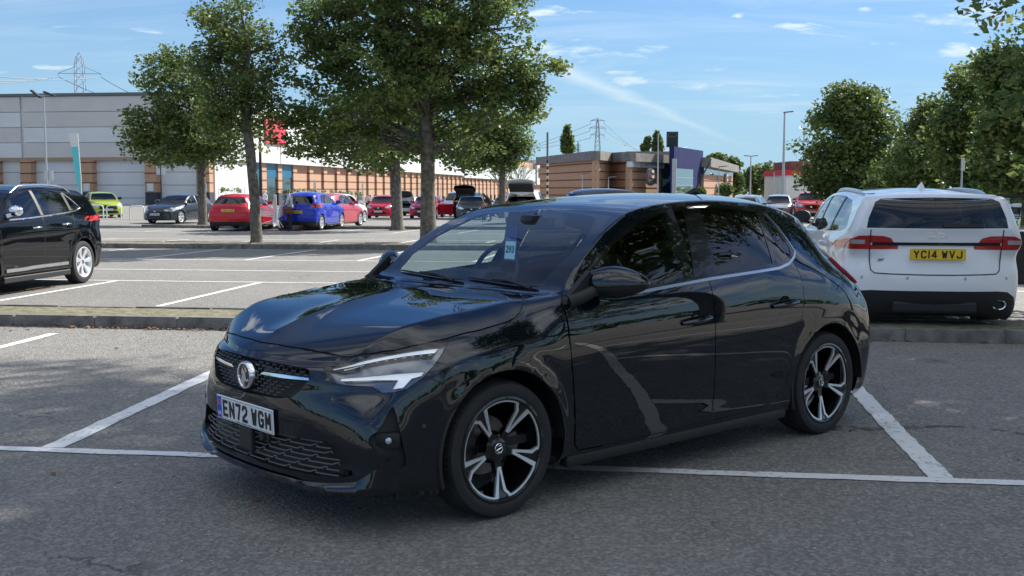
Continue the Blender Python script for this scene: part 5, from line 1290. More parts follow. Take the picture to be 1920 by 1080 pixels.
    b = bmesh.new(); bx(b, -s.wb - s.ro + .25, s.fo - .2, -.45, .45, .2, .35); bx(b, -s.wb + .42, -.42, -s.W / 2 + .1, s.W / 2 - .1, .2, .5); bx(b, .2, s.fo - .2, -.6, .6, .25, .5); bx(b, -s.wb - s.ro + .2, -s.wb - .3, -.6, .6, .28, .55)
    for x in (0, -s.wb): bx(b, x - .4, x + .4, -.5, .5, .3, .72)
    bobj('underbody', b, M_PLK, car)
    b = bmesh.new(); rbx(b, s.x(-.9, 1), s.x(-.4, 1), -.68, .68, s.cz_() - .2 if hasattr(s, 'cz_') else .7, s.z(.94), .04, 1); bobj('dashboard', b, M_INT, car)
    if seats or det > 1:
        for y in (-.36, .36): seat(car, s.x(-1.5, 1) + .05, y)
        b = bmesh.new(); rbx(b, -.06, .06, -.60, .60, 0, .6, .05, 2, M=Matrix.Translation((s.x(-2.35, 1), 0, .52)) @ Matrix.Rotation(-.3, 4, 'Y')); bobj('rear_bench', b, M_INT, car, smooth=50)
    else:
        b = bmesh.new()
        for y in (-.36, .36):
            for xx in (-1.6, -2.2): rbx(b, s.x(xx, 1) - .08, s.x(xx, 1) + .05, y - .22, y + .22, .5, 1.05, .05, 1); rbx(b, s.x(xx, 1) - .08, s.x(xx, 1) + .02, y - .12, y + .12, 1.1, 1.24, .03, 1)
        bobj('seats', b, M_INT, car)
    if rails:
        for sd in (1, -1):
            b = bmesh.new(); P_ = []
            for k in range(9):
                x = rails[0] + (rails[1] - rails[0]) * k / 8; h = S.hit((x, .60 * s.sy, 3), (0, 0, -1)); z = (h.z if h else s.H - .05); P_.append((x, sd * .60 * s.sy, z + ((.055 if chrome else .022) if 0 < k < 8 else -.005)))
            tube(b, P_, .018 if det > 1 else .022, 8); bobj('roof_rail', b, rails[2], car, smooth=60)
    if extra: extra(car, S, s)
    return car, S
def place(u, D, dz=0):
    p = gdep(u, D); p.z += dz; return p
PARK_IN, PARK_OUT = math.pi / 2 + GA, -math.pi / 2 + GA     # nose away from / towards the camera
def build_cars():
    W_ = carpaint('white_paint', (.82, .83, .84)); K_ = mat('dark_paint', (.003, .004, .006), .35, coat=.8, coat_rough=.015, spec=0); LI = carpaint('lime_paint', (.34, .42, .012)); RD_ = carpaint('bright_red_paint', (.50, .006, .018)); RD2 = carpaint('crimson_paint', (.36, .006, .022))
    BL = carpaint('blue_paint', (.012, .035, .42)); PK = carpaint('rose_red_paint', (.42, .035, .06)); SV = carpaint('silver_paint', (.42, .45, .47), .6); GY = carpaint('dark_grey_paint', (.035, .043, .050), .5); OR = carpaint('orange_red_paint', (.55, .035, .012)); GN = carpaint('dark_green_paint', (.02, .035, .035)); NB = carpaint('navy_paint', (.015, .03, .08))
    # ---- black crossover at the left edge, nose towards the camera
    sp = Spec(L=4.16, W=1.75, H=1.52, wb=2.538, fo=.83, wr=.330, nz=.83, cz=1.06, bz=1.09, cx=-.42, tx=-1.16, re=-2.95, sill=.05)
    dl = [(-.66, 1.045), (-1.1, 1.055), (-1.6, 1.08), (-2.1, 1.11), (-2.42, 1.135), (-2.60, 1.17), (-2.50, 1.26), (-2.34, 1.385), (-2.0, 1.425), (-1.6, 1.435), (-1.3, 1.42), (-1.05, 1.34), (-.85, 1.22), (-.72, 1.12)]
    def suv_extra(car, S, s):
        b = bmesh.new()
        for sd in (1,):
            P_ = []
            for x, z in [(-.66, 1.03), (-1.1, 1.04), (-1.6, 1.065), (-2.1, 1.095), (-2.44, 1.12), (-2.62, 1.155), (-2.62, 1.175), (-2.5, 1.29), (-2.34, 1.40)]:
                h = S.hit((x, 1.6, z), (0, -1, 0)); P_.append((x, (h.y if h else .8) + .003, z))
            tube(b, P_, .0115, 6)
        bobj('window_strip', b, M_CHROME, car, smooth=50)
        b = bmesh.new(); P_ = []
        for x in np.linspace(-.50, -2.08, 8):
            h = S.hit((x, 1.6, .33), (0, -1, 0)); P_.append((x, (h.y if h else .85) + .004, .335 + .01 * (x < -1)))
        for p, q in zip(P_, P_[1:]): prism(b, [(p[0], p[2] - .022), (p[0], p[2] + .022), (q[0], q[2] + .022), (q[0], q[2] - .022)], min(p[1], q[1]) - .01, max(p[1], q[1]) + .012)
        bobj('sill_strip', b, mat('sill_alloy', (.5, .5, .5), .35, .9), car)
        b = bmesh.new(); tube(b, [(-1.3, 0, s.H - .01), (-1.05, .0, s.H + .28)][::-1] if 0 else [(-1.0, .0, s.H - .02), (-1.22, .0, s.H + .20)], [.008, .003], 6); bobj('aerial', b, M_BLACK, car)
    parked_car('crossover', 'black crossover with chrome roof rails and chrome mirror, cut off by the left frame edge', K_, sp, (-7.80, 14.60, 0), PARK_OUT, boxy=.62, det=2, dlo=dl, posts=(-1.50, -2.32), wheel=(7, .026, .052), chrome=True, rails=(-1.05, -2.62, M_CHROME), lower=.26, extra=suv_extra, seats=True, glassm=glass('side_glass_light', (.75, .82, .82)), tl=[(.74, .965), (.74, .93), (.80, .86), (.92, .85), (.92, .89), (.83, .945), (.78, .975)])
    # ---- white estate on the right, tail towards the camera, driver's door open
    sp = Spec(L=4.96, W=1.75, H=1.47, wb=2.909, fo=.92, wr=.335, nz=.76, cz=1.0, bz=1.05, cx=-.50, tx=-1.45, re=-3.70, rx=-3.98, narrow=1.06); sp.raw = True
    O = Vector((4.68, 14.70, 0)); dl = [(-.70, .955), (-1.3, .965), (-2.0, .98), (-2.7, 1.0), (-3.3, 1.02), (-3.58, 1.05), (-3.60, 1.10), (-3.42, 1.25), (-3.15, 1.335), (-2.7, 1.375), (-2.1, 1.385), (-1.7, 1.372), (-1.35, 1.31), (-1.0, 1.15)]
    def jag_extra(car, S, s):
        tail = lambda y, z: (S.hit((-6, abs(y), z), (1, 0, 0)) or Vector((-4.03, 0, 0))).x
        def strip(name, m, ya, yb, z0, z1, out, n=12, par=car, sm=True):
            b = bmesh.new(); pr = None
            for k in range(n + 1):
                y = ya + (yb - ya) * k / n; q = [Vector((tail(y, z) - o_, y, z)) for z, o_ in ((z0, -.01), (z0, out), (z1, out), (z1, -.01))]; r_ = [b.verts.new(v) for v in q]
                if pr:
                    for i in range(4): b.faces.new((pr[i], pr[(i + 1) % 4], r_[(i + 1) % 4], r_[i]))
                else: b.faces.new(r_)
                pr = r_
            b.faces.new(pr[::-1]); bmesh.ops.recalc_face_normals(b, faces=b.faces[:]); return bobj(name, b, m, par, smooth=40)
        strip('number_plate_blade', M_GLOSSBLK, -.60, .60, .905, .934, .014)
        for sd in (1, -1):
            a = strip('lamp_white', M_LAMP, sd * .67, sd * .80, .915, .955, .010, 5)
            strip('lamp_black', M_GLOSSBLK, sd * .618, sd * .624, .86, 1.0, .008, 2)
        b = bmesh.new()
        for y in (-.68, -.27, .27, .68):
            b2 = bmesh.new(); lathe(b2, [(-.004, .001), (-.004, .013), (0, .016)], 14, 'X'); b2.transform(Matrix.Translation((tail(y, .585), y, .585))); merge(b, b2)
        bobj('parking_sensor', b, mat('sensor_white', (.45, .46, .48), .3), car)
        # lid outline
        def groove(P_):
            b = bmesh.new(); Q = [Vector((tail(y, z) - .002, y, z)) for y, z in P_]; tube(b, Q, .0055, 5, cap=False); return b
        b = groove([(-.62, 1.06), (-.62, .85), (-.615, .74), (-.605, .66), (-.57, .63), (-.45, .625), (-.3, .622), (-.15, .62), (0, .62), (.15, .62), (.3, .622), (.45, .625), (.57, .63), (.605, .66), (.615, .74), (.62, .85), (.62, 1.06)]); bobj('tailgate_seam', b, M_PLK, car)
        b = bmesh.new(); rbx(b, -4.0, -3.8, -.40, .40, .24, .36, .03, 2); bobj('diffuser', b, M_BLACK, car)
        for sd, y in ((1, -.62),):
            b = bmesh.new(); lathe(b, [(.10, .048), (-.03, .050), (-.035, .046), (-.03, .040), (.08, .036)], 24, 'X')
            for v in b.verts: v.co.y *= 1.35
            b.transform(Matrix.Translation((tail(y, .33) + .02, y, .325))); bobj('exhaust_pipe', b, M_CHROME, car, smooth=40)
        # aerial fin, spoiler lip, wiper, badges
        h = S.hit((-3.25, .001, 3), (0, 0, -1)); z = h.z if h else 1.46
        b = bmesh.new(); V = [b.verts.new(v) for v in ((-3.10, .022, z - .005), (-3.10, -.022, z - .005), (-3.30, -.035, z - .01), (-3.30, .035, z - .01), (-3.275, 0, z + .075), (-3.23, 0, z + .055))]
        for f in ((0, 3, 4, 5), (1, 5, 4, 2), (0, 5, 1), (2, 4, 3)): b.faces.new([V[i] for i in f])
        bobj('aerial_fin', b, W_, car)
        strip('wiper', M_BLACK, -.42, -.05, 1.085, 1.115, .02, 6)
        b = bmesh.new(); V = [(-.16, -.004), (-.13, .012), (-.09, .008), (-.03, .020), (.02, .012), (.07, -.004), (.12, -.012), (.06, -.018), (.02, -.004), (-.03, -.002), (-.07, -.012), (-.10, -.006)]
        f = b.faces.new([b.verts.new((tail(0, 1.02) - .004, -y * .62, 1.035 + z_)) for y, z_ in V]); e = bmesh.ops.extrude_face_region(b, geom=[f]); bmesh.ops.translate(b, vec=(.008, 0, 0), verts=[v for v in e['geom'] if isinstance(v, bmesh.types.BMVert)]); bmesh.ops.recalc_face_normals(b, faces=b.faces[:])
        bobj('leaping_emblem', b, M_CHROME, car)
        Mx = lambda y, z_: Matrix.Translation((tail(y, z_) - .003, y, z_)) @ Matrix.Rotation(math.pi, 4, 'Z') @ Matrix.Rotation(math.pi / 2, 4, 'Z') @ Matrix.Rotation(math.pi / 2, 4, 'X')
        t = text_obj('badge_lettering', 'JAGUAR', .035, M_CHROME, car, ext=.002, space=1.3); t.data.transform(Mx(-.01, .985) @ Matrix.Diagonal((1.3, 1, 1, 1)))
        t = text_obj('badge_lettering', 'XF', .04, M_PLK, car, ext=.002, bold=.001); t.data.transform(Mx(.50, .76) @ Matrix.Diagonal((1.9, .8, 1, 1)))
        # open driver's door on the right flank
        b = bmesh.new(); hx, hy = -.58, -.84
        rbx(b, hx - 1.12, hx, -.05, .05, .26, .96, .03, 2, 0); bx(b, hx - 1.08, hx - .06, .051, .075, .30, .94, 1)
        fr_ = [(hx - .02, .96), (hx - .62, 1.355), (hx - 1.08, 1.375), (hx - 1.12, .96)]
        tube(b, [(x, 0, z_) for x, z_ in fr_], .024, 6, mi=1)
        A = Matrix.Translation((hx, hy, 0)) @ Matrix.Rotation(R(58), 4, 'Z') @ Matrix.Translation((-hx, 0, 0)); b.transform(A); dr = bobj('open_door', b, [W_, M_INT], car, smooth=30)
        b = bmesh.new(); b.faces.new([b.verts.new((x, 0, z_)) for x, z_ in fr_]); b.transform(A); bobj('door_glass', b, M_SIDEG, dr)
    parked_car('estate_car', 'white estate car with plate YC14 WVJ seen from behind, its tail over the right kerb', W_, sp, O, PARK_IN, boxy=1, det=2, trimcol=M_BLACK, dlo=dl, posts=(-1.75, -2.72), wheel=(5, .03, .05), plate_rear=('YC14 WVJ', .822, -.010), rails=(-1.7, -3.4, SV), extra=jag_extra, seats=True, glassm=glass('side_glass_light', (.75, .82, .82)),
               rwin=[(-.02, 1.372), (.52, 1.362), (.585, 1.33), (.65, 1.17), (.668, 1.075), (-.02, 1.07)], tl=[(.36, .868), (.36, .905), (.62, .905), (.62, .932), (.40, .932), (.43, .975), (.50, .995), (.62, 1.0), (.74, .995), (.83, .955), (.875, .90), (.88, .862)], skirt=True)
    # ---- middle and far rows
    sm = Spec(L=4.0, W=1.74, H=1.45); mid = Spec(L=4.2, W=1.78, H=1.47, wb=2.6, re=-2.8); suv = Spec(L=4.5, W=1.84, H=1.70, wb=2.7, wr=.35, nz=.92, cz=1.16, bz=1.18, sill=.06, re=-3.2); jz = Spec(L=3.90, W=1.695, H=1.53, wb=2.5, fo=.75, nz=.82, cz=1.05, bz=1.04, cx=-.25, tx=-1.15, re=-2.72)
    parked_car('hatchback', 'lime yellow hatchback parked behind the white cycle hoops by the grey store', LI, sm, place(200, 62), R(-60), det=1, plate_txt='YX21 KTA', trimcol=K_, grille=[(-.02, .70), (.40, .68), (.52, .50), (.36, .44), (-.02, .42)])
    parked_car('hatchback', 'dark metallic grey hatchback facing the camera beside the low-spreading tree', GY, Spec(L=4.04, W=1.75, H=1.42, nz=.66, cz=.96, fo=.88), place(312, 53.2), R(-107), det=1, plate_txt='NU08 BLK', grille=[(-.02, .58), (.55, .56), (.48, .42), (-.02, .40)], hl=[(.40, .72), (.52, .62), (.78, .60), (.88, .76), (.70, .82)])
    parked_car('hatchback', 'bright red hatchback seen from behind, left of the slim tree trunk', RD_, sm, place(420, 42.6) + GV * 3.2, PARK_IN + R(3), det=1, plate_rear=('CE62 HXR', .80), glassm=None, rwin=[(-.02, 1.32), (.50, 1.30), (.64, 1.14), (.60, 1.08), (-.02, 1.05)], tl=[(.60, 1.18), (.56, 1.02), (.70, .88), (.88, .90), (.84, 1.02), (.70, 1.22)])
    parked_car('hatchback', 'bright blue tall hatchback with red tail lamps behind the woman and trolley', BL, jz, place(560, 43.4) + GV * 3.2, PARK_IN - R(2), det=1, plate_rear=('LR59 EYV', .74), tl=[(.64, 1.02), (.60, .84), (.88, .80), (.92, .98), (.78, 1.05)])
    parked_car('hatchback', 'rose red hatchback parked on the far side of the bright blue car', PK, Spec(L=4.0, W=1.74, H=1.50), place(604, 47.5) + GV * 3.2, PARK_IN - R(6), det=0)
    parked_car('hatchback', 'white hatchback beyond the rose red car, left of the nearest red front', W_, Spec(L=4.1, W=1.76, H=1.54), place(630, 56) + GV * 2.5, PARK_IN - R(8), det=0)
    parked_car('hatchback', 'bright red hatchback facing the camera, left of the leaning tree trunk', RD_, Spec(L=3.95, W=1.70, H=1.50, nz=.78), place(714, 71), PARK_OUT + R(4), det=0, plate_txt='YH64 BLZ', grille=[(-.02, .66), (.30, .64), (.24, .54), (-.02, .52)], intake=[(-.02, .44), (.36, .46), (.60, .28), (-.02, .26)])
    def door_x(car, S, s):
        b = bmesh.new(); rbx(b, -1.05, 0, -.03, .03, .25, .92, .03, 1, 0); tube(b, [(-.02, 0, .92), (-.45, 0, 1.32), (-.95, 0, 1.36), (-1.03, 0, .92)], .022, 6); A = Matrix.Translation((-.45, .87, 0)) @ Matrix.Rotation(R(-68), 4, 'Z'); b.transform(A); bobj('open_door', b, RD2, car, smooth=30)
    parked_car('hatchback', 'deep red hatchback facing the camera with a door open beside the tallest tree', RD2, mid, place(795, 71), PARK_OUT + R(2), det=0, plate_txt='SL19 XEH', extra=door_x, grille=[(-.02, .70), (.44, .69), (.36, .54), (-.02, .52)])
    parked_car('parked_car', 'light blue-grey car with a raised black tailgate behind the deep red car', SV, mid, place(778, 84), PARK_IN, det=0, tailgate=112)
    parked_car('people_carrier', 'pale silver people carrier facing the camera right of the tallest tree', SV, Spec(L=4.6, W=1.85, H=1.78, wb=2.75, nz=.9, cz=1.15, bz=1.12, wr=.33), place(852, 78), PARK_OUT, boxy=.6, det=0, cat='car')
    parked_car('parked_car', 'black car seen from behind with its tailgate up, next to the silver people carrier', K_, suv, place(876, 72) + GV * 3, PARK_IN, boxy=.7, det=0, tailgate=116)
    parked_car('saloon_car', 'dark grey saloon facing the camera, in front of the leaning man', GY, Spec(L=4.69, W=1.81, H=1.44, wb=2.84, nz=.74, cz=.98), place(884, 66), PARK_OUT + R(10), det=0, plate_txt='LK15 OWD')
    parked_car('parked_car', 'dark green car half hidden between the man and the open white tailgate', GN, mid, place(944, 80), PARK_OUT, det=0)
    parked_car('parked_car', 'white car from behind with its big tailgate raised, over the black roof edge', W_, suv, place(979, 55) + GV * 3.4, PARK_IN, boxy=.9, det=1, tailgate=124)
    parked_car('parked_car', 'dark navy tall car whose roof just shows above the black car roof', NB, Spec(L=4.4, W=1.82, H=1.66, wb=2.65, wr=.34, nz=.9, cz=1.12, bz=1.14), place(1227, 43), R(10), boxy=.5, det=0)
    parked_car('estate_car', 'silver-blue estate with roof rails behind the black car tail', SV, Spec(L=4.6, W=1.82, H=1.50, wb=2.7), place(1412, 62), PARK_IN - R(12), boxy=.6, det=1, rails=(-1.3, -2.9, SV))
    parked_car('parked_car', 'pale silver car facing the camera left of the orange-red crossover', SV, Spec(L=4.3, W=1.78, H=1.52, wb=2.6), place(1457, 68), PARK_OUT - R(8), det=1)
    parked_car('crossover', 'orange-red crossover facing the camera left of the white estate', OR, suv, place(1519, 66) , PARK_OUT - R(6), boxy=.4, det=1, plate_txt='CN14 NLZ', lower=.34, hl=[(.42, .70), (.52, .62), (.76, .64), (.86, .80), (.70, .82)], grille=[(-.02, .70), (.34, .69), (.28, .56), (-.02, .54)])
    for i, (u, D, pt, yw, lab) in enumerate([(1395, 90, K_, 0, 'black parked car with only its roof visible above the silver-blue estate'), (1368, 110, SV, 180, 'silver far car left of the double-headed lamp post foot'), (1770, 92, W_, 5, 'white far car under the trees left of the sign pole'), (1800, 80, SV, 182, 'silver far car under the trees right of the sign pole'), (1745, 100, NB, 176, 'navy far car under the trees behind the white estate roof'), (1858, 70, W_, 178, 'white car framed by the open door of the white estate'), (1560, 84, K_, 8, 'dark car in the shade under the round-headed tree'), (900, 100, W_, 0, 'white far car behind the dark grey saloon')]):
        parked_car('parked_car', lab, pt, mid, place(u, D), R(yw), det=0)
# ================================================================ buildings, posts, people
def brickmat(name, c, dark):
    m, t, b = nmat(name); N = t.nodes.new; L = t.links; P = N('ShaderNodeTexCoord').outputs['Object']
    n = N('ShaderNodeTexNoise'); n.inputs['Scale'].default_value = 1.6; n.inputs['Detail'].default_value = 8; n.inputs['Roughness'].default_value = .75; L.new(P, n.inputs['Vector'])
    mx = N('ShaderNodeMix'); mx.data_type = 'RGBA'; mx.inputs[6].default_value = (*[q * .82 for q in c], 1); mx.inputs[7].default_value = (*[min(1, q * 1.15) for q in c], 1); L.new(n.outputs[0], mx.inputs[0]); L.new(mx.outputs[2], b.inputs['Base Color']); b.inputs['Roughness'].default_value = .85
    w_ = N('ShaderNodeTexWave'); w_.bands_direction = 'Z'; w_.inputs['Scale'].default_value = 4.2; L.new(P, w_.inputs['Vector']); bp = N('ShaderNodeBump'); bp.inputs['Strength'].default_value = .3; bp.inputs['Distance'].default_value = .01; L.new(w_.outputs[0], bp.inputs['Height']); L.new(bp.outputs[0], b.inputs['Normal'])
    return m
M_BUFF = brickmat('buff_brick', (.44, .275, .175), 0); M_BAND = mat('red_brick_band', (.17, .045, .03), .85); M_BLUEB = mat('dark_blue_brick', (.035, .04, .055), .8)
M_CLAD = mat('grey_cladding', (.60, .62, .63), .55, noise=.04, nscale=.6); M_CLAD2 = mat('grey_cladding_warm', (.52, .515, .50), .55, noise=.05, nscale=.6); M_WFAS = mat('white_fascia', (.66, .67, .66), .5, noise=.05, nscale=.8); M_SEAM = mat('seam_grey', (.12, .125, .13), .7)
M_STEEL = mat('galvanised', (.42, .44, .46), .45, .6); M_DPOST = mat('dark_post', (.02, .022, .025), .5); M_SHOP = mat('shop_glass', (.02, .05, .06), .08, coat=1)
def frame_mat(o, d):                                    # local frame: x along d, y outwards to the right of d, z up
    a = math.atan2(d.y, d.x); return Matrix.Translation(o) @ Matrix.Rotation(a, 4, 'Z')
def build_buildings():
    # ---- grey retail shed facing the camera
    C0 = Vector((-26.6, 98, 0)); zb = gz(-27, 98) - .3
    st = empty('retail_store', (C0.x, C0.y, 0), GA); tag(st, 'long windowless grey-clad store with brick piers on the left', 'building')
    # local: x along GU (negative to the left), y along GV, front at y=0
    b = bmesh.new(); bx(b, -42, -1.5, .30, 60, zb, 9.7)
    bobj('wall', b, M_CLAD, st)
    b = bmesh.new(); b2 = bmesh.new(); x = -42; i = 0
    for x0 in np.arange(-41.5, -.5, 5.95 * 2):
        for r_ in range(4):
            z0 = 4.2 + r_ * 1.37; bx(b, x0, min(x0 + 11.6, -.02), .12, .298, z0 + .02, z0 + 1.34, int((r_ + i) % 2 == 0 or r_ == 3))
        i += 1
    bobj('cladding_panels', b, [M_CLAD, M_CLAD2], st)
    b = bmesh.new(); bx(b, -42, .1, .0, .5, 9.7, 9.95); bobj('parapet_trim', b, M_SEAM, st)
    b = bmesh.new(); bx(b, -42, 0, .02, .25, 3.95, 4.18); bobj('canopy_trim', b, mat('buff_trim', (.35, .24, .16), .7), st)
    for k, u in enumerate((-41.0, -35.2, -29.3, -23.45, -17.6, -11.7, -5.8)):
        pass
    for u_px in (-120, -45, 25, 150, 279, 394):
        p = at(u_px, 300, 98); lx = (p - C0).dot(GU); b = bmesh.new(); w_ = .52
        if u_px == 394: lx = -.45
        bx(b, lx - w_, lx + w_, -.55, .30, zb + 1.6, 3.95, 0); bx(b, lx - w_, lx + w_, -.56, .30, zb, zb + 1.6, 2)
        for z in (1.9, 2.75, 3.72): bx(b, lx - w_ - .012, lx + w_ + .012, -.572, .30, z, z + .10, 1)
        bobj('pier', b, [M_BUFF, M_BAND, M_BLUEB], st)
        b = bmesh.new(); bx(b, lx - .3, lx + .3, -.62, -.58, 1.2, 1.9); bobj('notice_board', b, mat('notice', (.6, .62, .63), .5), st)
    b = bmesh.new()
    for z in (.6, 1.75, 2.9): bx(b, -42, 0, .275, .296, z, z + .03)
    bobj('panel_seams', b, M_SEAM, st)
    # ---- terrace running away: fascia over brick bays
    te = empty('shop_terrace', (C0.x, C0.y, 0), GA); tag(te, 'receding terrace of shops with white fascia and buff brick bays with red bands', 'building')
    def s_of(u):                                          # distance along the front of pixel column u
        k = (u - 960) / CAM_F; d = GV; return (k * C0.y - C0.x) / (d.x - k * d.y)
    Lt = s_of(1016)
    def zz(s_): return gz(C0.x + GV.x * s_, C0.y + GV.y * s_)
    b = bmesh.new(); bx(b, -1.49, -.3, .35, Lt - .3, -2.5, 9.0); bx(b, -30, -1.5, 60.1, Lt - .3, -2.5, 9.0); bobj('wall', b, M_BUFF, te)
    s1 = s_of(868)
    b = bmesh.new(); bx(b, -2, .35, .5, s1, 4.0, 9.6)
    bobj('fascia', b, M_WFAS, te)
    b = bmesh.new(); bx(b, -2, .40, 0.4, s1 + .1, 9.6, 9.75)
    for u in (523, 600, 690, 790): s_ = s_of(u); bx(b, .33, .375, s_ - .06, s_ + .06, 4.0, 9.6)
    bobj('fascia_trim', b, M_SEAM, te)
    s2 = s_of(885); b = bmesh.new(); bx(b, -2, .35, s1 + .3, Lt - 22, 3.6, 7.2); bobj('fascia', b, mat('pale_green_fascia', (.55, .62, .58), .6), te)
    b = bmesh.new(); bx(b, -25, .9, Lt - 21.7, Lt, 2.6, 10.2); bobj('pale_unit', b, mat('pale_render', (.50, .50, .47), .7, noise=.06, nscale=.4), te)
    sa, sb = s_of(493), s_of(531); b = bmesh.new(); bx(b, .36, .55, sa, sb, 5.9, 8.5); sg = bobj('red_shop_sign', b, mat('sign_red', (.55, .03, .06), .6), te); sg['label'] = 'red square shop sign'
    b = bmesh.new()
    for k in range(0): bx(b, .56, .60, sa + .4 + k * (sb - sa - .8) / 5, sa + .4 + (k + .6) * (sb - sa - .8) / 5, 6.5 + .2 * (k % 2), 7.9 - .3 * (k % 3))
    b.free()
    # bays
    k = 0; s_ = s_of(412)
    edges = [412, 470, 503, 532, 560, 590, 616, 640, 660, 680, 697, 712, 727, 740, 753, 765, 777, 788, 798, 808, 817, 826, 835, 843, 851, 859, 867, 874, 881, 888, 895, 902, 909, 916, 923, 930, 937]
    for a, c in zip(edges, edges[1:]):
        s0, s3 = s_of(a), s_of(c); w_ = min(1.3, (s3 - s0) * .26); z0 = zz(s0) - .2
        b = bmesh.new(); bx(b, -.31, -.04, s3 - w_, s3, z0 + 1.5, 3.98, 0); bx(b, -.31, -.03, s3 - w_ - .01, s3 + .01, z0, z0 + 1.5, 2)
        for z in (1.3, 2.2, 3.1): bx(b, -.31, -.02, s3 - w_ - .02, s3 + .02, z, z + .13, 1)
        bobj('pier', b, [M_BUFF, M_BAND, M_BLUEB], te)
        b = bmesh.new()
        if a in (470, 532, 503): bx(b, -.31, -.22, s0, s3 - w_, z0, 2.6, 1); bx(b, -.31, -.18, s0, s3 - w_, 2.6, 3.98, 0)
        else:
            for z in (1.3, 2.2, 3.1): bx(b, -.31, -.275, s0, s3 - w_, z, z + .13, 2)
            if k % 4 == 1: bx(b, -.31, -.26, s0 + .6, s0 + 1.6, z0, 2.4, 3)
        bobj('shopfront' if a in (470, 532, 503) else 'bay', b, [mat('shop_blue', (.01, .12, .22), .4), M_SHOP, M_BAND, M_SEAM], te); k += 1
    sp_, se = s_of(405), s_of(470); b = bmesh.new(); bx(b, -.1, .05, sp_, se, 0, 3.9); bobj('white_shutter', b, M_WFAS, te)
    # logo board on the pale unit
    p = s_of(1007); b = bmesh.new(); bx(b, .92, 1.2, p - 4.6, p + 3, 5.0, 7.7, 0); bx(b, 1.2, 1.25, p - 2.2, p + 1.0, 5.7, 7.0, 1); bobj('square_logo_board', b, [mat('board_dark', (.02, .02, .05), .4), M_WFAS], te)
    # ---- bowling building
    D = 118
    def wp(u, Dp): return gdep(u, Dp)
    A, B, C_, E_, F_ = wp(1012, 140), wp(1116, 116), wp(1146, 122), wp(1178, 118), wp(1262, 128)
    bw = empty('bowling_building', (B.x, B.y, 0), 0); tag(bw, 'long low buff and red banded brick leisure building with dark blue entrance', 'building')
    O = Vector((B.x, B.y, 0))
    def wall(P, Q, z0, z1, m, name='wall', th=.4, bands=True, out=0, mi=0):
        P, Q = P - O, Q - O; d = (Q - P); L_ = math.hypot(d.x, d.y); M = Matrix.Translation((P.x, P.y, 0)) @ Matrix.Rotation(math.atan2(d.y, d.x), 4, 'Z')
        b = bmesh.new(); bx(b, 0, L_, -out, th, z0, z1, 0)
        if bands:
            z = z0 + .75
            while z < z1 - .3: bx(b, -.02, L_ + .02, -out - .03, 0, z, z + .12, 1); z += .86
        b.transform(M); return bobj(name, b, m, bw)
    mb = [M_BUFF, M_BAND]
    zt = 4.4; mf = mat('roof_fascia_grey', (.14, .14, .15), .7, noise=.2, nscale=1.5); mfl = mat('roof_fascia_pale', (.22, .205, .185), .7, noise=.2, nscale=1.5)
    wall(A, B, -1, zt, mb); wall(B, C_, -1, zt, mb); wall(C_, E_, -1, zt, mb); wall(E_, F_, -1, zt - .3, mb)
    wall(A, B, zt, zt + .95, mf, 'roof_fascia', bands=False, out=.5); wall(B, C_, zt, zt + .95, mfl, 'roof_fascia', bands=False, out=.5); wall(C_, E_, zt - .1, zt + .9, mf, 'roof_fascia', bands=False, out=.9); wall(E_, F_, zt - .1, zt + .8, mfl, 'roof_fascia', bands=False, out=.8)
    wall(wp(1180, 117.7), wp(1240, 125), 3.7, 4.3, mat('poster_strip', (.5, .52, .52), .5, noise=.5, nscale=.5), 'poster_strip', bands=False, out=.25)
    wall(wp(1238, 125), wp(1258, 127.5), -1, 4.25, M_SHOP, 'glazing', bands=False, out=.2)
    b = bmesh.new(); P = [A, B, C_, E_, F_, wp(1262, 160), wp(1000, 170)]; f = b.faces.new([b.verts.new((p.x - O.x, p.y - O.y, zt + .6)) for p in P]); bobj('roof', b, mf, bw)
    b = bmesh.new()
    for p, q in zip((wp(1110, 150), wp(1250, 133)), (wp(1262, 134), wp(1262, 134))): pass
    bx(b, wp(1170, 136).x - O.x, wp(1262, 136).x - O.x, 18, 22, zt, zt + 1.5); bobj('raised_roof', b, mfl, bw)
    P, Q = wp(1262, 118), wp(1316, 132)
    bl_ = mat('entrance_blue', (.022, .028, .10), .85, noise=.15, nscale=.5, spec=.1)
    wall(P, Q, -1, 5.9, bl_, 'entrance_tower', bands=False, th=.4)
    d = (Q - P).normalized(); L_ = (Q - P).length
    wall(P + d * L_ * .05, P + d * L_ * .62, .25, 3.6, [mat('entrance_glass', (.02, .06, .05), .05, coat=1)], 'entrance_glazing', bands=False, out=.06)
    for z in (.9, 1.75, 2.6): wall(P + d * L_ * .05, P + d * L_ * .62, z, z + .08, M_STEEL, 'glazing_bar', bands=False, out=.1, th=.05)
    wall(P - d * .05, P + d * .12, -1, 4.6, M_STEEL, 'tower_edge', bands=False, out=.25, th=.2)
    G1, G2 = wp(1318, 131), wp(1372, 150)
    wall(G1, G2, -1, 3.1, mb); wall(G1, G2, 3.1, 4.0, M_SHOP, 'glazing', bands=False, out=.02); 
    for (pa, pb, za, zb_) in ((G1, G2, 5.9, 4.6),):
        b = bmesh.new(); p, q = pa - O, pb - O; n_ = Vector((q.y - p.y, -(q.x - p.x), 0)).normalized() * .8
        V = [b.verts.new(v) for v in ((p.x + n_.x, p.y + n_.y, 4.0), (q.x + n_.x, q.y + n_.y, 3.6), (q.x + n_.x, q.y + n_.y, 4.5), (p.x + n_.x, p.y + n_.y, 5.1))]; b.faces.new(V)
        e = bmesh.ops.extrude_face_region(b, geom=b.faces[:]); bmesh.ops.translate(b, vec=-n_ * 3, verts=[v for v in e['geom'] if isinstance(v, bmesh.types.BMVert)]); bobj('sloping_fascia', b, mfl, bw)
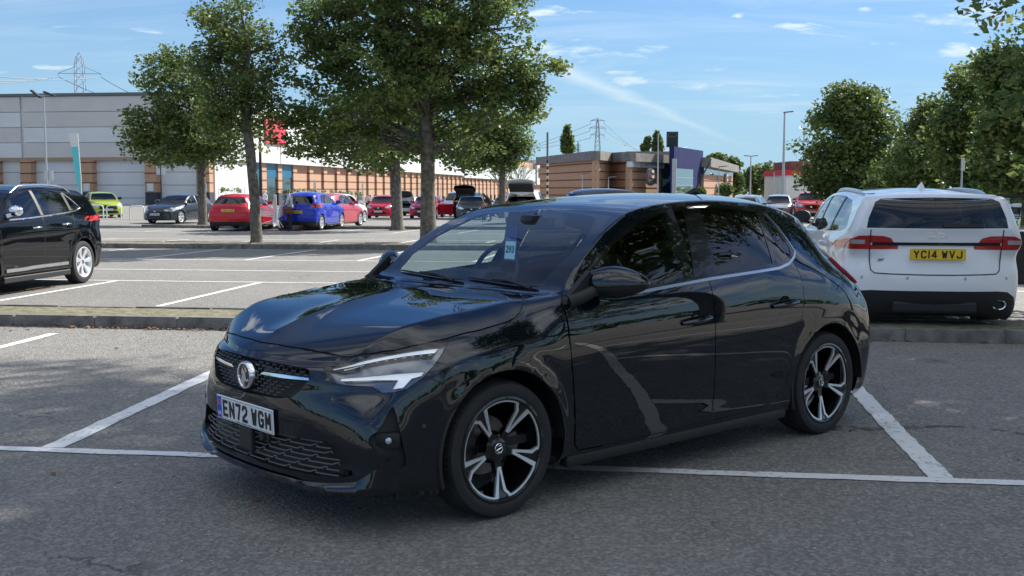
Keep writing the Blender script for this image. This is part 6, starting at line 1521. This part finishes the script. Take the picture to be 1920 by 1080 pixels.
        b = bmesh.new(); V = [b.verts.new(v) for v in ((p.x - n_.x, p.y - n_.y, 4.6), (q.x - n_.x * 4, q.y - n_.y * 4, 4.3), (p.x - n_.x, p.y - n_.y, 6.0))]; b.faces.new(V); e = bmesh.ops.extrude_face_region(b, geom=b.faces[:]); bmesh.ops.translate(b, vec=-n_ * 3, verts=[v for v in e['geom'] if isinstance(v, bmesh.types.BMVert)]); bobj('gable', b, M_BUFF, bw)
    # round signs
    mk = mat('sign_grey', (.10, .10, .105), .45)
    for (u, v, Dp, ru, rv, Pa, Pb) in ((1204, 332, 119.5, 10, 16, E_, F_), (1346, 338, 140, 7, 14, G1, G2)):
        p = at(u, v, Dp) - O; d = (Pb - Pa).normalized(); n_ = Vector((d.y, -d.x, 0)); rr = rv * Dp / CAM_F
        M = Matrix.Translation(p + n_ * 1.0) @ Matrix.Rotation(math.atan2(n_.y, n_.x), 4, 'Z')
        b = bmesh.new(); lathe(b, [(.15, .01), (.15, rr), (-.15, rr)], 32, 'X'); b.transform(M); so = bobj('round_sign', b, mk, bw, smooth=30)
        b = bmesh.new(); bx(b, .16, .2, -.55 * rr, -.05 * rr, -.1, .25, 0); bx(b, .16, .2, .0, .5 * rr, -.12, .16, 1); bx(b, .16, .2, -.1, .45, .45, .75, 1); b.transform(M); bobj('sign_marks', b, [mat('sign_red2', (.45, .03, .02), .5), M_WFAS], so)
    # black rooftop sign box
    p = gdep(1258, 124); b = bmesh.new(); z0, z1 = at(1258, 276, 124).z, at(1258, 247, 124).z
    sgn = empty('rooftop_sign', (p.x, p.y, 5.5)); tag(sgn, 'black square sign box standing above the dark blue entrance', 'sign')
    bx(b, -.62, .62, -.3, .3, z0 - 5.5, z1 - 5.5); bobj('sign_box', b, mat('sign_black', (.015, .016, .02), .4), sgn)
    b = bmesh.new(); bx(b, -.3, .3, -.2, .2, -1.5, z0 - 5.5); bobj('sign_support', b, M_DPOST, sgn)
    b = bmesh.new()
    for k in range(22):
        a = 2 * math.pi * k / 22; a2 = 2 * math.pi * (k + 1) / 22; tube(b, [(.48 * math.cos(a), -.32, 1.9 + .26 * math.sin(a)), (.48 * math.cos(a2), -.32, 1.9 + .26 * math.sin(a2))], .02, 4)
    bobj('sign_ring', b, mat('sign_grey2', (.2, .2, .21), .5), sgn)
    t = text_obj('sign_lettering', 'BOWL', .30, M_WFAS, sgn, loc=(.16, -.32, 1.88), rot=(math.pi / 2, 0, 0)) if 0 else None
    # ---- far cream restaurant with red stripe, brown mass on top
    D = 118; x0, x1 = gdep(1471, D).x, gdep(1530, D).x; fb = empty('restaurant', (x0, D, gz(x0, D))); tag(fb, 'small cream building with a red roof stripe beside the round-headed tree', 'building')
    b = bmesh.new(); bx(b, 0, x1 - x0, 0, 10, -.5, 4.05); bobj('wall', b, mat('cream_render', (.72, .69, .62), .7), fb)
    b = bmesh.new(); bx(b, -.12, x1 - x0, -.12, 10, 3.75, 4.35); bobj('roof_stripe', b, mat('stripe_red', (.60, .02, .04), .5), fb)
    b = bmesh.new(); bx(b, 1.0, x1 - x0, 2, 10, 4.35, 5.3); bobj('roof_block', b, mat('brown_block', (.20, .09, .06), .8), fb)
    # low brick wall under the right-hand trees
    b = bmesh.new(); p = gdep(1640, 76); bx(b, -4, 24, 0, .3, 0, 1.3); o = bobj('brick_wall', b, mat('dark_brick', (.10, .06, .045), .9, noise=.3, nscale=3), None); o.location = p; tag(o, 'low dark brick wall in shade under the right-hand trees', 'wall')
    V = []; rs = np.random.RandomState(1)
    b = bmesh.new(); f = [b.verts.new(q) for q in [gdep(1855, 40) + Vector((0, 0, .03)), gdep(2300, 40) + Vector((0, 0, .03)), gdep(2300, 62) + Vector((0, 0, .03)), gdep(1870, 62) + Vector((0, 0, .03))]]; b.faces.new(f); bobj('grass_verge', b, mat('grass', (.10, .17, .02), .95, noise=.35, nscale=3), kind='structure')
def post(name, label, u, D, vtop, kind='plain', cat='lamp post', m=None, r_=.07, group=None, vbot=None):
    p = gdep(u, D); zt = at(u, vtop, D).z - p.z; e = empty(name, p, 0); tag(e, label, cat, group)
    b = bmesh.new(); tube(b, [(0, 0, -.1), (0, 0, zt * .35), (0, 0, zt)], [r_ * 1.25, r_ * 1.05, r_ * .62], 10); bobj('pole', b, m or M_STEEL, e, smooth=50)
    H_ = D / CAM_F
    if kind == 'flood2':
        for dx, ang in ((-14 * H_, 38), (11 * H_, -30)):
            b = bmesh.new(); rbx(b, -.42, .42, -.22, .22, -.07, .07, .04, 2, M=Matrix.Translation((dx, 0, zt + .10)) @ Matrix.Rotation(R(ang if dx < 0 else 22), 4, 'Y')); bobj('floodlight', b, M_DPOST, e, smooth=40)
        b = bmesh.new(); tube(b, [(-10 * H_, 0, zt), (12 * H_, 0, zt)], .04, 6); bobj('bracket', b, M_STEEL, e)
    elif kind in ('twin', 'single'):
        for sx_ in ((-1, 1) if kind == 'twin' else (1,)):
            b = bmesh.new(); tube(b, [(0, 0, zt), (sx_ * 3 * H_, 0, zt + .03)], .04, 6); bobj('bracket', b, M_STEEL, e)
            b = bmesh.new(); rbx(b, -.40, .40, -.14, .14, -.05, .05, .03, 2, M=Matrix.Translation((sx_ * 7 * H_, 0, zt + .05)) @ Matrix.Rotation(R(-6 * sx_), 4, 'Y')); bobj('lamp_head', b, M_SEAM, e, smooth=40)
    return e, zt
def pylon(u, D, vtop, label, arms, wb, wt):
    p = gdep(u, D); s = D / CAM_F; zt = at(u, vtop, D).z - p.z; e = empty('pylon', p, R(8)); tag(e, label, 'pylon')
    m = mat('pylon_steel', (.20, .23, .27), .6, .3); b = bmesh.new(); r_ = s * .55
    def hw(z): return wb * s * (1 - z / zt) ** 1.0 * .5 + wt * s * .5 * min(1, (zt - z) / (zt * .06) + .1)
    zs = list(np.linspace(0, zt * .97, 17))
    for z0, z1 in zip(zs, zs[1:]):
        a, c = hw(z0), hw(z1)
        for sx_ in (-1, 1):
            for sy_ in (-1, 1): tube(b, [(sx_ * a, sy_ * a, z0), (sx_ * c, sy_ * c, z1)], r_, 4, cap=False)
            tube(b, [(-sx_ * a, -a, z0), (sx_ * c, -c, z1)], r_ * .6, 4, cap=False); tube(b, [(sx_ * a, -a, z0), (sx_ * c, c, z1)], r_ * .6, 4, cap=False)
    for sx_ in (-1, 1):
        tube(b, [(sx_ * hw(zs[-1]), 0, zs[-1]), (0, 0, zt)], r_, 4)
    bobj('tower', b, m, e); tips = []
    for (v, L_, rise) in arms:
        b = bmesh.new(); z = at(u, v, D).z - p.z; L2 = L_ * s
        for sx_ in (-1, 1):
            tube(b, [(0, 0, z), (sx_ * L2, 0, z)], r_ * .9, 4); tube(b, [(sx_ * hw(z) , 0, z + rise * s), (sx_ * L2, 0, z)], r_ * .8, 4); tube(b, [(sx_ * L2, 0, z), (sx_ * L2, 0, z - 6 * s)], r_ * .7, 4); tips.append(Vector((sx_ * L2, 0, z - 6 * s)))
        bobj('crossarm', b, m, e)
    return e, tips, m
def cable(e, m, a, c, sag, r_):
    b = bmesh.new(); P = [a.lerp(c, t) - Vector((0, 0, sag * 4 * t * (1 - t))) for t in np.linspace(0, 1, 13)]; tube(b, P, r_, 4, cap=False); return bobj('power_cable', b, m, e)
def person(name, label, loc, yaw, pose, height=1.7, top=(.3, .3, .3), legs=(.02, .025, .05), hair=(.03, .02, .015), skin=(.45, .27, .19), bag=None):
    """one continuous skinned body with clothes as material zones; pose: dict of joints in units of height"""
    J = dict(pelvis=(0, 0, .52), waist=(0, 0, .60), chest=(0, 0, .72), neck=(0, 0, .83), head=(.01, 0, .885), crown=(.01, 0, .955), shL=(0, .105, .80), shR=(0, -.105, .80), elL=(.02, .13, .63), elR=(.02, -.13, .63), haL=(.10, .12, .50), haR=(.10, -.12, .50), hipL=(0, .05, .50), hipR=(0, -.05, .50), knL=(.02, .055, .27), knR=(.01, -.055, .27), anL=(-.01, .055, .04), anR=(0, -.055, .04), toL=(.10, .06, .015), toR=(.11, -.06, .015)); J.update(pose)
    E = [('pelvis', 'waist'), ('waist', 'chest'), ('chest', 'neck'), ('neck', 'head'), ('head', 'crown'), ('chest', 'shL'), ('chest', 'shR'), ('shL', 'elL'), ('elL', 'haL'), ('shR', 'elR'), ('elR', 'haR'), ('pelvis', 'hipL'), ('pelvis', 'hipR'), ('hipL', 'knL'), ('knL', 'anL'), ('anL', 'toL'), ('hipR', 'knR'), ('knR', 'anR'), ('anR', 'toR')]
    rad = dict(pelvis=.085, waist=.078, chest=.09, neck=.035, head=.055, crown=.045, shL=.042, shR=.042, elL=.03, elR=.03, haL=.022, haR=.022, hipL=.062, hipR=.062, knL=.042, knR=.042, anL=.03, anR=.03, toL=.022, toR=.022)
    names = list(J); e = empty(name, loc, yaw); tag(e, label, 'person')
    me = bpy.data.meshes.new('body'); me.from_pydata([tuple(Vector(J[n]) * height) for n in names], [(names.index(a), names.index(b_)) for a, b_ in E], []); o = bpy.data.objects.new('body', me); COL.objects.link(o)
    md = o.modifiers.new('s', 'SKIN'); 
    for i, n in enumerate(names): me.skin_vertices[0].data[i].radius = (rad[n] * height,) * 2; me.skin_vertices[0].data[i].use_root = (n == 'pelvis')
    o.modifiers.new('u', 'SUBSURF').levels = 2; bpy.context.view_layer.update()
    m2 = bpy.data.meshes.new_from_object(o.evaluated_get(bpy.context.evaluated_depsgraph_get())); bpy.data.objects.remove(o)
    for x in (mat('skin', skin, .5), mat(name + label[:6] + '_top', top, .8), mat(name + label[:6] + '_legs', legs, .8), mat(name + label[:6] + '_hair', hair, .7), M_PLK): m2.materials.append(x)
    K = {n: Vector(J[n]) * height for n in names}
    def near(c, a, b_): p, q = K[a], K[b_]; d = q - p; t = max(0, min(1, (c - p).dot(d) / d.length_squared)); return (c - p - d * t).length, t
    for f in m2.polygons:
        c = f.center; best = min(((near(c, a, b_)[0] / (rad[a] * height), a, b_, near(c, a, b_)[1]) for a, b_ in E))
        _, a, b_, t = best; mi = 1
        if b_ in ('head', 'crown'): mi = 0; hd = K['head']; mi = 3 if (c.z > hd.z + .03 or c.x < hd.x - .01) else 0
        elif b_ in ('haL', 'haR'): mi = 0 if t > .75 or pose.get('short') else 1
        elif a in ('hipL', 'hipR', 'knL', 'knR') or b_ in ('hipL', 'hipR'): mi = 2
        elif b_ in ('toL', 'toR'): mi = 4
        elif a == 'pelvis' and b_ == 'waist' and t < .3: mi = 2
        f.material_index = mi
    setsmooth(m2); m2.name = 'body'; ob = bpy.data.objects.new('body', m2); link(ob, e)
    b = bmesh.new()                                           # nose, ears
    hd = K['head']; b2 = bmesh.new(); bmesh.ops.create_icosphere(b2, subdivisions=1, radius=.016); b2.transform(Matrix.Translation(hd + Vector((.058 * height, 0, -.01)))); merge(b, b2); bobj('nose', b, MATS['skin'], e)
    return e, K
def build_street():
    post('lamp_post', 'tall grey post with two tilted floodlights in front of the grey store', 92, 80, 179, 'flood2', group='lamp posts')
    post('lamp_post', 'tallest thin lamp post rising beside the cream restaurant', 1466, 92, 211, 'single', group='lamp posts', r_=.11)
    post('lamp_post', 'double-headed lamp post in front of the far dark trees', 1405, 135, 293, 'twin', group='lamp posts', r_=.10)
    post('lamp_post', 'lamp post with a short arm close to the left side of the round tree', 1503, 120, 247, 'single', group='lamp posts', r_=.10)
    post('lamp_post', 'lamp post half hidden by the round tree, its arm pointing left', 1510, 135, 266, 'twin', group='lamp posts', r_=.10)
    post('lamp_post', 'small lamp post with a white notice low on its pole', 1449, 105, 323, 'plain', group='lamp posts', r_=.06)
    post('lamp_post', 'black lamp column standing at the right of the slim tree', 491, 66, 172, 'plain', group='lamp posts', m=M_DPOST, r_=.085)
    post('lamp_post', 'slender post in front of the bowling wall beside the dark blue entrance', 1232, 100, 250, 'plain', group='lamp posts', r_=.07)
    for u, v, lab in ((1091, 326, 'short grey lamp in front of the shaded bowling wall, left one'), (1140, 333, 'short grey lamp in front of the shaded bowling wall, right one'), (1346, 313, 'low double lamp in front of the bowling building right wing')): post('lamp_post', lab, u, 108, v, 'single', group='lamp posts', r_=.05)
    # post with signs
    for (u, D, vt, lab, sg) in ((96, 42, 318, 'white pair of small signs on a post behind the black crossover', 1), (305, 60, 307, 'thin dark post with a blank sign plate in front of the grey store', 1), (1799, 27, 297, 'sign post with a small grey plate in front of the right-hand trees', 2)):
        e, zt = post('sign_post', lab, u, D, vt, 'plain', cat='sign post', r_=.03 if D < 50 else .04, m=M_STEEL if u != 305 else M_DPOST); s = D / CAM_F
        b = bmesh.new()
        if sg == 1: bx(b, -8 * s, -1 * s, -.03, -.01, zt - 20 * s, zt - 2 * s); bx(b, 1 * s, 8 * s, -.03, -.01, zt - 20 * s, zt - 2 * s)
        else: bx(b, -3.4 * s, 3.4 * s, -.06, -.04, zt - 23 * s, zt, 0)
        bobj('sign_plate', b, mat('plate_grey', (.5, .52, .54), .5), e)
    p = gdep(1026, 100); s = 100 / CAM_F; e = empty('striped_pole', p); tag(e, 'thin pole banded black and white at the left corner of the bowling building', 'pole'); b = bmesh.new(); zt = at(1026, 248, 100).z - p.z
    for k in range(26): lathe(b, [(zt * k / 26, .09), (zt * (k + 1) / 26, .09)], 8, 'Z', mi=(k % 2) if k < 17 else 2)
    bobj('pole', b, [M_PLK, mat('pole_cream', (.6, .5, .38), .6), M_SEAM], e)
    # feather flag
    p = gdep(152, 58); s = 58 / CAM_F; e = empty('feather_flag', p); tag(e, 'tall white and turquoise feather flag between lamp post and lime hatchback', 'flag'); zt = at(140, 250, 58).z - p.z
    b = bmesh.new(); tube(b, [(.12, 0, 0), (.10, 0, zt * .5), (.0, 0, zt)], .028, 6); bobj('pole', b, M_WFAS, e)
    b = bmesh.new(); n = 14; pr = None
    for k in range(n + 1):
        t = k / n; z = zt * (1 - .72 * t); w_ = (.50 - .40 * t); yv = .05 * math.sin(t * 7); r_ = [b.verts.new((.02 * 1 + .09 * t - w_, yv, z)), b.verts.new((.0 + .10 * t, 0, z))]
        if pr:
            f = b.faces.new((pr[0], pr[1], r_[1], r_[0])); f.material_index = 0 if k <= 3 else 1
        pr = r_
    e2 = bmesh.ops.extrude_face_region(b, geom=b.faces[:]); bmesh.ops.translate(b, vec=(0, .01, 0), verts=[v for v in e2['geom'] if isinstance(v, bmesh.types.BMVert)])
    bobj('banner', b, [M_WFAS, mat('turquoise', (.10, .55, .62), .7)], e)
    # cycle hoops
    first = None
    for k, u in enumerate((150, 182, 215, 258)):
        p = gdep(u, 59)
        if first is None:
            first = empty('cycle_hoop', p, 0); b = bmesh.new(); w_ = .38 * 1.0
            P = [(-w_, 0, 0), (-w_, 0, .62), (-w_ + .04, 0, .70), (-w_ + .12, 0, .74), (w_ - .12, 0, .74), (w_ - .04, 0, .70), (w_, 0, .62), (w_, 0, 0)]; tube(b, P, .035, 8); bobj('hoop', b, mat('hoop_white', (.7, .7, .66), .4), first, smooth=60); o = first
        else: o = copy_tree(first); o.location = p
        tag(o, ['leftmost white cycle hoop, right of the black crossover tail lamp', 'second white cycle hoop from the left, under the flag', 'third white cycle hoop from the left, before the lime hatchback bonnet', 'rightmost white cycle hoop, next to the dark grey hatchback'][k], 'cycle hoop', 'white cycle hoops')
    # plant trolleys by the shops
    rs = np.random.RandomState(8)
    for k, (u, D) in enumerate([(425, 84), (448, 88), (540, 92), (556, 96), (572, 92), (590, 98), (606, 95), (622, 98), (640, 96), (656, 100), (672, 98)]):
        p = gdep(u, D); e = empty('plant_trolley', p, R(80)); tag(e, ['white plant rack beside the white shutter', 'plant rack left of the slim tree', 'plant rack beside the brick pier behind the woman', 'rack of yellow-green plants behind the blue roof', 'plant rack above the middle of the blue roof', 'plant rack over the right end of the blue roof', 'plant rack behind the rose red roof', 'rack with a pale bush above the rose red roof', 'rack with red-leaved plants left of the white hatchback', 'tall rack above the white hatchback', 'last plant rack, left of the red hatchback'][k], 'plant rack', 'plant racks outside the shops')
        b = bmesh.new()
        for x in (-.65, .65):
            for y in (-.28, .28): tube(b, [(x, y, 0), (x, y, 1.9)], .025, 5)
        for z in (.3, .85, 1.4): bx(b, -.66, .66, -.3, .3, z, z + .04)
        bobj('rack', b, M_STEEL if k % 3 else M_WFAS, e); V, C, kk = leaves([((0, 0, z), (.65, .3, .2), 1) for z in (.55, 1.1, 1.65)], 420, .075, 200 + k, .1, 14, .1); quads('plants', V, [LEAF_B, LEAF_C, LEAF_A][k % 3], e)
    # pylons
    e, tips, m = pylon(160, 330, 98, 'large double-sided pylon standing behind the grey store roof', [(138, 38, 13), (184, 44, 9)], 7, 14)
    s = 330 / CAM_F
    for (uu, v, tp) in ((-250, 106, 0), (-250, 118, 0), (-250, 92, 1)):
        c = at(uu, v, 250) - e.location; c = Matrix.Rotation(-R(8), 3, 'Z') @ c; cable(e, m, tips[tp], c, 3, .10)
    for (uu, v, tp) in ((420, 210, 1), (420, 222, 0), (-200, 160, 2)):
        c = at(uu, v, 300) - e.location; c = Matrix.Rotation(-R(8), 3, 'Z') @ c; cable(e, m, tips[tp], c, 3, .09)
    e, tips, m = pylon(1119, 560, 221, 'distant slim pylon with three pairs of arms above the bowling roof', [(226, 13, 3), (240, 15, 4), (253, 13, 4)], 15, 3)
    for i, tp in enumerate(tips):
        for (uu, v, Dn) in (((880, 292 - i * 4, 800) if i % 2 == 0 else (1290, 345 - i * 14, 700)),):
            c = at(uu, v, Dn) - e.location; c = Matrix.Rotation(-R(8), 3, 'Z') @ c; cable(e, m, tp, c, 4, .10)
    pylon(1083, 900, 265, 'faint third pylon, tiny, between the poplar and the slim pylon', [(272, 4, 1), (280, 4, 1)], 5, 1.5)
    # people and trolley
    p = gdep(545, 43.2); M = p
    e, K = person('person', 'woman in grey cardigan and navy trousers pushing a trolley, brown bag at her side', p, math.pi - R(5), dict(haL=(.20, .06, .60), haR=(.20, -.06, .60), elL=(.06, .12, .62), elR=(.06, -.12, .62), head=(.05, 0, .885), crown=(.05, 0, .95), neck=(.02, 0, .83), anR=(.05, -.05, .04), toR=(.15, -.05, .015), anL=(-.05, .05, .04), toL=(.05, .05, .015)), 1.64, top=(.50, .52, .55), legs=(.012, .018, .05), hair=(.22, .10, .05))
    bg_ = empty('shoulder_bag', p + Vector((-.02, -.24, .80)), 0); tag(bg_, 'brown shoulder bag hanging at the side of the woman with the trolley', 'bag'); b = bmesh.new(); rbx(b, -.20, .14, -.06, .06, -.14, .12, .05, 3); bobj('pouch', b, mat('brown_leather', (.13, .035, .03), .55), bg_, smooth=50); b = bmesh.new(); tube(b, [(-.12, 0, .1), (.0, .08, .5), (.10, 0, .1)], .015, 6); bobj('strap', b, MATS['brown_leather'], bg_)
    tr = empty('shopping_trolley', gdep(505, 43.0), R(178)); tag(tr, 'silver wire shopping trolley in front of the woman, right of the slim tree', 'shopping trolley'); mw = mat('trolley_wire', (.74, .76, .78), .4, .3)
    b = bmesh.new()
    def lerp3(a, c, t): return tuple(x + (y - x) * t for x, y in zip(a, c))
    # basket: wide at the handle (x<0 local is towards the woman), narrower at the nose
    T = [(-.52, -.29, 1.0), (-.52, .29, 1.0), (.50, .22, .90), (.50, -.22, .90)]; Bt = [(-.42, -.24, .55), (-.42, .24, .55), (.40, .17, .60), (.40, -.17, .60)]
    for lvl in np.linspace(0, 1, 7):
        q = [lerp3(a, c, lvl) for a, c in zip(Bt, T)]
        for i in range(4): tube(b, [q[i], q[(i + 1) % 4]], .012 if lvl in (0, 1) else .013, 4)
    for i in range(4):
        for t in np.linspace(0, 1, 9): tube(b, [lerp3(Bt[i], Bt[(i + 1) % 4], t), lerp3(T[i], T[(i + 1) % 4], t)], .012, 4)
    bobj('basket', b, mw, tr)
    b = bmesh.new()
    for y in (-.24, .24): tube(b, [(-.50, y, .98), (-.46, y, .60), (-.20, y, .42), (.45, y * .8, .22), (.50, y * .8, .12)], .018, 6); tube(b, [(-.30, y, .46), (-.50, y, .14)], .018, 6)
    bobj('frame', b, mw, tr); b = bmesh.new(); tube(b, [(-.60, -.28, 1.05), (-.60, .28, 1.05)], .022, 8); bobj('handle', b, mat('handle_red', (.4, .02, .03), .4), tr)
    for x, y in ((-.5, -.24), (-.5, .24), (.5, -.2), (.5, .2)): b = bmesh.new(); lathe(b, [(-.02, .01), (-.02, .07), (.02, .07), (.02, .01)], 14, 'Y', c=(x, y, .07)); bobj('castor', b, M_PLK, tr)
    b = bmesh.new(); rbx(b, -.10, .02, -.03, .03, .60, 1.42, .02, 2); o = bobj('ticket_post', b, M_WFAS, None); o.location = gdep(519, 44.5); tag(o, 'white upright post right beside the shopping trolley', 'post')
    p = gdep(920, 62); person('person', 'man in a black T-shirt leaning forward beside the dark grey saloon', p, math.pi, dict(waist=(.03, 0, .60), chest=(.10, 0, .70), neck=(.17, 0, .79), head=(.22, 0, .82), crown=(.25, 0, .885), shL=(.12, .10, .77), shR=(.12, -.10, .77), elL=(.16, .12, .62), elR=(.16, -.12, .62), haL=(.26, .10, .56), haR=(.26, -.10, .56)), 1.80, top=(.012, .012, .014), hair=(.035, .02, .012), legs=(.05, .05, .06))
    p = gdep(907, 61.5); person('person', 'small child in front of the leaning man', p, math.pi / 2, dict(), 1.15, top=(.25, .12, .10), hair=(.10, .05, .02))
    for u, D, lab, c in ((598, 92, 'far pedestrian above the blue hatchback roof', (.5, .5, .5)), (690, 96, 'far pedestrian in dark clothes behind the red hatchback, left one', (.02, .02, .03)), (703, 97, 'far pedestrian in dark clothes behind the red hatchback, right one', (.03, .03, .05)), (769, 92, 'far pedestrian in light blue near the raised black tailgate', (.3, .5, .6)), (1399, 95, 'dark-haired figure showing above the silver-blue estate', (.1, .02, .02)), (497, 86, 'figure in white by the shop doors behind the slim tree', (.7, .7, .7))):
        person('person', lab, gdep(u, D), math.pi * 1.5, dict(), 1.72, top=c)
    # folding chair framed by the open door
    p = gdep(1897, 45); e = empty('folding_chair', p, R(30)); tag(e, 'dark metal folding chair on the grass framed by the open car door', 'chair'); b = bmesh.new()
    for y in (-.22, .22): tube(b, [(-.25, y, 0), (.1, y, .5), (.25, y, .95)], .018, 6); tube(b, [(.25, y, 0), (-.22, y, .48)], .018, 6)
    bobj('frame', b, M_DPOST, e); b = bmesh.new(); bx(b, -.24, .14, -.22, .22, .46, .49); bobj('seat', b, M_DPOST, e); b = bmesh.new(); bx(b, .17, .20, -.22, .22, .62, .92, M=Matrix.Identity(4)); bobj('backrest', b, M_DPOST, e)
    e = gdep(1560, 8)
    # drain grate under the crossover
    p = gp(30, 541); e = empty('drain_grate', p + Vector((0, 0, .004)), GA); tag(e, 'rusty iron drain grate in the asphalt by the crossover shadow', 'drain'); b = bmesh.new(); bx(b, -.45, .45, -.28, .28, -.02, .002); bobj('frame', b, mat('rust', (.10, .05, .03), .8), e); b = bmesh.new()
    for k in range(9): bx(b, -.40 + k * .095, -.36 + k * .095, -.24, .24, .002, .012)
    bobj('bars', b, mat('rust2', (.16, .085, .05), .75), e)
build_ground()
build_buildings()
build_trees()
car, S = build_corsa()
build_cars()
build_street()
